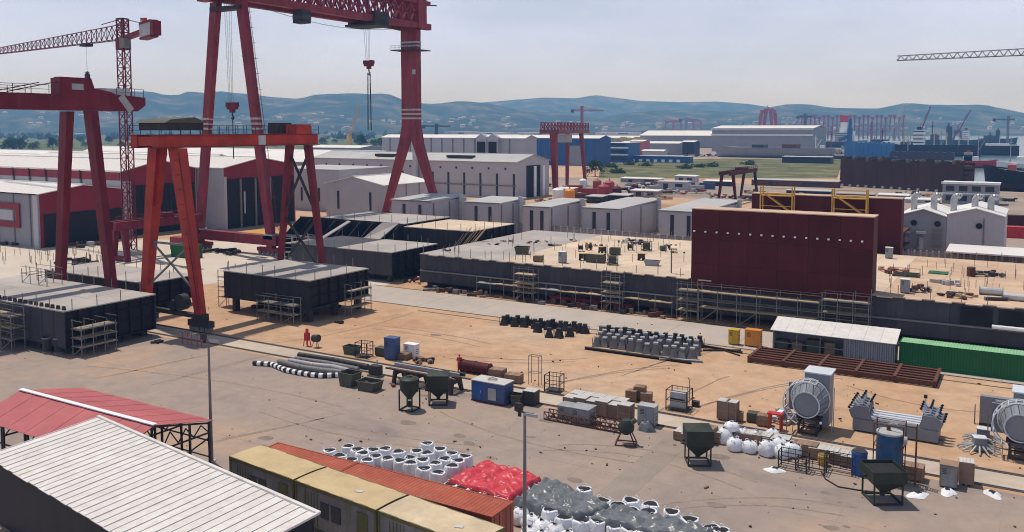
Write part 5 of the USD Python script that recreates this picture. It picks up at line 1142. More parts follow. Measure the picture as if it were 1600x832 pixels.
# rubble at the foot of the long hull and the keel blocks there
for k, (px, py, n, r, lab) in enumerate(((700, 441, 40, 3.0, 'heap of red brown scrap at the foot of the long hull near its left corner'), (655, 440, 26, 2.4, 'spread of rusty scrap between two hull blocks by the road'), (745, 446, 18, 2.0, 'rusty timber and scrap right of the red brown heap'))):
    heap('scrap_heap', lab, 'scrap heap', G(px, py), n, r, ('rust_red', 'rust_brown', 'steel_dark', 'plank'), .6, .7, 40 + k)
tlr = thing('heavy_trailer', 'long rusty red multi wheel trailer parked along the long hull', 'trailer', (G(925, 480) + (0, .4, 0)))
MB().box(-6.3, 6.3, -1.2, 1.2, .75, 1.15).build('bed', 'rust_red', tlr)
for x in np.linspace(-5.7, 5.7, 8):
    MB().box(x - .1, x + .1, -1.25, 1.25, 1.151, 1.32).build('cross_bar', 'rust_red', tlr)
    for y in (-1.05, 1.05): MB().tube((x, y - .22, .42), (x, y + .22, .42), .42, 12).build('wheel', 'rust_brown', tlr)
def shelter_make(label):
    t = thing('small_shelter', label, 'shelter'); MB().box(-1.0, 1.0, -.6, .6, .05, 1.15).build('body', 'cabinet_grey', t); MB().slab((-1.15, -.8, 1.2), (1.15, -.8, 1.2), (1.15, .7, 1.45), (-1.15, .7, 1.45), .08).build('roof', 'white_paint', t); MB().box(-.8, -.1, -.63, -.602, .2, 1.0).build('door', 'steel_grey', t); return t
K_sh = Kind(shelter_make); K_sh.put('low grey hut with white lid behind the rusty trailer end', G(985, 483)); K_sh.put('low hut with pale lid at the foot of the lamp post by the hull', G(1066, 489), .1, sc=(.8, 1, .9))
K_dark_box.put('dark box left of the lamp post by the hull', G(1047, 489)); K_tan.put('brown box between trailer and lamp post', G(1024, 487))

# tubes, jacks and props stored under the raised blocks
for nm, (x0, x1, y0, y1, n) in (('under the block below the orange crane', (-93, -80, 82.4, 92.6, 26)), ('under the left edge hull block', (-108, -91.5, 57, 67, 26)), ('under the half open grey block', (-108, -89.5, 111, 121, 20)), ('along the foot of the long hull', (-80, -40, 107.9, 109.8, 60)), ('along the foot of the long hull at right', (-14, 5, 107.9, 109.8, 24))):
    t = thing('yard_props', 'props, tubes and timber blocks lying ' + nm, 'props', ((x0 + x1) / 2, (y0 + y1) / 2, 0), world=True)
    for k in range(n):
        x, y, h = x0 + (x1 - x0) * rng.random(), y0 + (y1 - y0) * rng.random(), .25 + .5 * rng.random(); MB().cbox((x, y, h / 2), (.3 + .9 * rng.random(), .3 + .3 * rng.random(), h), rng.random()).build('block', ('steel_dark', 'rust_brown', 'crate_wood', 'steel_grey')[k % 4], t)

# ---------------------------------------------------------------- lamp posts
def lamp_make(label):
    t = thing('lamp_post', label, 'lamp post')
    MB().tube((0, 0, .1), (0, 0, 9.3), .13, 12, .075).build('pole', 'steel_grey', t); MB().box(-.25, .25, -.25, .25, 0, .12).build('base', 'concrete', t)
    MB().bar((-.55, 0, 9.3), (.55, 0, 9.3), .08).build('cross_arm', 'steel_grey', t)
    a = MB().hexa([(.15, -.35, 9.25), (.75, -.35, 9.25), (.75, .15, 9.05), (.15, .15, 9.05), (.15, -.35, 9.4), (.75, -.35, 9.4), (.75, .15, 9.25), (.15, .15, 9.25)]).build('floodlight', 'steel_light', t)
    b = MB().hexa([(-.5, -.3, 9.4), (-.2, -.35, 9.4), (-.15, .1, 9.35), (-.45, .15, 9.35), (-.5, -.3, 9.85), (-.2, -.35, 9.85), (-.15, .1, 9.75), (-.45, .15, 9.75)]).build('floodlight', 'steel_dark', t)
    MB().box(-.3, -.1, -.25, -.2, 9.1, 9.35).build('bracket', 'steel_dark', t); return t
K_lamp = Kind(lamp_make)
K_lamp.put('lamp post in front of the red container end, standing at the bottom edge', (*G(820, 642, 9.4)[:2], 0))
K_lamp.put('lamp post by the open end of the red roofed shed', G(331, 722), .5)
K_lamp.put('lamp post at the foot of the long hull, left of the red panel', G(1048, 487), .2, sc=(1, 1, .93))

# ---------------------------------------------------------------- foreground sheds
zr = 5.0
A, B = G(154, 652, zr), G(498, 803, zr)
u = (B - A) / np.linalg.norm(B - A)
best = min(np.arange(2.0, 5.0, .02), key=lambda z: abs((G(-22, 713, z) - A)[:2] @ u[:2])); Dd = G(-22, 713, best)
L = np.linalg.norm(B - A); wv = Dd - A; wv -= u * (wv @ u)
sh = thing('foreground_shed', 'big shed with pale corrugated roof in the bottom left corner', 'shed', (*((A + B + wv) / 2)[:2], 0), world=True)
n = 34
for k in range(n):
    p, q = A + u * (L * k / n + .003), A + u * (L * (k + 1) / n - .003); dz = np.array([0, 0, .012 * (k % 2)]); o = wv * (.012 * rng.random())
    MB().slab(p + wv + o + dz, q + wv + o + dz, q + dz, p + dz, .04).build('roof_sheet', 'roof_white', sh)
    MB().bar(p + (0, 0, .035) - u * .015, p + wv + (0, 0, .035) - u * .015, .06, .03).build('roof_rib', 'roof_white', sh)
MB().bar(A - u * .05 + (0, 0, .05), B + u * .05 + (0, 0, .05), .22, .12).build('ridge_trim', 'roof_white', sh)
MB().bar(B + (0, 0, .04), B + wv * 1.01 + (0, 0, .04), .16, .12).build('verge_trim', 'roof_white', sh)
i_, o_ = .25, np.array([0, 0, 1.0])
lo = lambda p: np.array([p[0], p[1], 0])
ins = lambda p, a, b: p + u * a + wv / np.linalg.norm(wv) * b
a, b, c, d = ins(A, .2, .15), ins(B, -.25, .15), ins(B + wv, -.25, -.35), ins(A + wv, .2, -.35)
dn = np.array([0, 0, -.08])
for nm, p, q in (('wall', d, c), ('wall', c, b), ('wall', b, a), ('wall', a, d)):
    nrm = np.cross(q - p, (0, 0, 1.0)); nrm /= np.linalg.norm(nrm); nrm *= .1
    MB().hexa([lo(p), lo(q), lo(q) - nrm, lo(p) - nrm, p + dn, q + dn, q - nrm + dn, p - nrm + dn]).build(nm, 'wall_dark', sh)
X0, X1, yn, yr, yf = -66.0, -50.3, 33.9, 37.35, 42.3; ze, zr2 = 3.9, 5.0
rs = thing('open_shed', 'open sided shed with faded red tin roof and white ridge strip', 'shed', ((X0 + X1) / 2, yr, 0), world=True)
n = 15
for k in range(n):
    a, b = X0 + (X1 - X0) * k / n + .01, X0 + (X1 - X0) * (k + 1) / n - .01; j = .05 * rng.random(); dz = .015 * (k % 2)
    MB().slab((a, yn - j, ze - .1 + dz), (b, yn - j, ze - .1 + dz), (b, yr, zr2 + dz), (a, yr, zr2 + dz), .03).build('roof_sheet', 'tin_red', rs)
    MB().slab((a, yr + .01, zr2 + dz), (b, yr + .01, zr2 + dz), (b, yf + j, ze + dz), (a, yf + j, ze + dz), .03).build('roof_sheet', 'tin_red', rs)
MB().box(X0, X1 + .05, yr - .17, yr + .19, zr2 + .03, zr2 + .1).build('ridge_strip', 'white_paint', rs)
for x in np.linspace(X0 + .3, X1 - .3, 6):
    f = MB()
    for y in (yn + .2, (yn + yr) / 2, yr, (yr + yf) / 2 + .6, yf - .2):
        zt = zr2 - (zr2 - ze) * abs(y - yr) / ((yf - yr) if y > yr else (yr - yn)) - .15
        f.bar((x, y, 0), (x, y, zt), .13)
    f.bar((x, yn + .2, ze - .3), (x, yr, zr2 - .15), .12).bar((x, yr, zr2 - .15), (x, yf - .2, ze - .2), .12).bar((x, yn + .2, ze - .9), (x, yf - .2, ze - .9), .1)
    for k in range(6): y = yn + .3 + (yf - yn - .6) * k / 6; f.bar((x, y, ze - .9), (x, y + (yf - yn) / 12, ze - .25 + .5 * (1 - abs(k - 2.5) / 3)), .07).bar((x, y + (yf - yn) / 12, ze - .25 + .5 * (1 - abs(k - 2.5) / 3)), (x, y + (yf - yn) / 6, ze - .9), .07)
    f.build('frame', 'steel_dark', rs, kind='stuff')
f = MB()
for y in (yn + .2, yf - .2):
    for z in (1.2, 2.4): f.bar((X0 + .3, y, z), (X1 - .3, y, z), .08)
for y in (yr + 1.2, yf - .2, yr - 1.5): f.bar((X1 - .3, y, 1.3), (X1 - .3, y + (.1 if y > yr + 3 else 1.6), 1.3), .07)
f.bar((X1 - .3, yn + .3, .3), (X1 - .3, yf - .3, 2.6), .08).build('railing', 'steel_dark', rs)
K_dark_box.put('dark blue grey box under the near edge of the red tin roof', (-62.6, 35.6, 0)); K_big.put('long dark bench under the red tin roof near its open end', (-56, 39.6, 0), 1.5)

# site cabins with tan roofs, red containers behind
P0, P1, P2 = G(358, 712, 2.85), G(461, 748, 2.85), G(588, 796, 2.85)
uu = (P2 - P0); Lc = np.linalg.norm(uu); uu /= Lc; vv = np.array([-uu[1], uu[0], 0])
for k, (s0, ln, rm, lab) in enumerate(((0.0, np.linalg.norm(P1 - P0) - .06, 'roof_tan', 'first grey site cabin with clean tan roof, left in the foreground row'), (np.linalg.norm(P1 - P0) + .1, Lc - np.linalg.norm(P1 - P0) - .15, 'roof_tan', 'middle grey site cabin with tan roof and one pale patch'), (Lc + .12, 7.2, 'roof_pale_tan', 'nearest site cabin with paler dirt spotted roof'))):
    o = P0 + uu * s0; o[2] = 0; Wd = 2.72
    t = thing('site_cabin', lab, 'cabin', tuple(o + uu * ln / 2 + vv * Wd / 2), math.atan2(uu[1], uu[0]), group='tan roofed site cabins')
    h = ln / 2; w = Wd / 2
    MB().box(-h + .06, h - .06, -w + .06, -w + .12, .15, 2.6).build('wall', 'cabin_grey', t); MB().box(-h + .06, h - .06, w - .12, w - .06, .15, 2.6).build('wall', 'cabin_grey', t)
    for x in (-h + .06, h - .12): MB().box(x, x + .06, -w + .121, w - .121, .15, 2.6).build('end_wall', 'cabin_grey', t)
    P = [[(x, y, 2.79 + .05 * (1 - (y / w) ** 2) + .012 * rng.random()) for y in np.linspace(-w + .02, w - .02, 7)] for x in np.linspace(-h + .02, h - .02, 14)]
    MB().grid(P).box(-h + .02, h - .02, -w + .02, w - .02, 2.7, 2.775).build('roof', rm, t)
    f = MB()
    for y in (-w - .02, w - .08): f.box(-h, h, y, y + .1, 2.58, 2.8).box(-h, h, y, y + .1, 0, .16)
    for x in (-h, h - .1): f.box(x, x + .1, -w + .081, w - .081, 2.58, 2.8).box(x, x + .1, -w + .081, w - .081, 0, .16)
    f.build('edge_frame', 'moss_trim', t)
    for x in (-h, h - .12):
        for y in (-w - .01, w - .11): MB().box(x - .005, x + .125, y, y + .12, .165, 2.575).build('corner_post', 'moss_trim', t)
    d = MB().box(h * .55, h * .55 + .9, -w - .005, -w + .055, .2, 2.25).build('door', 'moss_trim', t); MB().box(h * .55 + .75, h * .55 + .8, -w - .04, -w - .006, 1.1, 1.25).build('handle', 'steel_light', d)
    wn = MB().box(-h * .35, h * .15, -w + .02, -w + .055, 1.0, 2.0).build('window', 'window_dark', t); MB().box(-h * .1 - .03, -h * .1 + .03, -w, -w + .019, 1.0, 2.0).build('mullion', 'steel_light', wn)
    for q in range(5): MB().box(-h * .75 + .28 * q, -h * .75 + .28 * q + .03, -w + .02, -w + .058, .3, 2.4).build('wall_joint', 'moss_trim', t)
    if k: MB().cbox((.4 + .6 * k, -.2, 2.87), (.5, .3, .02), .4).build('patch', 'white_film', t)
def container(label, o, rz, ln, m, topm=None, wd=2.44, ht=2.6, group=None):
    t = thing('shipping_container', label, 'container', tuple(o), rz, group=group); h, w = ln / 2, wd / 2
    def corr(pa, n, along, amp, fx, z0, z1):               # corrugated plate: pa = offset
        s = np.linspace(-along, along, n * 4 + 1); off = np.array([0, 0, amp, amp])[np.arange(n * 4 + 1) % 4]
        return s, off
    s, off = corr(0, max(4, int(ln / .28)), h - .1, .035, 0, 0, 0)
    for sg in (-1, 1): MB().grid([[(x, sg * (w - .06 + o_), z) for z in (.15, ht - .1)] for x, o_ in zip(s, off)]).build('side_wall', m, t)
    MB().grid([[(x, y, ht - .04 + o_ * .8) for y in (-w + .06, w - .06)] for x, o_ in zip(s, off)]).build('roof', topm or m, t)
    s2, off2 = corr(0, 8, w - .1, .035, 0, 0, 0)
    MB().grid([[(-h + .05 - o_, y, z) for z in (.15, ht - .1)] for y, o_ in zip(s2, off2)]).build('end_wall', m, t)
    for sg in (-1, 1):
        d = MB().box(h - .05, h, .01 if sg > 0 else -w + .1, w - .1 if sg > 0 else -.01, .15, ht - .12).build('door', m, t)
        for q in (.3, .75): MB().tube((h + .03, sg * q * w, .2), (h + .03, sg * q * w, ht - .2), .025, 6).build('lock_rod', 'steel_grey', d)
    f = MB()
    for y in (-w, w - .08): f.box(-h, h, y, y + .08, ht - .1, ht).box(-h, h, y, y + .08, 0, .15)
    for x in (-h, h - .08): f.box(x, x + .08, -w + .081, w - .081, ht - .1, ht).box(x, x + .08, -w + .081, w - .081, 0, .15)
    for x in (-h - .01, h - .14):
        for y in (-w - .01, w - .14): f.box(x, x + .15, y, y + .15, 0, ht + .01)
    f.build('edge_frame', m, t); MB().box(-h + .1, h - .1, -w + .1, w - .1, .1, .14).build('floor', 'steel_dark', t)
    return t
c0, c1, c2 = G(437, 690, 2.6), G(559, 722.5, 2.6), G(807, 781, 2.6)
for a, b, lab in ((c0, c1, 'shorter orange red container, left behind the tan roofed cabins'), (c1, c2, 'longer orange red container with open dark end beside the lamp post')):
    ln = np.linalg.norm(b - a) - .06; m_ = (a + b) / 2; container(lab, (m_[0], c1[1] - 1.22, 0), 0, ln, 'container_orange', group='orange red containers')

# ---------------------------------------------------------------- bulk bags and tarps
def bag_make(open_top, seed, squat=1.0):
    def make(label):
        q = random.Random(seed); t = thing('bulk_bag', label, 'bulk bag'); n = 20
        prof = [(.44, 0.0), (.56, .05), (.63, .26), (.635, .5), (.60, .8), (.585, .95), (.55, 1.0)] if open_top else [(.42, 0.0), (.56, .06), (.62, .3), (.61, .55), (.52, .80), (.34, .96), (.16, 1.02), (.14, 1.12)]
        v, f = [], []
        ph = [q.random() * 6.28 for _ in range(4)]
        for r, z in prof:
            for k in range(n):
                a = k * 2 * math.pi / n; sq = 1 / max(abs(math.cos(a)), abs(math.sin(a))) ** .42 * .94
                w = 1 + .022 * math.sin(3 * a + ph[0] + 2 * z) + .03 * math.sin(5 * a + ph[1] - 3 * z) + .02 * q.random(); v.append((r * sq * w * math.cos(a), r * sq * w * math.sin(a), z * squat + (.04 * math.sin(2 * a + ph[2]) if z > .9 else 0)))
        for i in range(len(prof) - 1):
            for k in range(n): j = (k + 1) % n; f += [(i * n + k, i * n + j, (i + 1) * n + j, (i + 1) * n + k)]
        m = MB().add(v, f)
        if open_top:                                        # rolled rim around the dark fill
            top = np.array(v[-n:]); inn = top * (.84, .84, 1) + (0, 0, .0); low = top * (.83, .83, 1) - (0, 0, .03)
            k = np.arange(n); j = (k + 1) % n
            m.add(np.vstack([top, inn + (0, 0, .05), low]), np.vstack([np.stack([k, j, n + j, n + k], 1), np.stack([n + k, n + j, 2 * n + j, 2 * n + k], 1)]))
            m.build('bag', 'bag_cloth', t, smooth=True)
            c = MB(); c.add(np.vstack([low * (1.02, 1.02, 1) + (0, 0, .02), [(0, 0, low[:, 2].mean() + .09)]]), np.stack([k, j, np.full(n, n)], 1)); c.build('fill', 'black_grit', t, smooth=True)
        else: m.build('bag', 'bag_cloth', t, smooth=True)
        lp = MB(); R = .52 if open_top else .45; z0 = .95 * squat if open_top else .78 * squat
        for i in range(4):
            a = math.pi / 4 + i * math.pi / 2 + .2 * q.random(); p = np.array([R * math.cos(a), R * math.sin(a), z0]); d = np.array([-math.sin(a), math.cos(a), 0]) * .15; o = np.array([math.cos(a), math.sin(a), 0]) * (.12 * q.random() - .02)
            lp.path([p - d, p - d * .7 + (0, 0, .16) + o, p + (0, 0, .2) + o, p + d * .7 + (0, 0, .16) + o, p + d], .022, 4)
        lp.build('loops', 'bag_cloth', t); return t
    return make
OB = [Kind(bag_make(True, 3 + k)) for k in range(5)]; CB = [Kind(bag_make(False, 13 + k, .95 - .1 * k)) for k in range(3)]
Z = lambda x, y, s, ox, oy: (x / s + ox, y / s + oy)
bl1 = [(668, 243), (728, 262), (775, 205), (835, 227), (862, 250), (930, 222), (995, 228), (940, 265), (1080, 252), (1015, 288), (1090, 303), (1150, 272), (1185, 235), (1150, 318), (1220, 292), (1250, 254), (1245, 192), (1325, 222), (1350, 288), (1295, 318), (1395, 248), (1230, 350), (1310, 375), (1395, 335), (1430, 300), (1475, 262), (800, 292), (890, 296)]
for k, (x, y) in enumerate(bl1):
    c = G(*Z(x, y, 3.81, 340, 640), 1.05); OB[k % 5].put('open white bulk bag of black grit in the cluster left of the red tarp', (c[0], c[1], 0), rng.random() * 6, group='open bulk bags left of the red tarp', sc=(.86 + .12 * rng.random(), .86 + .12 * rng.random(), .85 + .22 * rng.random()))
bl2 = [(700, 545), (770, 575), (865, 588), (955, 600), (1050, 615), (1130, 638), (1215, 652), (1310, 652), (880, 428), (980, 490), (1060, 515), (1135, 495), (1135, 540), (1240, 515), (1225, 550), (1355, 550), (1455, 585), (1570, 640), (1620, 655), (1290, 690), (1180, 690)]
for k, (x, y) in enumerate(bl2):
    c = G(*Z(x, y, 3.478, 660, 640), 1.05); OB[(k + 2) % 5].put('open white bulk bag of black grit beside the grey tarp', (c[0], c[1], 0), rng.random() * 6, group='open bulk bags around the grey tarp', sc=(.92 + .12 * rng.random(), .92 + .12 * rng.random(), .88 + .2 * rng.random()))
for k, (x, y) in enumerate([(535, 560), (588, 590), (650, 610), (720, 650), (585, 655), (790, 672), (650, 690)]):
    c = G(*Z(x, y, 3.478, 660, 640), .7); CB[k % 3].put('tied white bulk bag between the lamp post and the grey tarp', (c[0], c[1], 0), rng.random() * 6, group='tied bulk bags by the lamp post')
def tarp(name, label, corners, m, z, seed, nu=64, nv=44, drape=(.75, .5), group=None):
    """cloth laid over bags: corners in plan, a, b, c, d around; lies on bag tops, sags between them, hangs at the edges"""
    a, b, c, d = [G(*p, z) for p in corners]; P = np.zeros((nu + 1, nv + 1, 3))
    for i in range(nu + 1):
        for j in range(nv + 1):
            s, t_ = i / nu, j / nv; p = (a * (1 - s) + d * s) * (1 - t_) + (b * (1 - s) + c * s) * t_
            e = min(s, 1 - s, t_, 1 - t_); bump = .17 * abs(math.sin(p[0] * 2.75 + .4)) * abs(math.sin(p[1] * 2.75)) - .1
            fb = lambda x, y, sd: meshkit.fbm([[x, y, seed + sd]], 3, seed + sd)[0]
            q1, q2 = fb(p[0] * .9, p[1] * .9, 0), fb(p[0] * .7, p[1] * .7, 5)
            cr = 1 - abs(2 * fb((p[0] + p[1]) * 1.5 + 2.2 * q1, (p[1] - p[0]) * .55 + 2 * q2, 9) - 1); cr2 = 1 - abs(2 * fb((p[0] - .3 * p[1]) * .8 + 2 * q2, (p[1] + .3 * p[0]) * 3.4 + 2 * q1, 14) - 1)
            P[i, j] = (p[0] + .2 * (q1 - .5), p[1] + .2 * (q2 - .5), z + bump + .3 * (q1 - .5) + .17 * (cr ** 2 - .5) + .09 * (cr2 ** 2 - .5) + .02 - (drape[0] * max(0, 1 - e / .07) ** 1.5 if e < .07 else 0))
    t = thing(name, label, 'tarpaulin', tuple((a + c) / 2 * (1, 1, 0)), world=True, group=group)
    MB().grid(P).build('sheet', m, t, smooth=True); return t
tarp('tarpaulin', 'glossy red tarpaulin draped over bulk bags', [(694, 748), (752, 716), (852, 742), (798, 778)], 'tarp_red', 1.12, 3)
tarp('tarpaulin', 'wrinkled dark grey tarpaulin draped over bulk bags, wide part next to the red one', [(797, 778), (852, 740), (960, 790), (905, 808)], 'tarp_grey', 1.18, 5, 72, 44)
tarp('tarpaulin', 'narrow tail of the dark grey tarpaulin running to the bottom edge', [(905, 806), (955, 784), (1125, 828), (1080, 846)], 'tarp_grey', 1.16, 8, 72, 26)
for x, y, g in ((835, 758, 1), (770, 735, 1), (745, 745, 1), (800, 752, 1), (880, 775, 1), (915, 785, 1)): 
    c = G(x, y, 1.0); OB[0].put('white bulk bag mostly hidden under the tarpaulins', (c[0], c[1], 0), rng.random(), group='bulk bags under the tarpaulins', sc=(.95, .95, .88))
for x, y in ((705, 756), (722, 762), (741, 768), (762, 775), (782, 782)): 
    c = G(x, y, .9); OB[1].put('white bulk bag peeping out below the near edge of the red tarpaulin', (c[0], c[1], 0), 0, group='bulk bags at the red tarpaulin edge', sc=(.95, .95, .85))

# ---------------------------------------------------------------- things on the yard
XA = math.atan2(0, 1)
GX, GY = -.9, .8
rg = thing('steel_grillage', 'flat rusty steel grillage of long beams lying before the white shed', 'grillage', (-15.6, 93.8, 0), world=True)
for k in range(6):
    y = 92.2 + k * .98; MB().box(-25.6, -7.4, y, y + .1, .06, .55).build('beam', 'rust_brown', rg); MB().box(-25.6, -7.4, y - .12, y + .22, .551, .6).build('flange', 'rust_brown', rg)
for k in range(6):
    x = -25.6 + k * 3.6; MB().box(x, x + .3, 92.05, 97.5, .601, .68).build('cross_beam', 'rust_brown', rg); MB().box(x, x + .3, 92.05, 97.5, .0, .055).build('sole_plate', 'rust_brown', rg)
ws = thing('tool_shed', 'low white roofed shed, half open and half corrugated, left of the green container', 'shed', (-18, 100, 0), world=True)
xa, xb = -24.6, -11.9
for k in range(8): a, b = xa - .2 + (xb - xa + .4) * k / 8 + .01, xa - .2 + (xb - xa + .4) * (k + 1) / 8 - .01; MB().slab((a, 98.3, 2.42), (b, 98.3, 2.42), (b, 101.6, 3.35), (a, 101.6, 3.35), .06).build('roof_sheet', 'roof_white', ws)
MB().box(xa, xb, 101.3, 101.4, 0, 3.1).box(xa, xa + .08, 98.7, 101.29, 0, 2.5).build('back_wall', 'wall_grey', ws)
MB().box(xb - .08, xb, 98.7, 101.29, 0, 2.5).build('end_wall', 'wall_grey', ws)
n = 22
for k in range(n): a = -16.9 + 4.9 * k / n; MB().box(a, a + 4.9 / n - .03, 98.62 + .05 * (k % 2), 98.68 + .05 * (k % 2), .05, 2.36).build('wall_sheet', 'wall_grey', ws)
for x in np.linspace(xa + .1, -17, 4): MB().box(x, x + .1, 98.6, 98.7, 0, 2.36).build('post', 'steel_grey', ws)
MB().box(xa, -17, 98.58, 98.66, 1.0, 1.1).build('rail', 'steel_grey', ws)
for k in range(4): c = (xa + .8 + 1.7 * k, 99.8, 0); (K_tan if k % 2 else K_dark_box).put(('white film wrapped box', 'wooden box', 'dark box', 'second wooden box')[k] + ' stored inside the open white roofed shed', c, .1 * k, sc=(.9, .9, 1 + .2 * k))
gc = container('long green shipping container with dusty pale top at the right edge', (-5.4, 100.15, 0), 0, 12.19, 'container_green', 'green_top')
cy = cabinet_k(1.1, .9, 1.75, 'cabinet_yellow', name='upright_locker', cat='locker'); cy.put('small yellow locker on the road, left of the orange one', G(1147, 538))
co = cabinet_k(1.75, 1.0, 1.95, 'cabinet_orange', name='upright_locker', cat='locker'); co.put('wider orange locker on the road beside the white roofed shed', G(1177, 541))

def keel_make(h, m, top):
    def make(label):
        t = thing('keel_block', label, 'keel block'); a, b = .46, .2
        MB().hexa([(-a, -a, .12), (a, -a, .12), (a, a, .12), (-a, a, .12), (-b, -b, h - .16), (b, -b, h - .16), (b, b, h - .16), (-b, b, h - .16)]).build('body', m, t)
        MB().box(-.5, .5, -.5, .5, 0, .118).build('foot_plate', m, t); MB().box(-.26, .26, -.26, .26, h - .158, h).build('head_plate', top, t)
        for s in (-1, 1): MB().extr([(-.07, .12), (.07, .12), (.07, h * .7), (-.07, h * .85)], 'x', s * .5 - .03, s * .5 + .03).build('gusset', m, t)
        return t
    return make
KD = Kind(keel_make(1.15, 'steel_dark', 'steel_dark')); KG = Kind(keel_make(1.2, 'steel_grey', 'steel_light'))
for k, (px, py) in enumerate([(787, 508), (793, 506), (804, 510), (809, 507), (819, 511), (824, 508), (836, 513), (840, 519), (845, 512), (857, 515), (858, 527), (864, 513), (873, 528), (876, 516), (884, 517), (890, 526), (897, 517), (906, 520), (914, 521)]):
    KD.put('dark tapered keel block in the loose row left of the grey ones', G(px, py), rng.random() * .5, group='dark keel blocks in a loose row')
a, b, c = G(930, 541), G(1083, 562), G(950, 524)
for i in range(12):
    for j in range(4):
        p = a + (b - a) * (i + .25 * rng.random()) / 11.3 + (c - a) * (j * .32 + .06 * rng.random()); (KG if j < 3 else KD).put('grey keel block standing in the close set field of keel blocks' if j < 3 else 'dark keel block in the back row of the close set field', p, rng.random() * .4, group='grey keel blocks in close rows' if j < 3 else 'dark keel blocks in the back row', sc=(1, 1, .9 + .25 * rng.random()))
def beam(label, p, q, w, h, m, z=0.0, name='steel_beam', flange=True):
    p, q = np.array(p, float), np.array(q, float); c = (p + q) / 2; L_ = np.linalg.norm((q - p)[:2]); t = thing(name, label, 'beam', (c[0], c[1], z), math.atan2(q[1] - p[1], q[0] - p[0]))
    if flange:
        MB().box(-L_ / 2, L_ / 2, -w / 2, w / 2, 0, .05).box(-L_ / 2, L_ / 2, -w / 2, w / 2, h - .05, h).build('flange', m, t); MB().box(-L_ / 2 + .01, L_ / 2 - .01, -.03, .03, .051, h - .051).build('web', m, t)
    else: MB().box(-L_ / 2, L_ / 2, -w / 2, w / 2, 0, h).build('bar', m, t)
    for k in range(3): MB().box(-L_ / 2 + L_ * (k + .5) / 3, -L_ / 2 + L_ * (k + .5) / 3 + .03, -w / 2 + .01, w / 2 - .01, .052, h - .052).build('stiffener', m, t) if flange else None
    return t
beam('long dark steel beam in front of the field of grey keel blocks', G(914, 546), G(1080, 569), .4, .3, 'steel_dark')
beam('pale steel beam under the right end of the grey keel blocks', G(1030, 563), G(1098, 567), .35, .25, 'steel_light')
beam('dark steel beam behind the loose row of dark keel blocks', G(786, 500), G(918, 517), .5, .5, 'steel_dark')
beam('dark steel beam behind the grey keel blocks', G(936, 519), G(1088, 541), .6, .8, 'steel_grey')
beam('short dark plate beam on the road joint behind the keel blocks', G(955, 515), G(990, 517), .9, .2, 'steel_dark')
beam('thin steel beam lying between the keel blocks and the yellow locker', G(1090, 541), G(1160, 553), .25, .25, 'steel_dark')
beam('second thin steel beam crossing beside the yellow locker', G(1098, 549), G(1158, 549), .22, .2, 'steel_dark')
beam('thin bent rail piece near the end of the crossing beams', G(1125, 547), G(1156, 557), .15, .15, 'steel_dark', flange=False)

# upright clutter along the rails, left part
rd = thing('screw_jack', 'small bright red machine on legs beside the rails, left', 'machine', G(480, 541))
MB().cbox((0, 0, 1.1), (.5, .45, .9)).build('body', 'bright_red', rd); MB().tube((0, 0, 1.55), (0, 0, 2.0), .18, 10).build('head', 'bright_red', rd)
for x in (-.25, .25):
    for y in (-.2, .2): MB().bar((x * 1.3, y * 1.3, 0), (x, y, .65), .08).build('leg', 'bright_red', rd)
dm = thing('drum_stand', 'dark drum on a small tripod beside the red machine', 'drum', G(494, 543)); MB().tube((-.4, 0, 1.0), (.4, 0, 1.1), .42, 14).build('drum', 'steel_dark', dm)
for x, y in ((-.4, -.3), (.4, -.3), (0, .4)): MB().bar((x, y, 0), (x * .4, y * .4, .85), .06).build('leg', 'steel_grey', dm)
K_skip = skip_k(2.3, 1.4, 1.15, 'drab_green', 'steel_dark')
K_skip.put('dark olive open skip by the rails left of the blue cabinet', G(550, 553), .05, sc=(.75, .8, .75)); K_skip.put('tall olive open skip at the end of the grey pipes', G(547, 602), .0, sc=(.8, 1, 1.1)); K_skip.put('low olive open skip in front of the beam rack', G(578, 609), .05, sc=(.95, 1.05, .75))
K_skip.put('small dark skip between the blue generator box and pale topped box', G(808, 632), .2, sc=(.45, .7, .8))
KC = cage_k(1.5, 1.2, 1.7, 'steel_dark'); KC.put('dark metal shelf cage right of the small olive skip', G(569, 558), .1); KC.put('dark metal shelf cage by the rails right of the tall wire frame', G(866, 612), .1)
K_green = crate_k(1.5, 1.0, .95, 'drab_green', lid='drab_green', name='tool_box', cat='tool box'); K_green.put('green tool box left of the blue cabinet', G(599, 556), .05)
KB = cabinet_k(1.35, 1.1, 2.4, 'box_blue', name='site_toilet', cat='cabin'); KB.put('narrow dark blue upright cabin by the rails', G(613, 561), .05)
KW = cabinet_k(1.5, .9, 1.5, 'white_paint', name='white_cabinet', cat='cabinet'); KW.put('white cabinet box right of the blue upright cabin', G(643, 558), .03)
K_cr = crate_k(1.25, 1.1, 1.1)
K_cr.put('low brown crate between blue cabin and white cabinet', G(631, 561), .1, sc=(1.1, 1, .6)); heap('scrap_heap', 'brown heap of wood and pipe right of the white cabinet', 'scrap heap', G(660, 566), 14, .9, ('rust_brown', 'crate_wood', 'steel_dark'), .5, .5, 60)
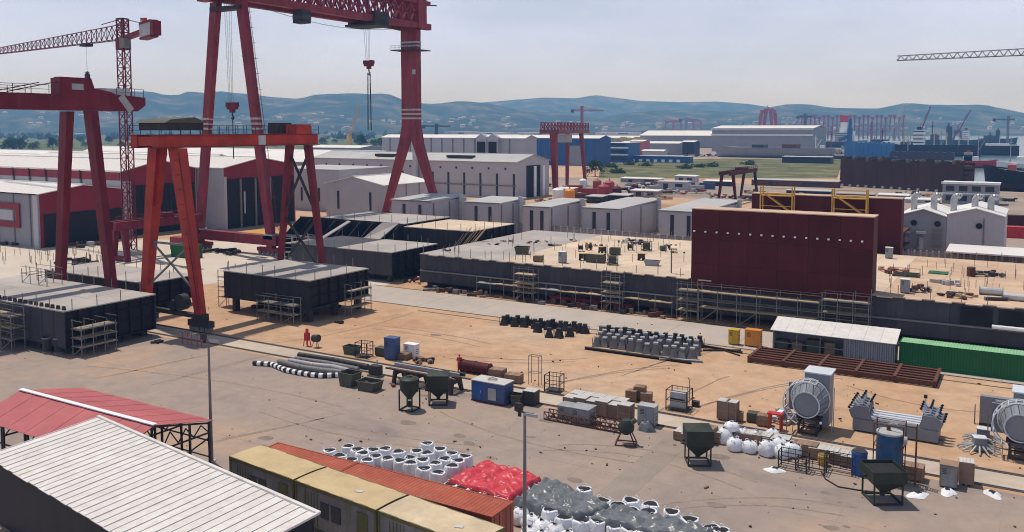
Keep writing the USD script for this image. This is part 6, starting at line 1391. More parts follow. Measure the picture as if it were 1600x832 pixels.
# long pipes and the ribbed white hose
def hose(name, label, pts, r, m, cat='pipe', rings=None):
    P = [G(x, y) + (0, 0, r) for x, y in pts]; c = sum(P) / len(P); t = thing(name, label, cat, (c[0], c[1], 0), world=True)
    Q = []
    for k in range(len(P) - 1):
        for s in range(6): Q.append(P[k] + (P[k + 1] - P[k]) * s / 6)
    Q.append(P[-1]); MB().path(Q, r, 10).build('tube', m, t, smooth=40)
    if rings:
        D_ = [0.0]
        for a, b in zip(Q[:-1], Q[1:]): D_.append(D_[-1] + np.linalg.norm(b - a))
        for s in np.arange(.5, D_[-1] - .3, .82):
            f = lambda s_: np.array([np.interp(s_, D_, [q[i] for q in Q]) for i in range(3)]); MB().tube(f(s), f(s + .42), r * 1.07, 10).build('white_band', rings, t)
    return t
hose('ribbed_hose', 'black and white banded hose lying in front of the grey pipes', [(396, 571), (425, 573), (446, 582), (470, 587), (488, 590), (504, 591), (530, 590)], .24, 'black_rubber', 'hose', 'white_paint')
hose('long_pipe', 'long grey pipe nearest to the banded hose', [(436, 569), (470, 578), (505, 583), (534, 586)], .27, 'steel_grey')
hose('long_pipe', 'second long grey pipe behind the nearest one', [(452, 567), (490, 574), (520, 577), (545, 583)], .25, 'steel_light')
hose('long_pipe', 'third long dark grey pipe behind the second one', [(462, 564), (510, 571), (560, 581)], .25, 'steel_grey')
hose('long_pipe', 'farthest long dark pipe along the rails', [(467, 559), (520, 567), (575, 578)], .3, 'steel_dark')
mw = thing('engine_set', 'small dark engine with pale frame at the left end of the beam rack', 'machine', G(587, 588)); MB().box(-.6, .6, -.4, .4, .25, 1.1).build('block', 'steel_dark', mw); MB().box(-.7, .7, -.5, .5, 0, .2).build('skid', 'steel_grey', mw); MB().tube((.2, 0, 1.1), (.2, 0, 1.7), .07, 8).build('exhaust', 'steel_light', mw)
# beam rack
a, b = G(607, 601), G(722, 611); bk = thing('beam_rack', 'rack of long steel beams lying on curved stands behind the hoppers', 'rack', tuple((a + b) / 2 * (1, 1, 0)), world=True)
yy = (a[1] + b[1]) / 2
for k, x in enumerate(np.linspace(a[0] + .3, b[0] - .3, 6)):
    MB().extr([(yy - .9, 0), (yy - .45, 0), (yy - .25, .9), (yy + .6, .9), (yy + 1.0, 0), (yy + 1.4, 0), (yy + 1.0, 1.35), (yy - .6, 1.35)], 'x', x, x + .22).build('stand', 'steel_dark', bk)
    if k % 2 == 0: MB().bar((x + .1, yy - .9, .1), (x + .8, yy - 1.5, .12), .35, .2).build('foot', 'rust_brown', bk)
for k in range(6): y = yy - .55 + .33 * k; MB().box(a[0] - .8 + .4 * rng.random(), b[0] + .3 - .8 * rng.random(), y, y + .22, 1.36, 1.36 + .14 + .18 * (k > 3)).build('beam', ('rust_brown', 'steel_light', 'steel_dark')[k % 3], bk)
# hoppers
def hopper_make(w, h, hp_, m, rnd=False, lid=False):
    def make(label):
        t = thing('hopper', label, 'hopper'); b = w / 2; zc = h - hp_; o = .16
        if rnd:
            MB().lathe([(o, zc * .62), (b * .96, zc + .25 * hp_), (b, h - .05), (b * .9, h), (b * .55, h + .12)], (0, 0, 0), 18).build('funnel', m, t, smooth=50); MB().tube((0, 0, h + .06), (0, 0, h + .22), .25, 12).build('inlet', m, t)
        else:
            MB().hexa([(-o, -o, zc * .42), (o, -o, zc * .42), (o, o, zc * .42), (-o, o, zc * .42), (-b, -b, zc + .2), (b, -b, zc + .2), (b, b, zc + .2), (-b, b, zc + .2)]).build('funnel', m, t)
            for i, (x0, x1, y0, y1) in enumerate(((-b, b, -b, -b + .05), (-b, b, b - .05, b), (-b, -b + .05, -b + .051, b - .051), (b - .05, b, -b + .051, b - .051))): MB().box(x0, x1, y0, y1, zc + .201, h).build('side', m, t)
            MB().hexa([(-b, -b, h + .002), (b, -b, h + .002), (b, b, h + .002), (-b, b, h + .002), (-.2, -.2, h + .22), (.2, -.2, h + .22), (.2, .2, h + .22), (-.2, .2, h + .22)]).build('lid', m, t) if lid else MB().box(-b + .06, b - .06, -b + .06, b - .06, h - .3, h - .22).build('load', 'black_grit', t)
            for s in (-1, 1): MB().box(s * b - (.16 if s < 0 else 0), s * b + (.16 if s > 0 else 0), -.12, .12, zc + .3, zc + .45).build('bracket', m, t)
        MB().tube((0, 0, zc * .25), (0, 0, zc * .5), o * 1.1, 10).build('outlet', 'steel_dark', t)
        l = b * (.82 if not rnd else .75)
        for x in (-l, l):
            for y in (-l, l): MB().bar((x, y, 0), (x, y, zc + .4), .1).build('leg', m, t)
        f = MB()
        for x in (-l, l): f.bar((x, -l, .08), (x, l, .08), .1)
        for y in (-l, l): f.bar((-l, y, .08), (l, y, .08), .1)
        f.build('base_frame', m, t); return t
    return make
Kind(hopper_make(1.75, 2.85, 1.35, 'hopper_green', True)).put('round dark green hopper on four legs, left of the pair by the beam rack', G(640, 640), .1)
HS = Kind(hopper_make(1.95, 2.75, 1.35, 'hopper_green', lid=True)); HS.put('square dark green hopper, right of the pair by the beam rack', G(685, 630), .55); HS.put('square dark green hopper standing alone before the row of boxes and white bags', G(1090, 723), .5, sc=(1.02, 1.02, .98))
HL = Kind(hopper_make(2.3, 2.35, 1.0, 'hopper_green')); HL.put('large dark hopper in front of the blue tank', G(1378, 781), .55)
c = G(1388, 752); tk = thing('blue_tank', 'tall blue cylindrical tank with pale lid behind the large dark hopper', 'tank', (c[0], c[1], 0))
MB().lathe([(.5, 1.0), (.86, 1.4), (.88, 3.5)], (0, 0, 0), 24).build('shell', 'tank_blue', tk, smooth=40); MB().lathe([(.90, 3.5), (.90, 3.62), (.1, 3.7)], (0, 0, 0), 24).build('lid', 'steel_light', tk)
MB().tube((-.1, 0, 3.7), (-.1, 0, 4.1), .14, 10).build('valve', 'rust_brown', tk); MB().path([(-.1, 0, 4.1), (.2, 0, 4.25), (.5, 0, 4.2)], .06, 6).build('valve_arm', 'steel_light', tk)
for x in (-.95, .95):
    for y in (-.75, .75): MB().bar((x, y, 0), (x, y, 4.3), .07).build('frame_post', 'rust_brown', tk)
m = MB()
for z in (1.2, 2.7, 4.25):
    for s in (-1, 1): m.bar((-.95, s * .75, z), (.95, s * .75, z), .05).bar((s * .95, -.75, z), (s * .95, .75, z), .05)
m.build('rungs', 'rust_brown', tk)
ladder(MB(), (1.7, .2, 0), (1.7, .2, 4.3), (1, 0, 0), .5, cage=False, step=.4).bar((.95, .2, 4.1), (1.7, .2, 4.1), .06).build('ladder', 'rust_brown', tk); MB().tube((.95, -.2, 3.2), (1.15, -.2, 3.2), .28, 12).build('gauge', 'steel_light', tk)
bb = Kind(lambda label: (lambda t: (MB().lathe([(.42, .02), (.45, .1), (.44, .5), (.46, .55), (.44, .6), (.44, 1.1), (.46, 1.15), (.43, 1.22)], (0, 0, 0), 18).build('shell', 'barrel_blue', t, smooth=35), MB().tube((0, 0, 1.2), (0, 0, 1.25), .4, 18).build('lid', 'steel_dark', t), t)[-1])(thing('barrel', label, 'barrel')))
bb.put('blue barrel left of the large dark hopper', G(1342, 741), 0, sc=(1.25, 1.25, 1.4))
# person in red work clothes
def person(label, c, rz):
    import manifold3d as m3, trimesh
    t = thing('person', label, 'person', c, rz)
    def blob(J, bones, ref=.02):
        ms = [m3.Manifold.batch_hull([m3.Manifold.sphere(J[a][3], 12).translate(J[a][:3]), m3.Manifold.sphere(J[b][3], 12).translate(J[b][:3])]) for a, b in bones]
        q = m3.Manifold.batch_boolean(ms, m3.OpType.Add).refine_to_length(.05).to_mesh()
        tm = trimesh.Trimesh(q.vert_properties[:, :3], q.tri_verts); trimesh.smoothing.filter_taubin(tm, iterations=6); return (np.array(tm.vertices), np.array(tm.faces))
    J = {'pel': (0, 0, .95, .14), 'ch': (0, .01, 1.3, .155), 'nk': (0, 0, 1.48, .06), 'hd': (0, -.02, 1.60, .095), 'top': (0, -.01, 1.67, .09)}
    B_ = [('pel', 'ch'), ('ch', 'nk'), ('nk', 'hd'), ('hd', 'top')]
    for s, n in ((-1, 'l'), (1, 'r')):
        J.update({'hip' + n: (s * .10, 0, .92, .10), 'kn' + n: (s * .12, -.03, .5, .068), 'an' + n: (s * .13, .02, .09, .048), 'toe' + n: (s * .15, -.14, .05, .042), 'sh' + n: (s * .19, 0, 1.40, .07), 'el' + n: (s * .27, .04, 1.12, .05), 'wr' + n: (s * .16, -.17, 1.06, .035), 'pm' + n: (s * .10, -.22, 1.06, .036)})
        B_ += [('pel', 'hip' + n), ('hip' + n, 'kn' + n), ('kn' + n, 'an' + n), ('an' + n, 'toe' + n), ('ch', 'sh' + n), ('sh' + n, 'el' + n), ('el' + n, 'wr' + n), ('wr' + n, 'pm' + n)]
        for k in range(5):
            f, g = f'f{k}{n}', f'g{k}{n}'; J[f] = (s * (.09 - .012 * k), -.25 + (.03 if k == 4 else 0), 1.09 - .018 * k, .011); J[g] = (s * (.05 - .012 * k + (.05 if k == 4 else 0)), -.29 + (.05 if k == 4 else -.008 * (k == 1)), 1.07 - .016 * k + (.05 if k == 4 else 0), .009); B_ += [('pm' + n, f), (f, g)]
    J['nose'] = (0, -.125, 1.60, .014); B_.append(('hd', 'nose'))
    v, f = blob(J, B_); MB().add(v, f).build('body', 'skin', t, smooth=True)
    C = {k: (*q[:3], q[3] + .018) for k, q in J.items()}
    v, f = blob(C, [b for b in B_ if not any(x.startswith(('nk', 'hd', 'top', 'nose', 'pm', 'f', 'g', 'toe', 'an', 'kn', 'hip')) and not x.startswith('hip') for x in b) and 'nk' not in b and 'hipl' not in b and 'hipr' not in b]); MB().add(v, f).build('jacket', 'cloth_red', t, smooth=True)
    v, f = blob(C, [('pel', 'hipl'), ('pel', 'hipr'), ('hipl', 'knl'), ('hipr', 'knr'), ('knl', 'anl'), ('knr', 'anr')]); MB().add(v, f).build('trousers', 'cloth_red', t, smooth=True)
    for n in 'lr': v, f = blob({'a': (*C['an' + n][:3], .055), 'b': (*C['toe' + n][:3], .05)}, [('a', 'b')]); MB().add(v, f).build('shoe', 'cloth_dark', t, smooth=True)
    MB().lathe([(.112, 1.64), (.11, 1.70), (.08, 1.755), (.02, 1.775)], (0, -.012, 0), 14).box(-.08, .08, -.17, -.1, 1.64, 1.655).build('helmet', 'bright_red', t, smooth=40)
    for s in (-1, 1): MB().lathe([(.012, -.012), (.014, 0), (.012, .012)], (s * .035, -.108, 1.615), 8).build('eye', 'black_rubber', t)
    return t
person('person in red work clothes standing left of the rusty brown tank, hands in front', G(718, 580.5), .4)
rt_ = thing('rusty_tank', 'rusty brown cylindrical tank lying beside the person in red', 'tank', G(746, 584), .0)
MB().tube((-1.9, 0, .62), (1.5, 0, .62), .6, 18).build('shell', 'rust_red', rt_, smooth=40)
for x in (-1.3, .9): MB().box(x, x + .2, -.5, .5, 0, .25).build('saddle', 'rust_brown', rt_)
for x in (-1.9, -.3, 1.45): MB().tube((x, 0, .62), (x + .07, 0, .62), .64, 18).build('ring', 'rust_brown', rt_)
K_cr.put('open brown crate right of the rusty tank', G(778, 592), .1, sc=(1.2, 1, .95)); K_cr.put('lower brown crate next to the thin upright frame', G(803, 597), .1, sc=(1.3, 1, .75)); heap('scrap_heap', 'scrap pieces between the rusty tank and brown crates', 'scrap heap', G(770, 590), 8, .6, ('rust_red', 'steel_dark', 'rust_brown'), .45, .5, 62)
gn = thing('generator_container', 'dark blue generator box with white top and pale panel', 'generator', (G(765, 629) + (0, .5, 0)), .0)
MB().box(-1.75, 1.75, -.85, .85, .12, 1.9).build('body', 'box_blue', gn); MB().box(-1.8, 1.8, -.9, .9, 1.901, 1.98).build('roof', 'white_film', gn); MB().box(-1.78, 1.78, -.88, .88, 0, .118).build('skid', 'rust_red', gn)
MB().box(.05, .9, -.88, -.851, .35, 1.45).build('pale_panel', 'steel_light', gn); d = MB().box(-1.6, -.6, -.88, -.851, .3, 1.7).build('door', 'barrel_blue', gn); MB().box(-.75, -.68, -.92, -.881, .9, 1.1).build('handle', 'steel_light', d)
for k in range(5): MB().box(1.751, 1.78, -.6, .6, .5 + .22 * k, .6 + .22 * k).build('louvre', 'steel_dark', gn)
MB().path([(-.5, 0, 2.0), (-.2, .3, 2.1), (.4, .2, 2.08), (.3, -.3, 2.1), (-.3, -.3, 2.06), (-.4, .1, 2.1)], .05, 6).build('coiled_hose', 'steel_light', gn)
K_pt = crate_k(1.2, 1.1, 1.35, 'steel_dark', lid='white_film', name='covered_box', cat='box'); K_pt.put('dark box with white covered top right of the blue generator', G(830, 632), .1)
wf = thing('wire_frame', 'tall thin upright wire frame behind the pale topped box', 'frame', G(836, 601)); m = MB()
for x in (-.55, .55):
    for y in (-.3, .3): MB().bar((x, y, 0), (x, y, 2.9), .05).build('post', 'scaffold', wf)
for z in (1.2, 2.85): m.bar((-.55, -.3, z), (.55, -.3, z), .04).bar((-.55, .3, z), (.55, .3, z), .04).bar((-.55, -.3, z), (-.55, .3, z), .04).bar((.55, -.3, z), (.55, .3, z), .04)
m.build('rungs', 'scaffold', wf)
# crate row
K_wc = crate_k(1.15, 1.1, 1.35, 'carton', lid='white_film', name='film_topped_crate'); row_l = ('leftmost film topped brown crate', 'second film topped brown crate', 'third film topped brown crate', 'fourth film topped brown crate', 'fifth film topped brown crate', 'rightmost film topped brown crate')
a, b = G(893, 641), G(978, 656)
for k in range(6): K_wc.put(row_l[k] + ' of the row along the near rail', a + (b - a) * k / 5, .0, group='film topped crates along the near rail', sc=(1, 1, .95 + .1 * (k % 2)))
for k in range(5): K_wc.put('film topped brown crate in the back row along the near rail', a + (b - a) * (k + .2) / 5 + (-.1, 1.15, 0), .02, group='film topped crates in the back row')
K_gb = cabinet_k(1.5, 1.3, 1.4, 'cabin_grey', 'cabinet_grey', name='grey_box', cat='box'); K_gb.put('grey box with flat lid, left one in front of the crate row', G(888, 653), .0, sc=(.95, 1, .85)); K_gb.put('larger grey box with flat lid in front of the crate row', G(911, 660), .0, sc=(1.15, 1.2, 1))
a, b = G(850, 656), G(969, 678); tl_ = thing('lattice_girder', 'thin lattice girder lying on the concrete before the crates', 'girder', tuple((a + b) / 2), world=True); m = MB(); dv = np.array([0, .9, 0])
for o in (dv * 0, dv): m.bar(a + o + (0, 0, .08), b + o + (0, 0, .08), .09).bar(a + o + (0, 0, .7), b + o + (0, 0, .7), .08)
m.build('chord', 'rust_brown', tl_); m = MB()
for o in (dv * 0, dv): m.lattice(a + o + (0, 0, .08), b + o + (0, 0, .08), 16, .62, 0, .05)
for k in range(17): p = a + (b - a) * k / 16; m.bar(p + (0, 0, .08), p + dv + (0, 0, .08), .05)
m.build('lattice', 'rust_brown', tl_)
mx = thing('drum_mixer', 'dark green drum on a splayed steel stand before the tarp bundle', 'mixer', G(978, 694), .3); MB().lathe([(.25, -.55), (.62, -.25), (.66, .15), (.35, .62)], (0, 0, 1.35), 16).build('drum', 'hopper_green', mx, smooth=50)
for x, y in ((-.8, -.6), (.8, -.6), (.8, .6), (-.8, .6)): MB().bar((x, y, 0), (x * .35, y * .5, 1.2), .08).build('leg', 'rust_brown', mx)
MB().bar((-.8, -.6, .05), (.8, -.6, .05), .08).bar((-.8, .6, .05), (.8, .6, .05), .08).bar((-.8, -.6, .05), (-.8, .6, .05), .08).bar((.8, -.6, .05), (.8, .6, .05), .08).build('base_frame', 'rust_brown', mx); MB().tube((.3, 0, 1.7), (.75, 0, 2.0), .2, 10).build('spout', 'drab_green', mx)
def bundle(label, c, m, rx, ry, h, seed):
    t = thing('wrapped_bundle', label, 'bundle', c); P = [[(rx * s * math.cos(a) * (1 + .15 * math.sin(3 * a + seed)), ry * s * math.sin(a) * (1 + .1 * math.sin(5 * a + seed)), max(0, h * (1 - s ** 2.2) + .5 * (meshkit.noise([[5 * s * math.cos(a) + seed, 5 * s * math.sin(a), 0]])[0] - .5) * (s < .99))) for a in np.linspace(0, 6.2832, 19)] for s in (.02, .3, .55, .75, .9, 1.0)]
    MB().grid(np.array(P)[::-1]).build('cloth', m, t, smooth=True); m2 = MB(); m2.path([(rx * .9 * math.cos(a), 0, h * .3 + h * .75 * math.sin(a)) for a in np.linspace(.1, 3.04, 7)], .03, 5).build('straps', 'steel_dark', t); return t
bundle('grey wrapped bundle in front of the grey cabinet', G(1010, 673), 'tarp_grey', .8, .5, .8, 2)
K_gc = cabinet_k(1.5, 1.0, 1.75, 'cabinet_grey', 'steel_light', name='grey_cabinet'); K_gc.put('blue grey cabinet with posts at the right end of the crate row', G(1012, 664), .05)
for k, (px, py, s, lab) in enumerate(((988, 626, .9, 'low brown carton behind the crate row, left of three'), (1000, 625, 1.2, 'taller brown carton on the left of the blue grey cabinet'), (1010, 628, .8, 'small brown carton behind the blue grey cabinet'))): K_cr.put(lab, G(px, py), .1 * k, sc=(.8, .8, s))
KP = cage_k(1.9, 1.5, 1.9, 'steel_dark', True, 'steel_light'); KP.put('caged grey machine with white feet beyond the rails', G(1061, 640), .0)
po = thing('thin_post', 'thin bent post beside the caged grey machine', 'post', G(1077, 632)); MB().path([(0, 0, 0), (0, 0, 2.2), (-.15, 0, 2.45)], .04, 6).build('pole', 'scaffold', po); MB().cbox((.7, -.3, .25), (.6, .5, .5)).build('counterweight', 'steel_dark', po)
K_ct = crate_k(.95, .95, 1.7, 'carton', lid='white_film', name='stacked_carton', cat='carton'); K_ct.put('left of two tall brown cartons standing beyond the rails', G(1131, 655), .0); K_ct.put('right of two tall brown cartons standing beyond the rails', G(1144, 657), .0)
K_cr.put('small brown carton beside the two tall ones', G(1155, 658), .1, sc=(.5, .5, .75)); K_dark_box.put('dark open crate left of the red stand', G(1177, 659), .1, sc=(.65, .8, .75)); K_cr.put('pale brown crate right of the dark open crate', G(1194, 665), .1, sc=(.9, .8, .85))
rsd = thing('red_trestle', 'bright red steel trestle before the left winch', 'trestle', G(1211, 671))
for x in (-.5, .5):
    for y in (-.3, .3): MB().bar((x, y, 0), (x * .9, y * .9, 1.3), .12).build('leg', 'bright_red', rsd)
    MB().bar((x * .95, -.3, .6), (x * .95, .3, .6), .1).build('brace', 'bright_red', rsd)
MB().box(-.6, .6, -.35, .35, 1.3, 1.4).build('top_beam', 'bright_red', rsd)
# boxes, white bags and racks before the rails, right part
for k, (px, py, sx, sz, kd, lab) in enumerate(((1069, 687, 1.2, .75, K_wc, 'low carton with pale lid left of the lone dark hopper'), (1078, 692, 1.0, .8, K_wc, 'low pale lidded carton right behind the lone dark hopper'), (1093, 688, 1.1, 1.1, K_cr, 'brown crate behind the lone dark hopper, left one'), (1104, 690, 1.2, 1.25, K_cr, 'brown crate behind the lone dark hopper, right one'),
        (1118, 690, 1.0, .95, K_wc, 'film topped crate left of the white bags'), (1128, 686, 1.0, .8, K_wc, 'film topped crate behind the leftmost white bag'), (1152, 687, 1.2, .8, K_wc, 'first film topped crate behind the white bags'), (1165, 690, 1.1, .8, K_wc, 'second film topped crate behind the white bags'), (1178, 692, 1.1, .85, K_wc, 'third film topped crate behind the white bags'),
        (1193, 694, 1.1, .85, K_wc, 'fourth film topped crate behind the white bags'), (1207, 697, 1.2, .75, K_wc, 'fifth film topped crate behind the white bags'), (1222, 700, 1.1, .9, K_wc, 'sixth film topped crate behind the white bags'), (1236, 704, 1.2, .8, K_cr, 'brown crate behind the rightmost white bag'),
        (1262, 712, 1.2, 1.0, K_cr, 'brown crate with rags below the left winch'), (1278, 716, 1.1, .9, K_wc, 'pale lidded crate right of the rag covered one'), (1296, 720, 1.2, .95, K_wc, 'pale lidded crate behind the black frame stand'), (1312, 724, 1.1, .9, K_wc, 'pale lidded crate left of the blue barrel'), (1328, 728, 1.1, .85, K_wc, 'last pale lidded crate before the blue barrel'),
        (1408, 744, 1.1, .9, K_cr, 'brown crate right of the blue tank, left one'), (1424, 748, 1.3, 1.05, K_cr, 'larger brown crate right of the blue tank'))):
    kd.put(lab, G(px, py), .04 * (k % 3 - 1), sc=(sx, 1.0, sz / (1.35 if kd is K_wc else 1.1)))
bg = [(500, 575, 1.05, 'leftmost white tied bag of the heap'), (640, 555, 1.0, 'second white tied bag in the back row'), (780, 570, 1.0, 'third white tied bag in the back row'), (915, 560, .9, 'flatter white tied bag in the back row'), (590, 640, 1.0, 'white tied bag at the front left of the heap'), (715, 655, 1.0, 'second white tied bag in the front row'), (870, 685, 1.05, 'third white tied bag in the front row'), (1005, 705, 1.0, 'fourth white tied bag in the front row'), (1085, 690, 1.15, 'big white tied bag behind the black frame stand'), (975, 650, .95, 'white tied bag squeezed behind the front row')]
for k, (x, y, s, lab) in enumerate(bg): c = G(*Z(x, y, 5.545, 1040, 590)); CB[k % 3].put(lab + ' before the crates', (c[0], c[1] + .3, 0), rng.random() * 6, sc=(1.05 * s, 1.05 * s, 1.1 * s))
c = G(*Z(555, 575, 5.545, 1040, 590)); CB[0].put('white tied bag lying on top of the heap at its left end', (c[0], c[1] + .5, .95), 1.0, sc=(.95, .95, .7))
KF = cage_k(2.0, .9, 1.35, 'steel_dark', False); KF.put('black frame stand at the right end of the white bags', G(1240, 733), .0); KF.put('second black frame stand before the pale lidded crates', G(1267, 737), .0, sc=(1.0, .9, .7)); KF.put('curved topped grey frame stand left of the blue barrel', G(1311, 738), .0, sc=(.95, .8, 1.0))
yd = thing('yellow_drum', 'dull yellow drum beside the black frame stand', 'drum', G(1286, 727)); MB().lathe([(.38, 0), (.4, .4), (.4, .75), (.36, .8)], (0, 0, 0), 14).build('shell', 'yellow_steel', yd); MB().tube((0, 0, .8), (0, 0, .84), .34, 14).build('lid', 'moss_trim', yd)
K_tb = cabinet_k(1.1, 1.1, 1.65, 'cabin_grey', 'carton', name='tall_box', cat='box'); K_tb.put('tall grey brown box with pale lid by the near rail, left of two', G(1482, 759), .0); K_ct.put('tall brown carton by the near rail, right of two', G(1509, 756), .1)
for k, (px, py, lab) in enumerate(((1210, 736, 'crumpled white empty bag on the concrete before the white bags'), (1434, 775, 'crumpled white empty bag right of the large dark hopper'), (1481, 770, 'flat white empty bag in front of the tall grey box'), (1551, 774, 'white empty bag with dark patch at the far right'))):
    t = thing('empty_bag', lab, 'empty bag', G(px, py), k * .8); P = [[(.75 * s * math.cos(a) * (1 + .25 * math.sin(2 * a + k)), .5 * s * math.sin(a) * (1 + .2 * math.sin(3 * a)), .02 + .24 * (1 - s ** 2) * (.4 + meshkit.noise([[4 * s * math.cos(a) + k, 4 * s * math.sin(a), 1]])[0])) for a in np.linspace(0, 6.2832, 17)] for s in (.03, .25, .45, .65, .85, 1.0)]
    MB().grid(np.array(P)[::-1]).build('cloth', 'bag_cloth', t, smooth=True); m = MB(); m.grid([[(x + .05, y + .02, .27 + .03 * (x * y)) for y in np.linspace(-.16, .16, 3)] for x in np.linspace(-.2, .2, 3)]).build('dark_patch', 'black_grit', t)
heap('plastic_heap', 'heap of white plastic wrap and fittings left of the left winch drum', 'plastic heap', G(1224, 660), 26, 1.1, ('white_film', 'steel_light', 'white_paint'), .5, 1.5, 71)
for k, (x0, y0, x1, y1) in enumerate(((1280, 735, 1365, 770), )): hose('ground_hose', 'thin dark hose lying on the concrete left of the large hopper', [(1283, 738), (1290, 750), (1310, 762), (1340, 767), (1366, 770)], .05, 'black_rubber', 'hose')
# winches
def winch_make(label):
    t = thing('mooring_winch', label, 'winch')
    MB().tube((0, -.9, 2.55), (0, .7, 2.7), 1.0, 24, 1.5, cap=False).build('drum', 'winch_grey', t, smooth=40); MB().tube((0, -.86, 2.55), (0, -.8, 2.55), .96, 24).build('drum_face', 'winch_grey', t)
    for r, y in ((1.04, -.92), (1.54, .68)):
        pts = [(r * math.cos(a), y, 2.55 + .15 * (y > 0) + r * math.sin(a)) for a in np.linspace(0, 6.2832, 25)]; MB().path(pts, .06, 6).build('rim', 'winch_light', t)
    for k in range(16): a = k * 6.2832 / 16; MB().bar((1.03 * math.cos(a), -.9, 2.55 + 1.03 * math.sin(a)), (1.52 * math.cos(a), .66, 2.7 + 1.52 * math.sin(a)), .06).build('drum_rib', 'winch_grey', t)
    for r in (1.85, ): 
        for y in (-.9, .3):
            pts = [(r * math.cos(a), y, 2.6 + r * math.sin(a)) for a in np.linspace(1.2, 4.3, 15)]; MB().path(pts, .05, 6).build('guard_rail', 'winch_light', t)
        for a in np.linspace(1.2, 4.3, 12): MB().bar((r * math.cos(a), -.9, 2.6 + r * math.sin(a)), (r * math.cos(a), .3, 2.6 + r * math.sin(a)), .05).build('guard_bar', 'winch_light', t)
    MB().box(-.55, 1.45, .9, 2.6, .5, 4.75).build('cabin', 'winch_grey', t); MB().box(-.65, 1.55, .8, 3.0, 4.75, 4.85).build('cabin_roof', 'winch_light', t)
    MB().box(-2.0, -.56, 1.7, 1.9, 1.2, 3.5).build('side_panel', 'winch_grey', t); MB().box(-1.1, -.57, 1.62, 1.69, 3.3, 3.45).build('vent', 'winch_light', t)
    MB().bar((1.7, .9, 0), (1.7, .9, 3.6), .06).bar((1.7, 1.6, 0), (1.7, 1.6, 3.6), .06).build('rods', 'steel_light', t)
    ladder(MB(), (-2.2, 1.7, .5), (-2.2, 1.7, 2.6), (-1, 0, 0), .5, cage=False, step=.35).build('ladder', 'steel_grey', t)
    for x in (-.6, .8):
        for y in (-.6, 1.2): MB().bar((x, y, 0), (x, y, 1.4), .16).build('leg', 'steel_dark', t)
    for z in (.12, .9): MB().bar((-.6, -.6, z), (.8, -.6, z), .1).bar((-.6, 1.2, z), (.8, 1.2, z), .1).bar((-.6, -.6, z), (-.6, 1.2, z), .1).bar((.8, -.6, z), (.8, 1.2, z), .1).build('base_frame', 'steel_dark', t)
    MB().bar((-.9, 0, 1.3), (1.1, 0, 1.3), .5, .3).build('cradle', 'steel_dark', t)
    for x in (-1.6, -1.1, -.7): MB().bar((x, -.5, 0), (x, -.5, 1.2), .05).build('prop', 'steel_grey', t)
    MB().tube((1.2, -1.05, 1.3), (1.2, -.95, 1.3), .1, 10).build('lamp', 'white_paint', t)
    return t
WN = Kind(winch_make); WN.put('grey round drum winch with white roofed cabin, left of two', G(1262, 676), .0); WN.put('grey round drum winch with white roofed cabin at the right edge', G(1592, 716), .0)
# chain stopper
cs = thing('cable_engine', 'long grey machine with finger wheels at both ends and four white tubes', 'machine', (G(1397, 684) + (0, 1.2, 0)), -.0)
MB().box(-3.2, 3.2, -1.2, 1.2, .12, 1.05).build('base_box', 'winch_grey', cs)
for k in range(7): x = -3 + k; MB().box(x, x + .2, -1.1, 1.1, 0, .118).build('skid', 'steel_dark', cs)
for k in range(4): y = -.95 + .62 * k; MB().tube((-1.95, y, 1.3), (2.0, y, 1.3), .14, 10).build('tube', 'winch_light', cs)
for s in (-1, 1):
    xc = s * 2.5
    for k in range(4):
        y = -1.05 + .68 * k
        MB().extr([(xc - .8, 1.06), (xc + .8, 1.06), (xc + .8 + .25 * s, 1.7), (xc + .5, 2.15), (xc - .5, 2.15), (xc - .8 + .25 * s, 1.7)], 'y', y - .06, y + .06).build('cheek_plate', 'winch_grey', cs)
        MB().tube((xc, y + .07, 1.75), (xc, y + .38, 1.75), .55, 14).build('roller', 'winch_grey', cs)
        for a in np.linspace(.1, 2.2, 4):
            d_ = np.array([s * math.cos(a), 0, math.sin(a)]); p = np.array([xc, y + .2, 1.75]); g = MB().bar(p + d_ * .5, p + d_ * .98, .13).build('finger', 'winch_light', cs); MB().bar(p + d_ * .981, p + d_ * 1.16, .16).build('tip', 'black_rubber', g)
MB().tube((2.0, 1.1, 2.1), (2.0, 1.1, 3.0), .05, 8).build('post', 'winch_light', cs); MB().cbox((2.0, 1.1, 3.1), (.25, .2, .25)).build('signal_box', 'steel_dark', cs)
for k, (px, py, lab) in enumerate(((1536, 690, 'rear star shaped grey fitting with many radiating tubes'), (1530, 704, 'front star shaped grey fitting with many radiating tubes'))):
    t = thing('star_fitting', lab, 'fitting', G(px, py), .3 * k); MB().box(-.45, .45, -.4, .4, .1, 1.05).build('hub', 'winch_grey', t); MB().box(-.48, .48, -.43, .43, 1.051, 1.1).build('cap', 'winch_light', t)
    for q in range(14): a = q * 6.2832 / 14; d_ = np.array([math.cos(a), math.sin(a), 0]); MB().tube(d_ * .45 + (0, 0, .5), d_ * 1.5 + (0, 0, .12), .07, 6).build('tube', 'galvanised', t)
gp = thing('panel_box', 'blue grey flat panel box left of the right edge winch', 'box', G(1556, 668)); MB().box(-1.25, 1.15, 0, .6, .2, 2.5).build('body', 'winch_grey', gp); MB().box(-1.25, 1.15, -.05, .65, 0, .18).build('skid', 'steel_dark', gp); MB().box(-.1, 1.1, -.06, -.005, 2.2, 2.35).build('vent', 'winch_light', gp); ladder(MB(), (-1.6, .2, 0), (-1.6, .2, 1.6), (-1, 0, 0), .4, cage=False, step=.35).build('ladder', 'steel_grey', gp)
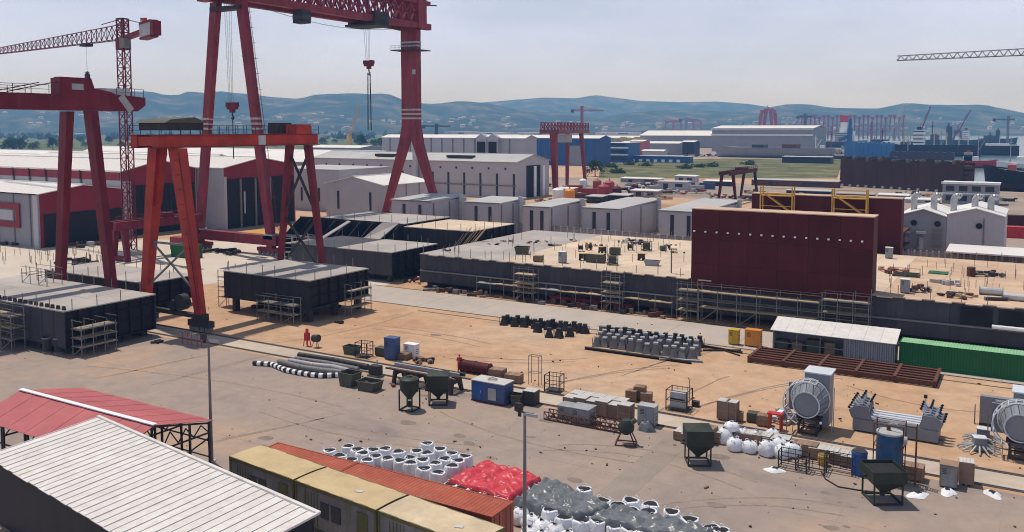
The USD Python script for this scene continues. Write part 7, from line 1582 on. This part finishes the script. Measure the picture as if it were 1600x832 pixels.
for k, (px, py, lab) in enumerate(((245, 536, 'dark lump of steel on the sand behind the left lamp post'), (530, 506, 'small dark stone by the shadow of the block under the orange crane'), (165, 527, 'dark steel lump right of the left edge hull block'))): heap('steel_lump', lab, 'steel lump', G(px, py), 4, .4, ('steel_dark',), .5, .2, 90 + k)
m = thing('red_barrier', 'row of thin red barrier posts before the orange crane foot', 'barrier', G(300, 541))
for k in range(5): MB().bar((-1.6 + .8 * k, .1 * (k % 2), 0), (-1.6 + .8 * k, .1 * (k % 2), 1.5), .06).build('post', 'far_red', m)
# mid yard left: things between the cranes and the halls
yl = thing('yellow_platform', 'large flat yellow steel platform lying before the right hall doorway', 'platform', (G(430, 374) + (0, 0, 0)), -.05); MB().box(-9, 9, -3, 3, .7, 1.3).build('deck', 'yellow_steel', yl)
for x in (-8, -3, 3, 8): MB().box(x - .3, x + .3, -2.6, 2.6, 0, .69).build('support', 'steel_dark', yl)
container('green container standing behind the orange crane leg', G(292, 402), .0, 6.06, 'container_green'); container('maroon container by the giant crane foot', G(250, 396) + (0, 6, 0), .0, 6.06, 'far_red')
for k, (px, py, lab) in enumerate(((135, 384, 'heap of brown scrap timber in front of the low red hall'), (118, 412, 'dark scrap on the pale yard left of the first red leg'), (345, 396, 'heap of dark gear under the giant crane sill'), (30, 382, 'dark scrap line at the wall with the emblem'), (480, 400, 'clutter of pale planks and tubes beside the rear orange crane leg'), (455, 395, 'grey and rusty parts under the giant crane right leg'))): heap('scrap_heap', lab, 'scrap heap', G(px, py), 22, 3.2, ('rust_brown', 'steel_dark', 'plank', 'steel_light') if k in (0, 4, 5) else ('steel_dark', 'hull_dark', 'rust_brown'), .9, .9, 100 + k)
m = MB()
for k in range(60): c = G(200 * rng.random(), 392 + 22 * rng.random()); m.bar(c, c + (0, 0, 1.2 + .5 * rng.random()), .07)
tag(m.build('fence_posts', 'scaffold'), 'thin scattered marker posts on the pale yard at left', kind='stuff')

# ---------------------------------------------------------------- ships and docks
def ship(label, pa, pb, yw, ytop, hull, low=None, bow=1, B=None, house=(), cat='ship', name='ship', sheer=.12, deck='deck_dust', masts=0, z0=-1.6):
    """hull between picture columns pa..pb with waterline row yw and deck row ytop; bow=1: bow towards pb; house: (place 0..1, length m, height m, material)"""
    a, b = G(pa, yw, z0), G(pb, yw, z0); Y = (a[1] + b[1]) / 2; xa, xb = onY(pa, yw, Y)[0], onY(pb, yw, Y)[0]; c = np.array([(xa + xb) / 2, Y, z0]); L = abs(xb - xa); h = topz(pa + (pb - pa) / 2, ytop, c[0], Y) - z0; B = B or L * .16
    t = thing(name, label, cat, tuple(c), 0 if bow > 0 else math.pi)
    N, M = 26, 6; P = np.zeros((N, 2 * M, 3))
    for i in range(N):
        s = i / (N - 1); x = (s - .5) * L; f = 1.0 if s < .78 else max(.03, 1 - ((s - .78) / .22) ** 1.8); f *= 1 if s > .06 else .82 + 3 * s; zt = h * (1 + sheer * (max(0, s - .7) / .3) ** 2 * 2.2)
        for j in range(2 * M):
            k = j if j < M else 2 * M - 1 - j; q = k / (M - 1); r = q ** .35 * (f if q < .5 else f + (1 - f) * .25 * q * (s < .98)); xx = x + (L * .035 * q if s > .9 else 0) * (s - .9) * 10
            P[i, j] = (xx, (-1 if j < M else 1) * r * B / 2, zt * q)
    zc = h * .42 if low else 0; up = MB(); up.grid(P[:, M - 1 - 3:M]).grid(P[:, M:M + 4]); up.build('hull', hull, t); dn = MB(); dn.grid(P[:, 0:M - 3]).grid(P[:, M + 3:2 * M]); dn.build('lower_hull', low or hull, t)
    e = MB(); e.add(np.vstack([P[0], P[0].mean(0)[None]]), [(j, (j + 1) % (2 * M), 2 * M) for j in range(2 * M)]); e.build('transom', hull, t)
    d = MB(); d.grid(np.stack([P[:, M - 1] - (0, 0, .5), P[:, M] - (0, 0, .5)], 1)); d.build('deck', deck, t)
    for (s, ln, hh, m) in house:
        x = (s - .5) * L; n = max(1, int(hh / 3)); w = B * .72
        bl = MB().box(x - ln / 2, x + ln / 2, -w / 2, w / 2, h - .4, h + hh).build('deckhouse', m, t)
        if hh > 5:
            for k in range(n): zz = h + hh * (k + .45) / n; MB().box(x - ln / 2 - .1, x + ln / 2 + .1, -w / 2 - .12, w / 2 + .12, zz, zz + hh / n * .28).build('window_band', 'window_dark', bl)
            MB().box(x - ln * .2, x + ln * .2, -w * .2, w * .2, h + hh + .01, h + hh * 1.2).build('funnel', hull if m != hull else 'white_paint', t)
    for k in range(masts):
        x = (-.35 + .6 * (k + .5) / masts) * L; m = MB().tube((x, 0, h - .4), (x, 0, h * 2.1), L * .004 + .15, 6).build('mast', 'far_yellow' if k % 2 else 'steel_light', t)
    m = MB()
    for sd_ in (-1, 1):
        for k in range(int(L / 6)): x = -L * .45 + 6 * k; m.bar((x, sd_ * B * .46, h - .2), (x, sd_ * B * .46, h + 1.1), .12)
    m.build('stanchions', 'steel_light', t)
    return t
ship('long purple grey bare hull standing on the far slipway with pointed bow at left', 1302, 1121, 247, 231, 'wall_grey', None, -1, 18, ((.35, 12, 3, 'rust_brown'), (.62, 10, 2.5, 'steel_dark')), masts=0, z0=0)
ship('long black ship with white deck pipes moored behind the blue dock', 1374, 1532, 244, 226.5, 'hull_dark', 'hull_brown', -1, 22, ((.88, 14, 3, 'white_paint'), (.60, 9, 14, 'white_paint')), masts=5)
ship('shorter black ship moored behind the red tug at right', 1524, 1592, 243, 228, 'hull_dark', 'hull_brown', -1, 20, ((.5, 20, 2, 'white_paint'),), masts=1)
ship('bright red ship with white deckhouse moored by the water gap', 1488, 1556, 262.5, 251.5, 'bright_red', 'bright_red', 1, 9, ((.42, 9, 3.0, 'white_paint'), (.36, 5, 5.5, 'steel_light')), masts=1)
ship('dark blue and rust ship with pointed bow at the right edge of the picture', 1745, 1541, 303, 268, 'hull_dark', 'hull_brown', -1, 16, ((.8, 3, 2.5, 'tin_red'), (.35, 8, 7, 'white_paint')), masts=1)
ship('white and blue workboat behind the dark ship at right edge', 1690, 1560, 268, 256, 'white_paint', 'box_blue', -1, 16, ((.55, 20, 4, 'white_paint'), (.5, 10, 8, 'steel_light')), masts=1)
ship('far dark ship with bow to the right on the horizon water', 1530, 1588, 225, 217, 'hull_dark', 'hull_dark', 1, 26, ((.3, 20, 5, 'steel_dark'), (.5, 6, 14, 'steel_dark')))
ship('far long dark ship behind the black ships', 1440, 1545, 226, 219, 'hull_brown', 'hull_dark', 1, 26, ((.2, 12, 8, 'rust_brown'), (.66, 10, 16, 'white_paint'), (.4, 5, 22, 'steel_dark')))
ship('far long brownish ship left of the white ship tower', 1262, 1425, 231, 222.5, 'hull_brown', 'hull_dark', 1, 28, ((.7, 20, 4, 'steel_dark'),), masts=3)
wt = ship('far pale ship hull lying below the white tower with red top', 1290, 1352, 230, 221, 'steel_light', 'hull_brown', 1, 30, ((.42, 16, 12, 'steel_light'),))
c = G(1318, 228); zt = topz(1318, 183, *c[:2]); t = thing('ship_tower', 'white ship tower with bright red funnel top rising over the docks', 'ship tower', tuple(c), world=True); s = 1 / scale_at(*c[:2]); MB().cbox((c[0], c[1], zt - 3 * s), (12 * s, 10 * s, 10 * s)).build('casing', 'bright_red', t); MB().cbox((c[0], c[1], (zt - 8.2 * s) / 2), (9 * s, 8 * s, zt - 8.2 * s)).cbox((c[0] + 6 * s, c[1], (zt - 22 * s) / 2), (20 * s, 9 * s, zt - 22 * s)).build('tower', 'white_paint', t)
# floating brown hull section and blue dock
a, b = G(1312, 291), G(1503, 303); u_ = (b - a) / np.linalg.norm(b - a); v_ = np.array([-u_[1], u_[0], 0]); zt = topz(1312, 249, *a[:2]); Ls = np.linalg.norm(b - a)
fd = thing('brown_hull_section', 'long plain dark brown hull section standing at the water edge', 'hull section', tuple((a + b) / 2), math.atan2(u_[1], u_[0]))
for k in range(9):
    x0, x1 = -Ls / 2 + Ls * k / 9, -Ls / 2 + Ls * (k + 1) / 9; zz = zt - .3 * (k % 3); MB().box(x0 + .04, x1 - .04, 0, .5, 0, zz).build('side_plate', 'hull_brown', fd)
MB().box(-Ls / 2, -Ls / 2 + .5, .51, 8, 0, zt).box(Ls / 2 - .5, Ls / 2, .51, 8, 0, zt - 3).build('end_plate', 'hull_brown', fd); MB().box(-Ls / 2, Ls / 2, 8, 8.5, 0, zt).build('side_plate', 'hull_brown', fd); MB().box(-Ls / 2 + .5, Ls / 2 - .5, 0.6, 7.9, zt - 1.2, zt - 1).build('deck', 'rust_brown', fd)
for k in range(26): x = -Ls / 2 + Ls * (k + .5) / 26; MB().box(x - .5, x + .3, .5 + 2 * rng.random(), 3, zt - .99, zt + .4 + rng.random()).build('deck_gear', ('rust_brown', 'steel_dark', 'steel_grey')[k % 3], fd)
for k in range(5): x = Ls / 2 + .3 + .5 * rng.random(); MB().box(Ls / 2 + .01, x + 1.2 * rng.random(), .2, 2 + k, zt * (.15 + .16 * k), zt * (.26 + .16 * k)).build('torn_edge', 'hull_brown', fd)
for k in range(14): MB().cbox((-Ls / 2 + Ls * (k + .5) / 14, -1.0, .5), (.9, .9, 1.0)).build('keel_stand', 'steel_light', fd)
def dock_box(label, pl, pr, yb, yt, m, B=25, name='floating_dock', cat='dock', edge=None):
    c = G((pl + pr) / 2, yb); x0, x1 = onY(pl, yb, c[1])[0], onY(pr, yb, c[1])[0]; z = topz((pl + pr) / 2, yt, (x0 + x1) / 2, c[1]); t = thing(name, label, cat, tuple(c), world=True); n = 8
    for k in range(n): a, b = x0 + (x1 - x0) * k / n, x0 + (x1 - x0) * (k + 1) / n; MB().box(a + .1, b - .1, c[1], c[1] + B, -1.5, z).build('section', m, t); MB().box(a + .8, a + (b - a) * .6, c[1] + .5, c[1] + 3, z + .01, z + z * .12).build('deck_box', edge or m, t)
    return t
dock_box('bright blue floating dock wall left of the black ship', 1335, 1392, 242, 224, 'ship_blue')
dock_box('low brown dock wall behind the floating brown hull section', 1390, 1490, 247, 238, 'hull_brown', 12); dock_box('low dark quay wall with gear under the blue dock', 1300, 1400, 250, 245, 'wall_dark', 12, 'quay_wall', 'quay')
c = G(1327, 244); t = thing('blue_tower', 'tall slim blue crane tower beside the blue dock', 'crane tower', tuple(c), world=True); z = topz(1327, 186, *c[:2]); s = 1 / scale_at(*c[:2])
for f0, f1, w in ((0, .4, 13), (.4, .75, 7), (.75, 1.0, 4)): MB().cbox((c[0], c[1], z * (f0 + f1) / 2), (w * s, w * s, z * (f1 - f0) - .02)).build('tower', 'ship_blue', t)
MB().bar((c[0], c[1], z * .55), (c[0] - 16 * s, c[1], z * .42), 5 * s).build('arm', 'ship_blue', t)
for k in range(9): heap('deck_gear', ('leftmost', 'second', 'third', 'fourth', 'fifth', 'sixth', 'seventh', 'eighth', 'rightmost')[k] + ' small heap of pale gear along the quay beside the blue tower', 'gear', G(1262 + 8 * k, 243 - (k % 3)), 7, 5, ('white_paint', 'steel_light', 'steel_dark', 'far_yellow'), 4.5, 9 if k % 2 else 4, 130 + k)
# row of red legs of a far jacket yard
for k in range(24):
    px = 1252 + 6.9 * k; c = G(px, 217.5); z = topz(px, 180 + 3 * (k % 3 == 1), *c[:2]); s = 1 / scale_at(*c[:2]); t = thing('red_tower', 'thin red upright tower in the long far row over the docks', 'tower', tuple(c), world=True, group='row of far red legs')
    MB().bar(c, (c[0], c[1], z), 2.0 * s).build('post', 'far_red', t); MB().box(c[0] - 2.4 * s, c[0] + 2.4 * s, c[1] - 2 * s, c[1] + 2 * s, z - 4 * s, z).build('head', 'far_red', t)
    for f in (.3, .55): MB().bar((c[0] - 3.4 * s, c[1], z * f), (c[0] + 3.4 * s, c[1], z * (f + .1 * (k % 2))), 1.1 * s).build('cross_beam', 'far_red', t)
    if k % 3 == 0: MB().bar((c[0], c[1], z * .1), (c[0] + 7 * s, c[1], z * .6), 1.0 * s).build('brace', 'far_red', t)

# ---------------------------------------------------------------- middle distance: stored containers, tanks and huts
def hut(label, px, yb, w, h, m, roof='roof_far', d=5):
    c = G(px, yb); s = 1 / scale_at(*c[:2]); t = thing('storage_hut', label, 'hut', tuple(c)); W, H_ = w * s * 1.1, h * s
    MB().box(-W / 2, W / 2, 0, d, 0, H_).build('wall', m, t); MB().slab((-W / 2 - .3, -.3, H_ + .2), (W / 2 + .3, -.3, H_ + .2), (W / 2 + .3, d + .3, H_ + .5), (-W / 2 - .3, d + .3, H_ + .5), .19).build('roof', roof, t)
    MB().box(-W * .3, -W * .3 + min(2, W * .2), -.06, -.005, .1, H_ * .8).build('door', 'window_dark', t); MB().box(W * .1, W * .35, -.06, -.005, H_ * .4, H_ * .8).build('window', 'window_dark', t); return t
for a in ((1006, 308, 40, 9, 'wall_grey', 'roof_far', 'white roofed hut before the portal crane yard'), (1050, 297, 44, 12, 'wall_white', 'roof_grey', 'white flat building right of centre behind the low sheds'), (1070, 288, 30, 12, 'wall_white', 'roof_far', 'small white house left of the small red gantry crane'), (1000, 286, 60, 6, 'wall_grey', 'roof_far', 'long pale hut behind the red containers'),
        (928, 318, 24, 10, 'wall_dark', 'roof_grey', 'dark hut among the red tanks'), (880, 308, 26, 12, 'tin_red', 'roof_far', 'reddish hut under the portal crane'), (965, 316, 30, 10, 'wall_dark', 'roof_grey', 'dark open hut with pale roof left of the white hut'), (1335, 312, 50, 8, 'rust_brown', 'deck_dust', 'long rusty shed under the brown hull section'),
        (1240, 292, 120, 9, 'rust_brown', 'roof_grey', 'long low brown shed behind the yellow stairs'), (1262, 306, 60, 7, 'wall_dark', 'roof_grey', 'dark low shed just behind the rear red panel'), (1395, 312, 40, 6, 'wall_grey', 'roof_far', 'pale low hut between panel and site office'), (1120, 291, 40, 7, 'wall_dark', 'roof_far', 'low dark shed beyond the small red gantry crane'), (1440, 318, 44, 5, 'wall_white', 'roof_far', 'low white roofed store left of the site office'), (1385, 345, 26, 14, 'wall_dark', 'roof_grey', 'dark hut just left of the vent pipe workshop')): hut(a[6], *a[:6])
for k, (px, yb, m, rz, lab) in enumerate(((922, 306, 'far_red', .2, 'red container behind the low sheds, leftmost of three'), (938, 304, 'rust_red', 1.3, 'dark red container standing end on behind the low sheds'), (956, 302, 'far_red', .1, 'red container right of the end on dark one'), (898, 300, 'container_orange', .4, 'orange container near the portal crane feet'), (905, 314, 'rust_brown', .1, 'brown container behind the third low shed'), (1088, 300, 'steel_light', .2, 'pale grey container left of the small red gantry'), (1105, 296, 'box_blue', .1, 'dark blue container left of the small red gantry'), (1022, 300, 'steel_light', 1.2, 'light container behind the white roofed hut'), (1590, 372, 'bright_red', .05, 'bright red container at the right edge below the site office'), (1580, 352, 'rust_red', .1, 'dark red container at the right edge behind the bright red one'))): container(lab, G(px, yb), rz, 6.06 if k < 8 else 9, m)
for k, (px, yb, r, h, m, lab) in enumerate(((872, 312, 2.0, 3.4, 'white_paint', 'white round tank at the end of the long white hall'), (943, 312, 2.0, 4.6, 'far_red', 'first red round tank behind the low sheds'), (952, 309, 1.8, 5.4, 'far_red', 'second taller red round tank behind the low sheds'), (964, 313, 1.6, 4.0, 'rust_red', 'third dark red round tank behind the low sheds'), (933, 300, 1.7, 4.2, 'container_orange', 'orange round tank behind the low sheds'), (890, 318, 1.8, 4.2, 'cabinet_orange', 'orange brown silo near the portal crane'), (911, 296, 1.5, 3.6, 'white_paint', 'small white tank right of the portal crane leg'))):
    t = thing('storage_tank', lab, 'tank', G(px, yb)); MB().lathe([(r, 0), (r, h), (r * .7, h + .5), (.1, h + .8)], (0, 0, 0), 16).build('shell', m, t, smooth=40); MB().tube((0, 0, h + .7), (0, 0, h + 1.4), .2, 8).build('vent', 'steel_grey', t)
for k in range(30):
    px, yb = 850 + 290 * rng.random(), 284 + 36 * rng.random()
    heap('scrap_heap', ('small pile of mixed yard material in the storage yard behind the low sheds'), 'scrap heap', G(px, yb), 7, 3.5, (('rust_brown', 'steel_dark', 'white_paint'), ('steel_light', 'far_red', 'rust_brown'), ('plank', 'steel_dark', 'container_orange'))[k % 3], 1.5, 1.6, 150 + k, group='piles in the storage yard')
for k in range(24):
    px, yb = 1150 + 430 * rng.random(), 300 + 34 * rng.random()
    if 1400 < px < 1575 and yb > 312: continue
    heap('scrap_heap', 'small pile of rusty material between the rear red panel and the quay', 'scrap heap', G(px, yb), 7, 3.5, (('rust_brown', 'steel_dark', 'steel_light'), ('rust_red', 'plank', 'rust_brown'))[k % 2], 1.4, 1.4, 190 + k, group='piles between panel and quay')
for k in range(14): heap('scrap_heap', 'small pile of gear on the ground before the big dock hall', 'scrap heap', G(1075 + 16 * k, 244 + 2 * rng.random()), 6, 6, (('steel_dark', 'white_paint', 'far_red'))[0:3], 2.6, 2.5, 220 + k, group='piles before the big dock hall')

# ---------------------------------------------------------------- trees, woods and town
def leaf_look(name, a, b):
    mat(name, {'g': ('geometry', {}), 'n': ('noise_texture', {'scale': .9, 'detail': 3.0}), 'r': ('rgb_ramp', {'ramp': [(.35, a), (.65, b)]}), 'd': ('diffuse_bsdf', {}), 't': ('translucent_bsdf', {}), 'm': ('mix_closure', {'fac': .25})},
        [('g.position', 'n.vector'), ('n.fac', 'r.fac'), ('r.color', 'd.color'), ('r.color', 't.color'), ('d.BSDF', 'm.closure1'), ('t.BSDF', 'm.closure2')], surface='m.closure')
leaf_look('leaf', (.025, .05, .018), (.075, .11, .04))
def leaves(m, c, r, n, q, s):
    d = q.normal(size=(n, 3)); d /= np.linalg.norm(d, axis=1)[:, None]; p = np.asarray(c) + d * r * (q.random(n) ** .4)[:, None] * (1 + .35 * np.sin(4 * d[:, :1] + 3 * d[:, 1:2]))
    a = q.normal(size=(n, 3)); a /= np.linalg.norm(a, axis=1)[:, None]; b = np.cross(a, d); b /= np.linalg.norm(b, axis=1)[:, None] + 1e-6
    k = s * (.6 + .8 * q.random(n))[:, None]; v = np.stack([p - a * k, p + b * k * .6, p + a * k, p - b * k * .6], 1).reshape(-1, 3); i = np.arange(n)[:, None] * 4
    m.add(v, np.hstack([i, i + 1, i + 2, i + 3]))
def tree_make(seed, h, w):
    def make(label):
        t = thing('tree', label, 'tree'); q = np.random.default_rng(seed); T = MB(); T.tube((0, 0, 0), (.2, .1, h * .45), h * .03, 7, h * .018)
        m = MB()
        for k in range(9):
            a = k * 2.4; c = np.array([w * .55 * math.cos(a) * (1 - k / 14), w * .55 * math.sin(a) * (1 - k / 14), h * (.38 + .06 * k)]); T.tube((.2, .1, h * .4), c, h * .012, 5, h * .004); leaves(m, c, w * (.42 - .015 * k), 110, q, h * .045)
        T.build('trunk', 'bark', t); m.build('crown', 'leaf', t); return t
    return make
TR = [Kind(tree_make(1, 9, 6)), Kind(tree_make(2, 11, 5.5)), Kind(tree_make(3, 7, 6))]
for k, (px, py, s, lab) in enumerate(((30, 238, 2.0, 'large dark tree at the left edge of the green fields'), (14, 240, 1.6, 'dark bushy tree at the very left edge'), (52, 237, 1.5, 'smaller dark tree right of the large left edge tree'), (930, 276, 1.1, 'round dark bush at the corner of the blue hall'), (565, 233, 1.9, 'dark tree behind the yellow crawler crane'), (588, 232, 1.9, 'dark tree right of the yellow crawler crane'), (607, 231, 1.7, 'dark tree left of the giant crane column'), (150, 234, 1.3, 'dark tree seen between the legs of the left gantry crane'), (510, 236, 1.3, 'dark tree left of the crawler crane'))):
    TR[k % 3].put(lab, G(px, py), k * 1.3, sc=(s, s, s * .85))
for k in range(90):
    px = -60 + 760 * rng.random(); py = 216 + 20 * rng.random() ** 1.5; s = .8 + .7 * rng.random(); TR[k % 3].put('dark green tree scattered in the flat fields below the hills', G(px, py), rng.random() * 6, 'trees in the fields', (s, s, s * .9))
q = np.random.default_rng(5); wd = MB()
for k in range(520):
    px, py = -300 + 1180 * q.random(), 207.5 + 11 * q.random() ** 1.3; c = G(px, py); r = 5 + 6 * q.random()
    if py < 210 or px < 640: leaves(wd, (c[0], c[1], r * .45), r, 36, q, r * .42)
tag(wd.build('far_woods', 'leaf'), 'far dark band of woods at the foot of the hills', kind='stuff')
for k, (px, py) in enumerate(((955, 262), (985, 258), (1090, 262), (1112, 261), (1010, 260), (1170, 258), (1070, 264), (965, 271))):
    t = thing('bush', ('low dark bush on the grass field, first from left', 'dark bush on the upper edge of the grass field', 'dark bush in the middle of the grass field', 'dark bush right of the field middle', 'small bush left of the field middle', 'dark bush at the right of the grass field', 'bush low on the field left of the gantry crane', 'low bush at the left front of the grass field')[k], 'bush', G(px, py)); m = MB(); leaves(m, (0, 0, .8), 2.6, 120, q, .8); m.v[-1][:, 2] = np.abs(m.v[-1][:, 2]) * .8; m.v[-1][:, 0] *= 1.8; m.build('foliage', 'leaf', t)
def house_make(label):
    t = thing('town_house', label, 'house'); MB().box(-8, 8, -6, 6, 0, 9).build('wall', 'house_pale', t); MB().extr([(-6.6, 9.01), (6.6, 9.01), (0, 12)], 'x', -8.6, 8.6).build('roof', 'house_roof', t); MB().box(-6, 6, -6.08, -6.01, 5.5, 7).build('window', 'window_dark', t); return t
KH = Kind(house_make)
for k in range(240):
    i = rng.randrange(1, 8); j = rng.randrange(35, 150) if k < 170 else rng.randrange(150, 215); p = HILL[i, j] + (HILL[i + 1, j + 1] - HILL[i, j]) * rng.random(); s = .5 + .7 * rng.random()
    KH.put('tiny pale house of the distant town below the hills', (p[0], p[1], p[2] - 2), YAW + .5 * rng.random(), 'houses of the distant town', (s, s, .7 + .5 * rng.random()))
for k, (px, py, w, h, lab) in enumerate(((755, 213, 60, 6, 'wide distant white hall right of the giant column'), (712, 214, 40, 8, 'distant pale hall with arched roof right of the giant column'), (830, 213, 50, 5, 'distant white hall behind the blue hall roof'), (520, 214, 60, 4, 'distant white factory roof left of the giant column'), (100, 213, 50, 4, 'distant white buildings at the foot of the hills at left'), (960, 212, 60, 5, 'distant pale factory behind the thin red tower crane'))): hut(lab, px, py, w, h, 'wall_white', 'roof_far', 60)
# slim masts, posts and derricks crowding the far docks
for k, (px, yb, yt, m, lab) in enumerate(((1298, 236, 205, 'far_red', 'slim red mast left of the blue tower'), (1342, 238, 208, 'steel_light', 'slim pale mast over the blue dock'), (1360, 236, 190, 'far_red', 'tall slim red mast over the blue dock'), (1378, 236, 200, 'steel_dark', 'dark mast at the left end of the black ship'), (1412, 234, 196, 'far_yellow', 'dull yellow mast amid the black ship'), (1418, 246, 214, 'steel_light', 'pale lamp mast before the black ship'),
        (1456, 232, 190, 'steel_dark', 'tall dark mast right of the steep dark crane'), (1470, 236, 205, 'steel_light', 'pale mast on the right half of the black ship'), (1484, 226, 198, 'steel_dark', 'thick dark stack between the two dark cranes'), (1512, 240, 205, 'white_paint', 'white mast over the red ship'), (1528, 246, 212, 'steel_light', 'pale derrick post right of the red ship'), (1578, 262, 214, 'steel_light', 'pale mast above the dark ship at the right edge'), (1546, 236, 206, 'steel_dark', 'dark post behind the water gap'), (1274, 242, 212, 'white_paint', 'white post in the gear heaps by the blue tower'))):
    c = G(px, yb); z = topz(px, yt, *c[:2]); s = 1 / scale_at(*c[:2]); t = thing('dock_mast', lab, 'mast', tuple(c), world=True); w = (1.5 if 'stack' not in lab else 7) * s
    MB().bar(c, (c[0], c[1], z), w, w, w * .7).build('post', m, t); MB().bar((c[0] - 3 * s, c[1], z * .82), (c[0] + 3 * s, c[1], z * .82), .9 * s).build('yard', m, t); MB().cbox((c[0], c[1], 1.5 * s), (4 * s, 3 * s, 3 * s)).build('base', 'steel_dark', t)
    if k % 3 == 1: MB().bar((c[0], c[1], z * .3), (c[0] + 9 * s, c[1], z * .8), .8 * s).build('derrick', m, t)

# ---------------------------------------------------------------- air
hz = MB().box(-8000, 6000, -900, 7600, -6.0, 330.0)
usdkit.material(stage, '/World/Looks/haze_look', {'v': ('principled_volume', {'color': (0.20, 0.48, 1.0), 'absorption_color': (1.0, 1.0, 1.0), 'density': 0.00022, 'anisotropy': 0.0})}, [], volume='v.volume')
tag(hz.build('haze', UsdShade.Material.Get(stage, '/World/Looks/haze_look')), 'thin blue summer haze over yard and hills', None, None, 'stuff')
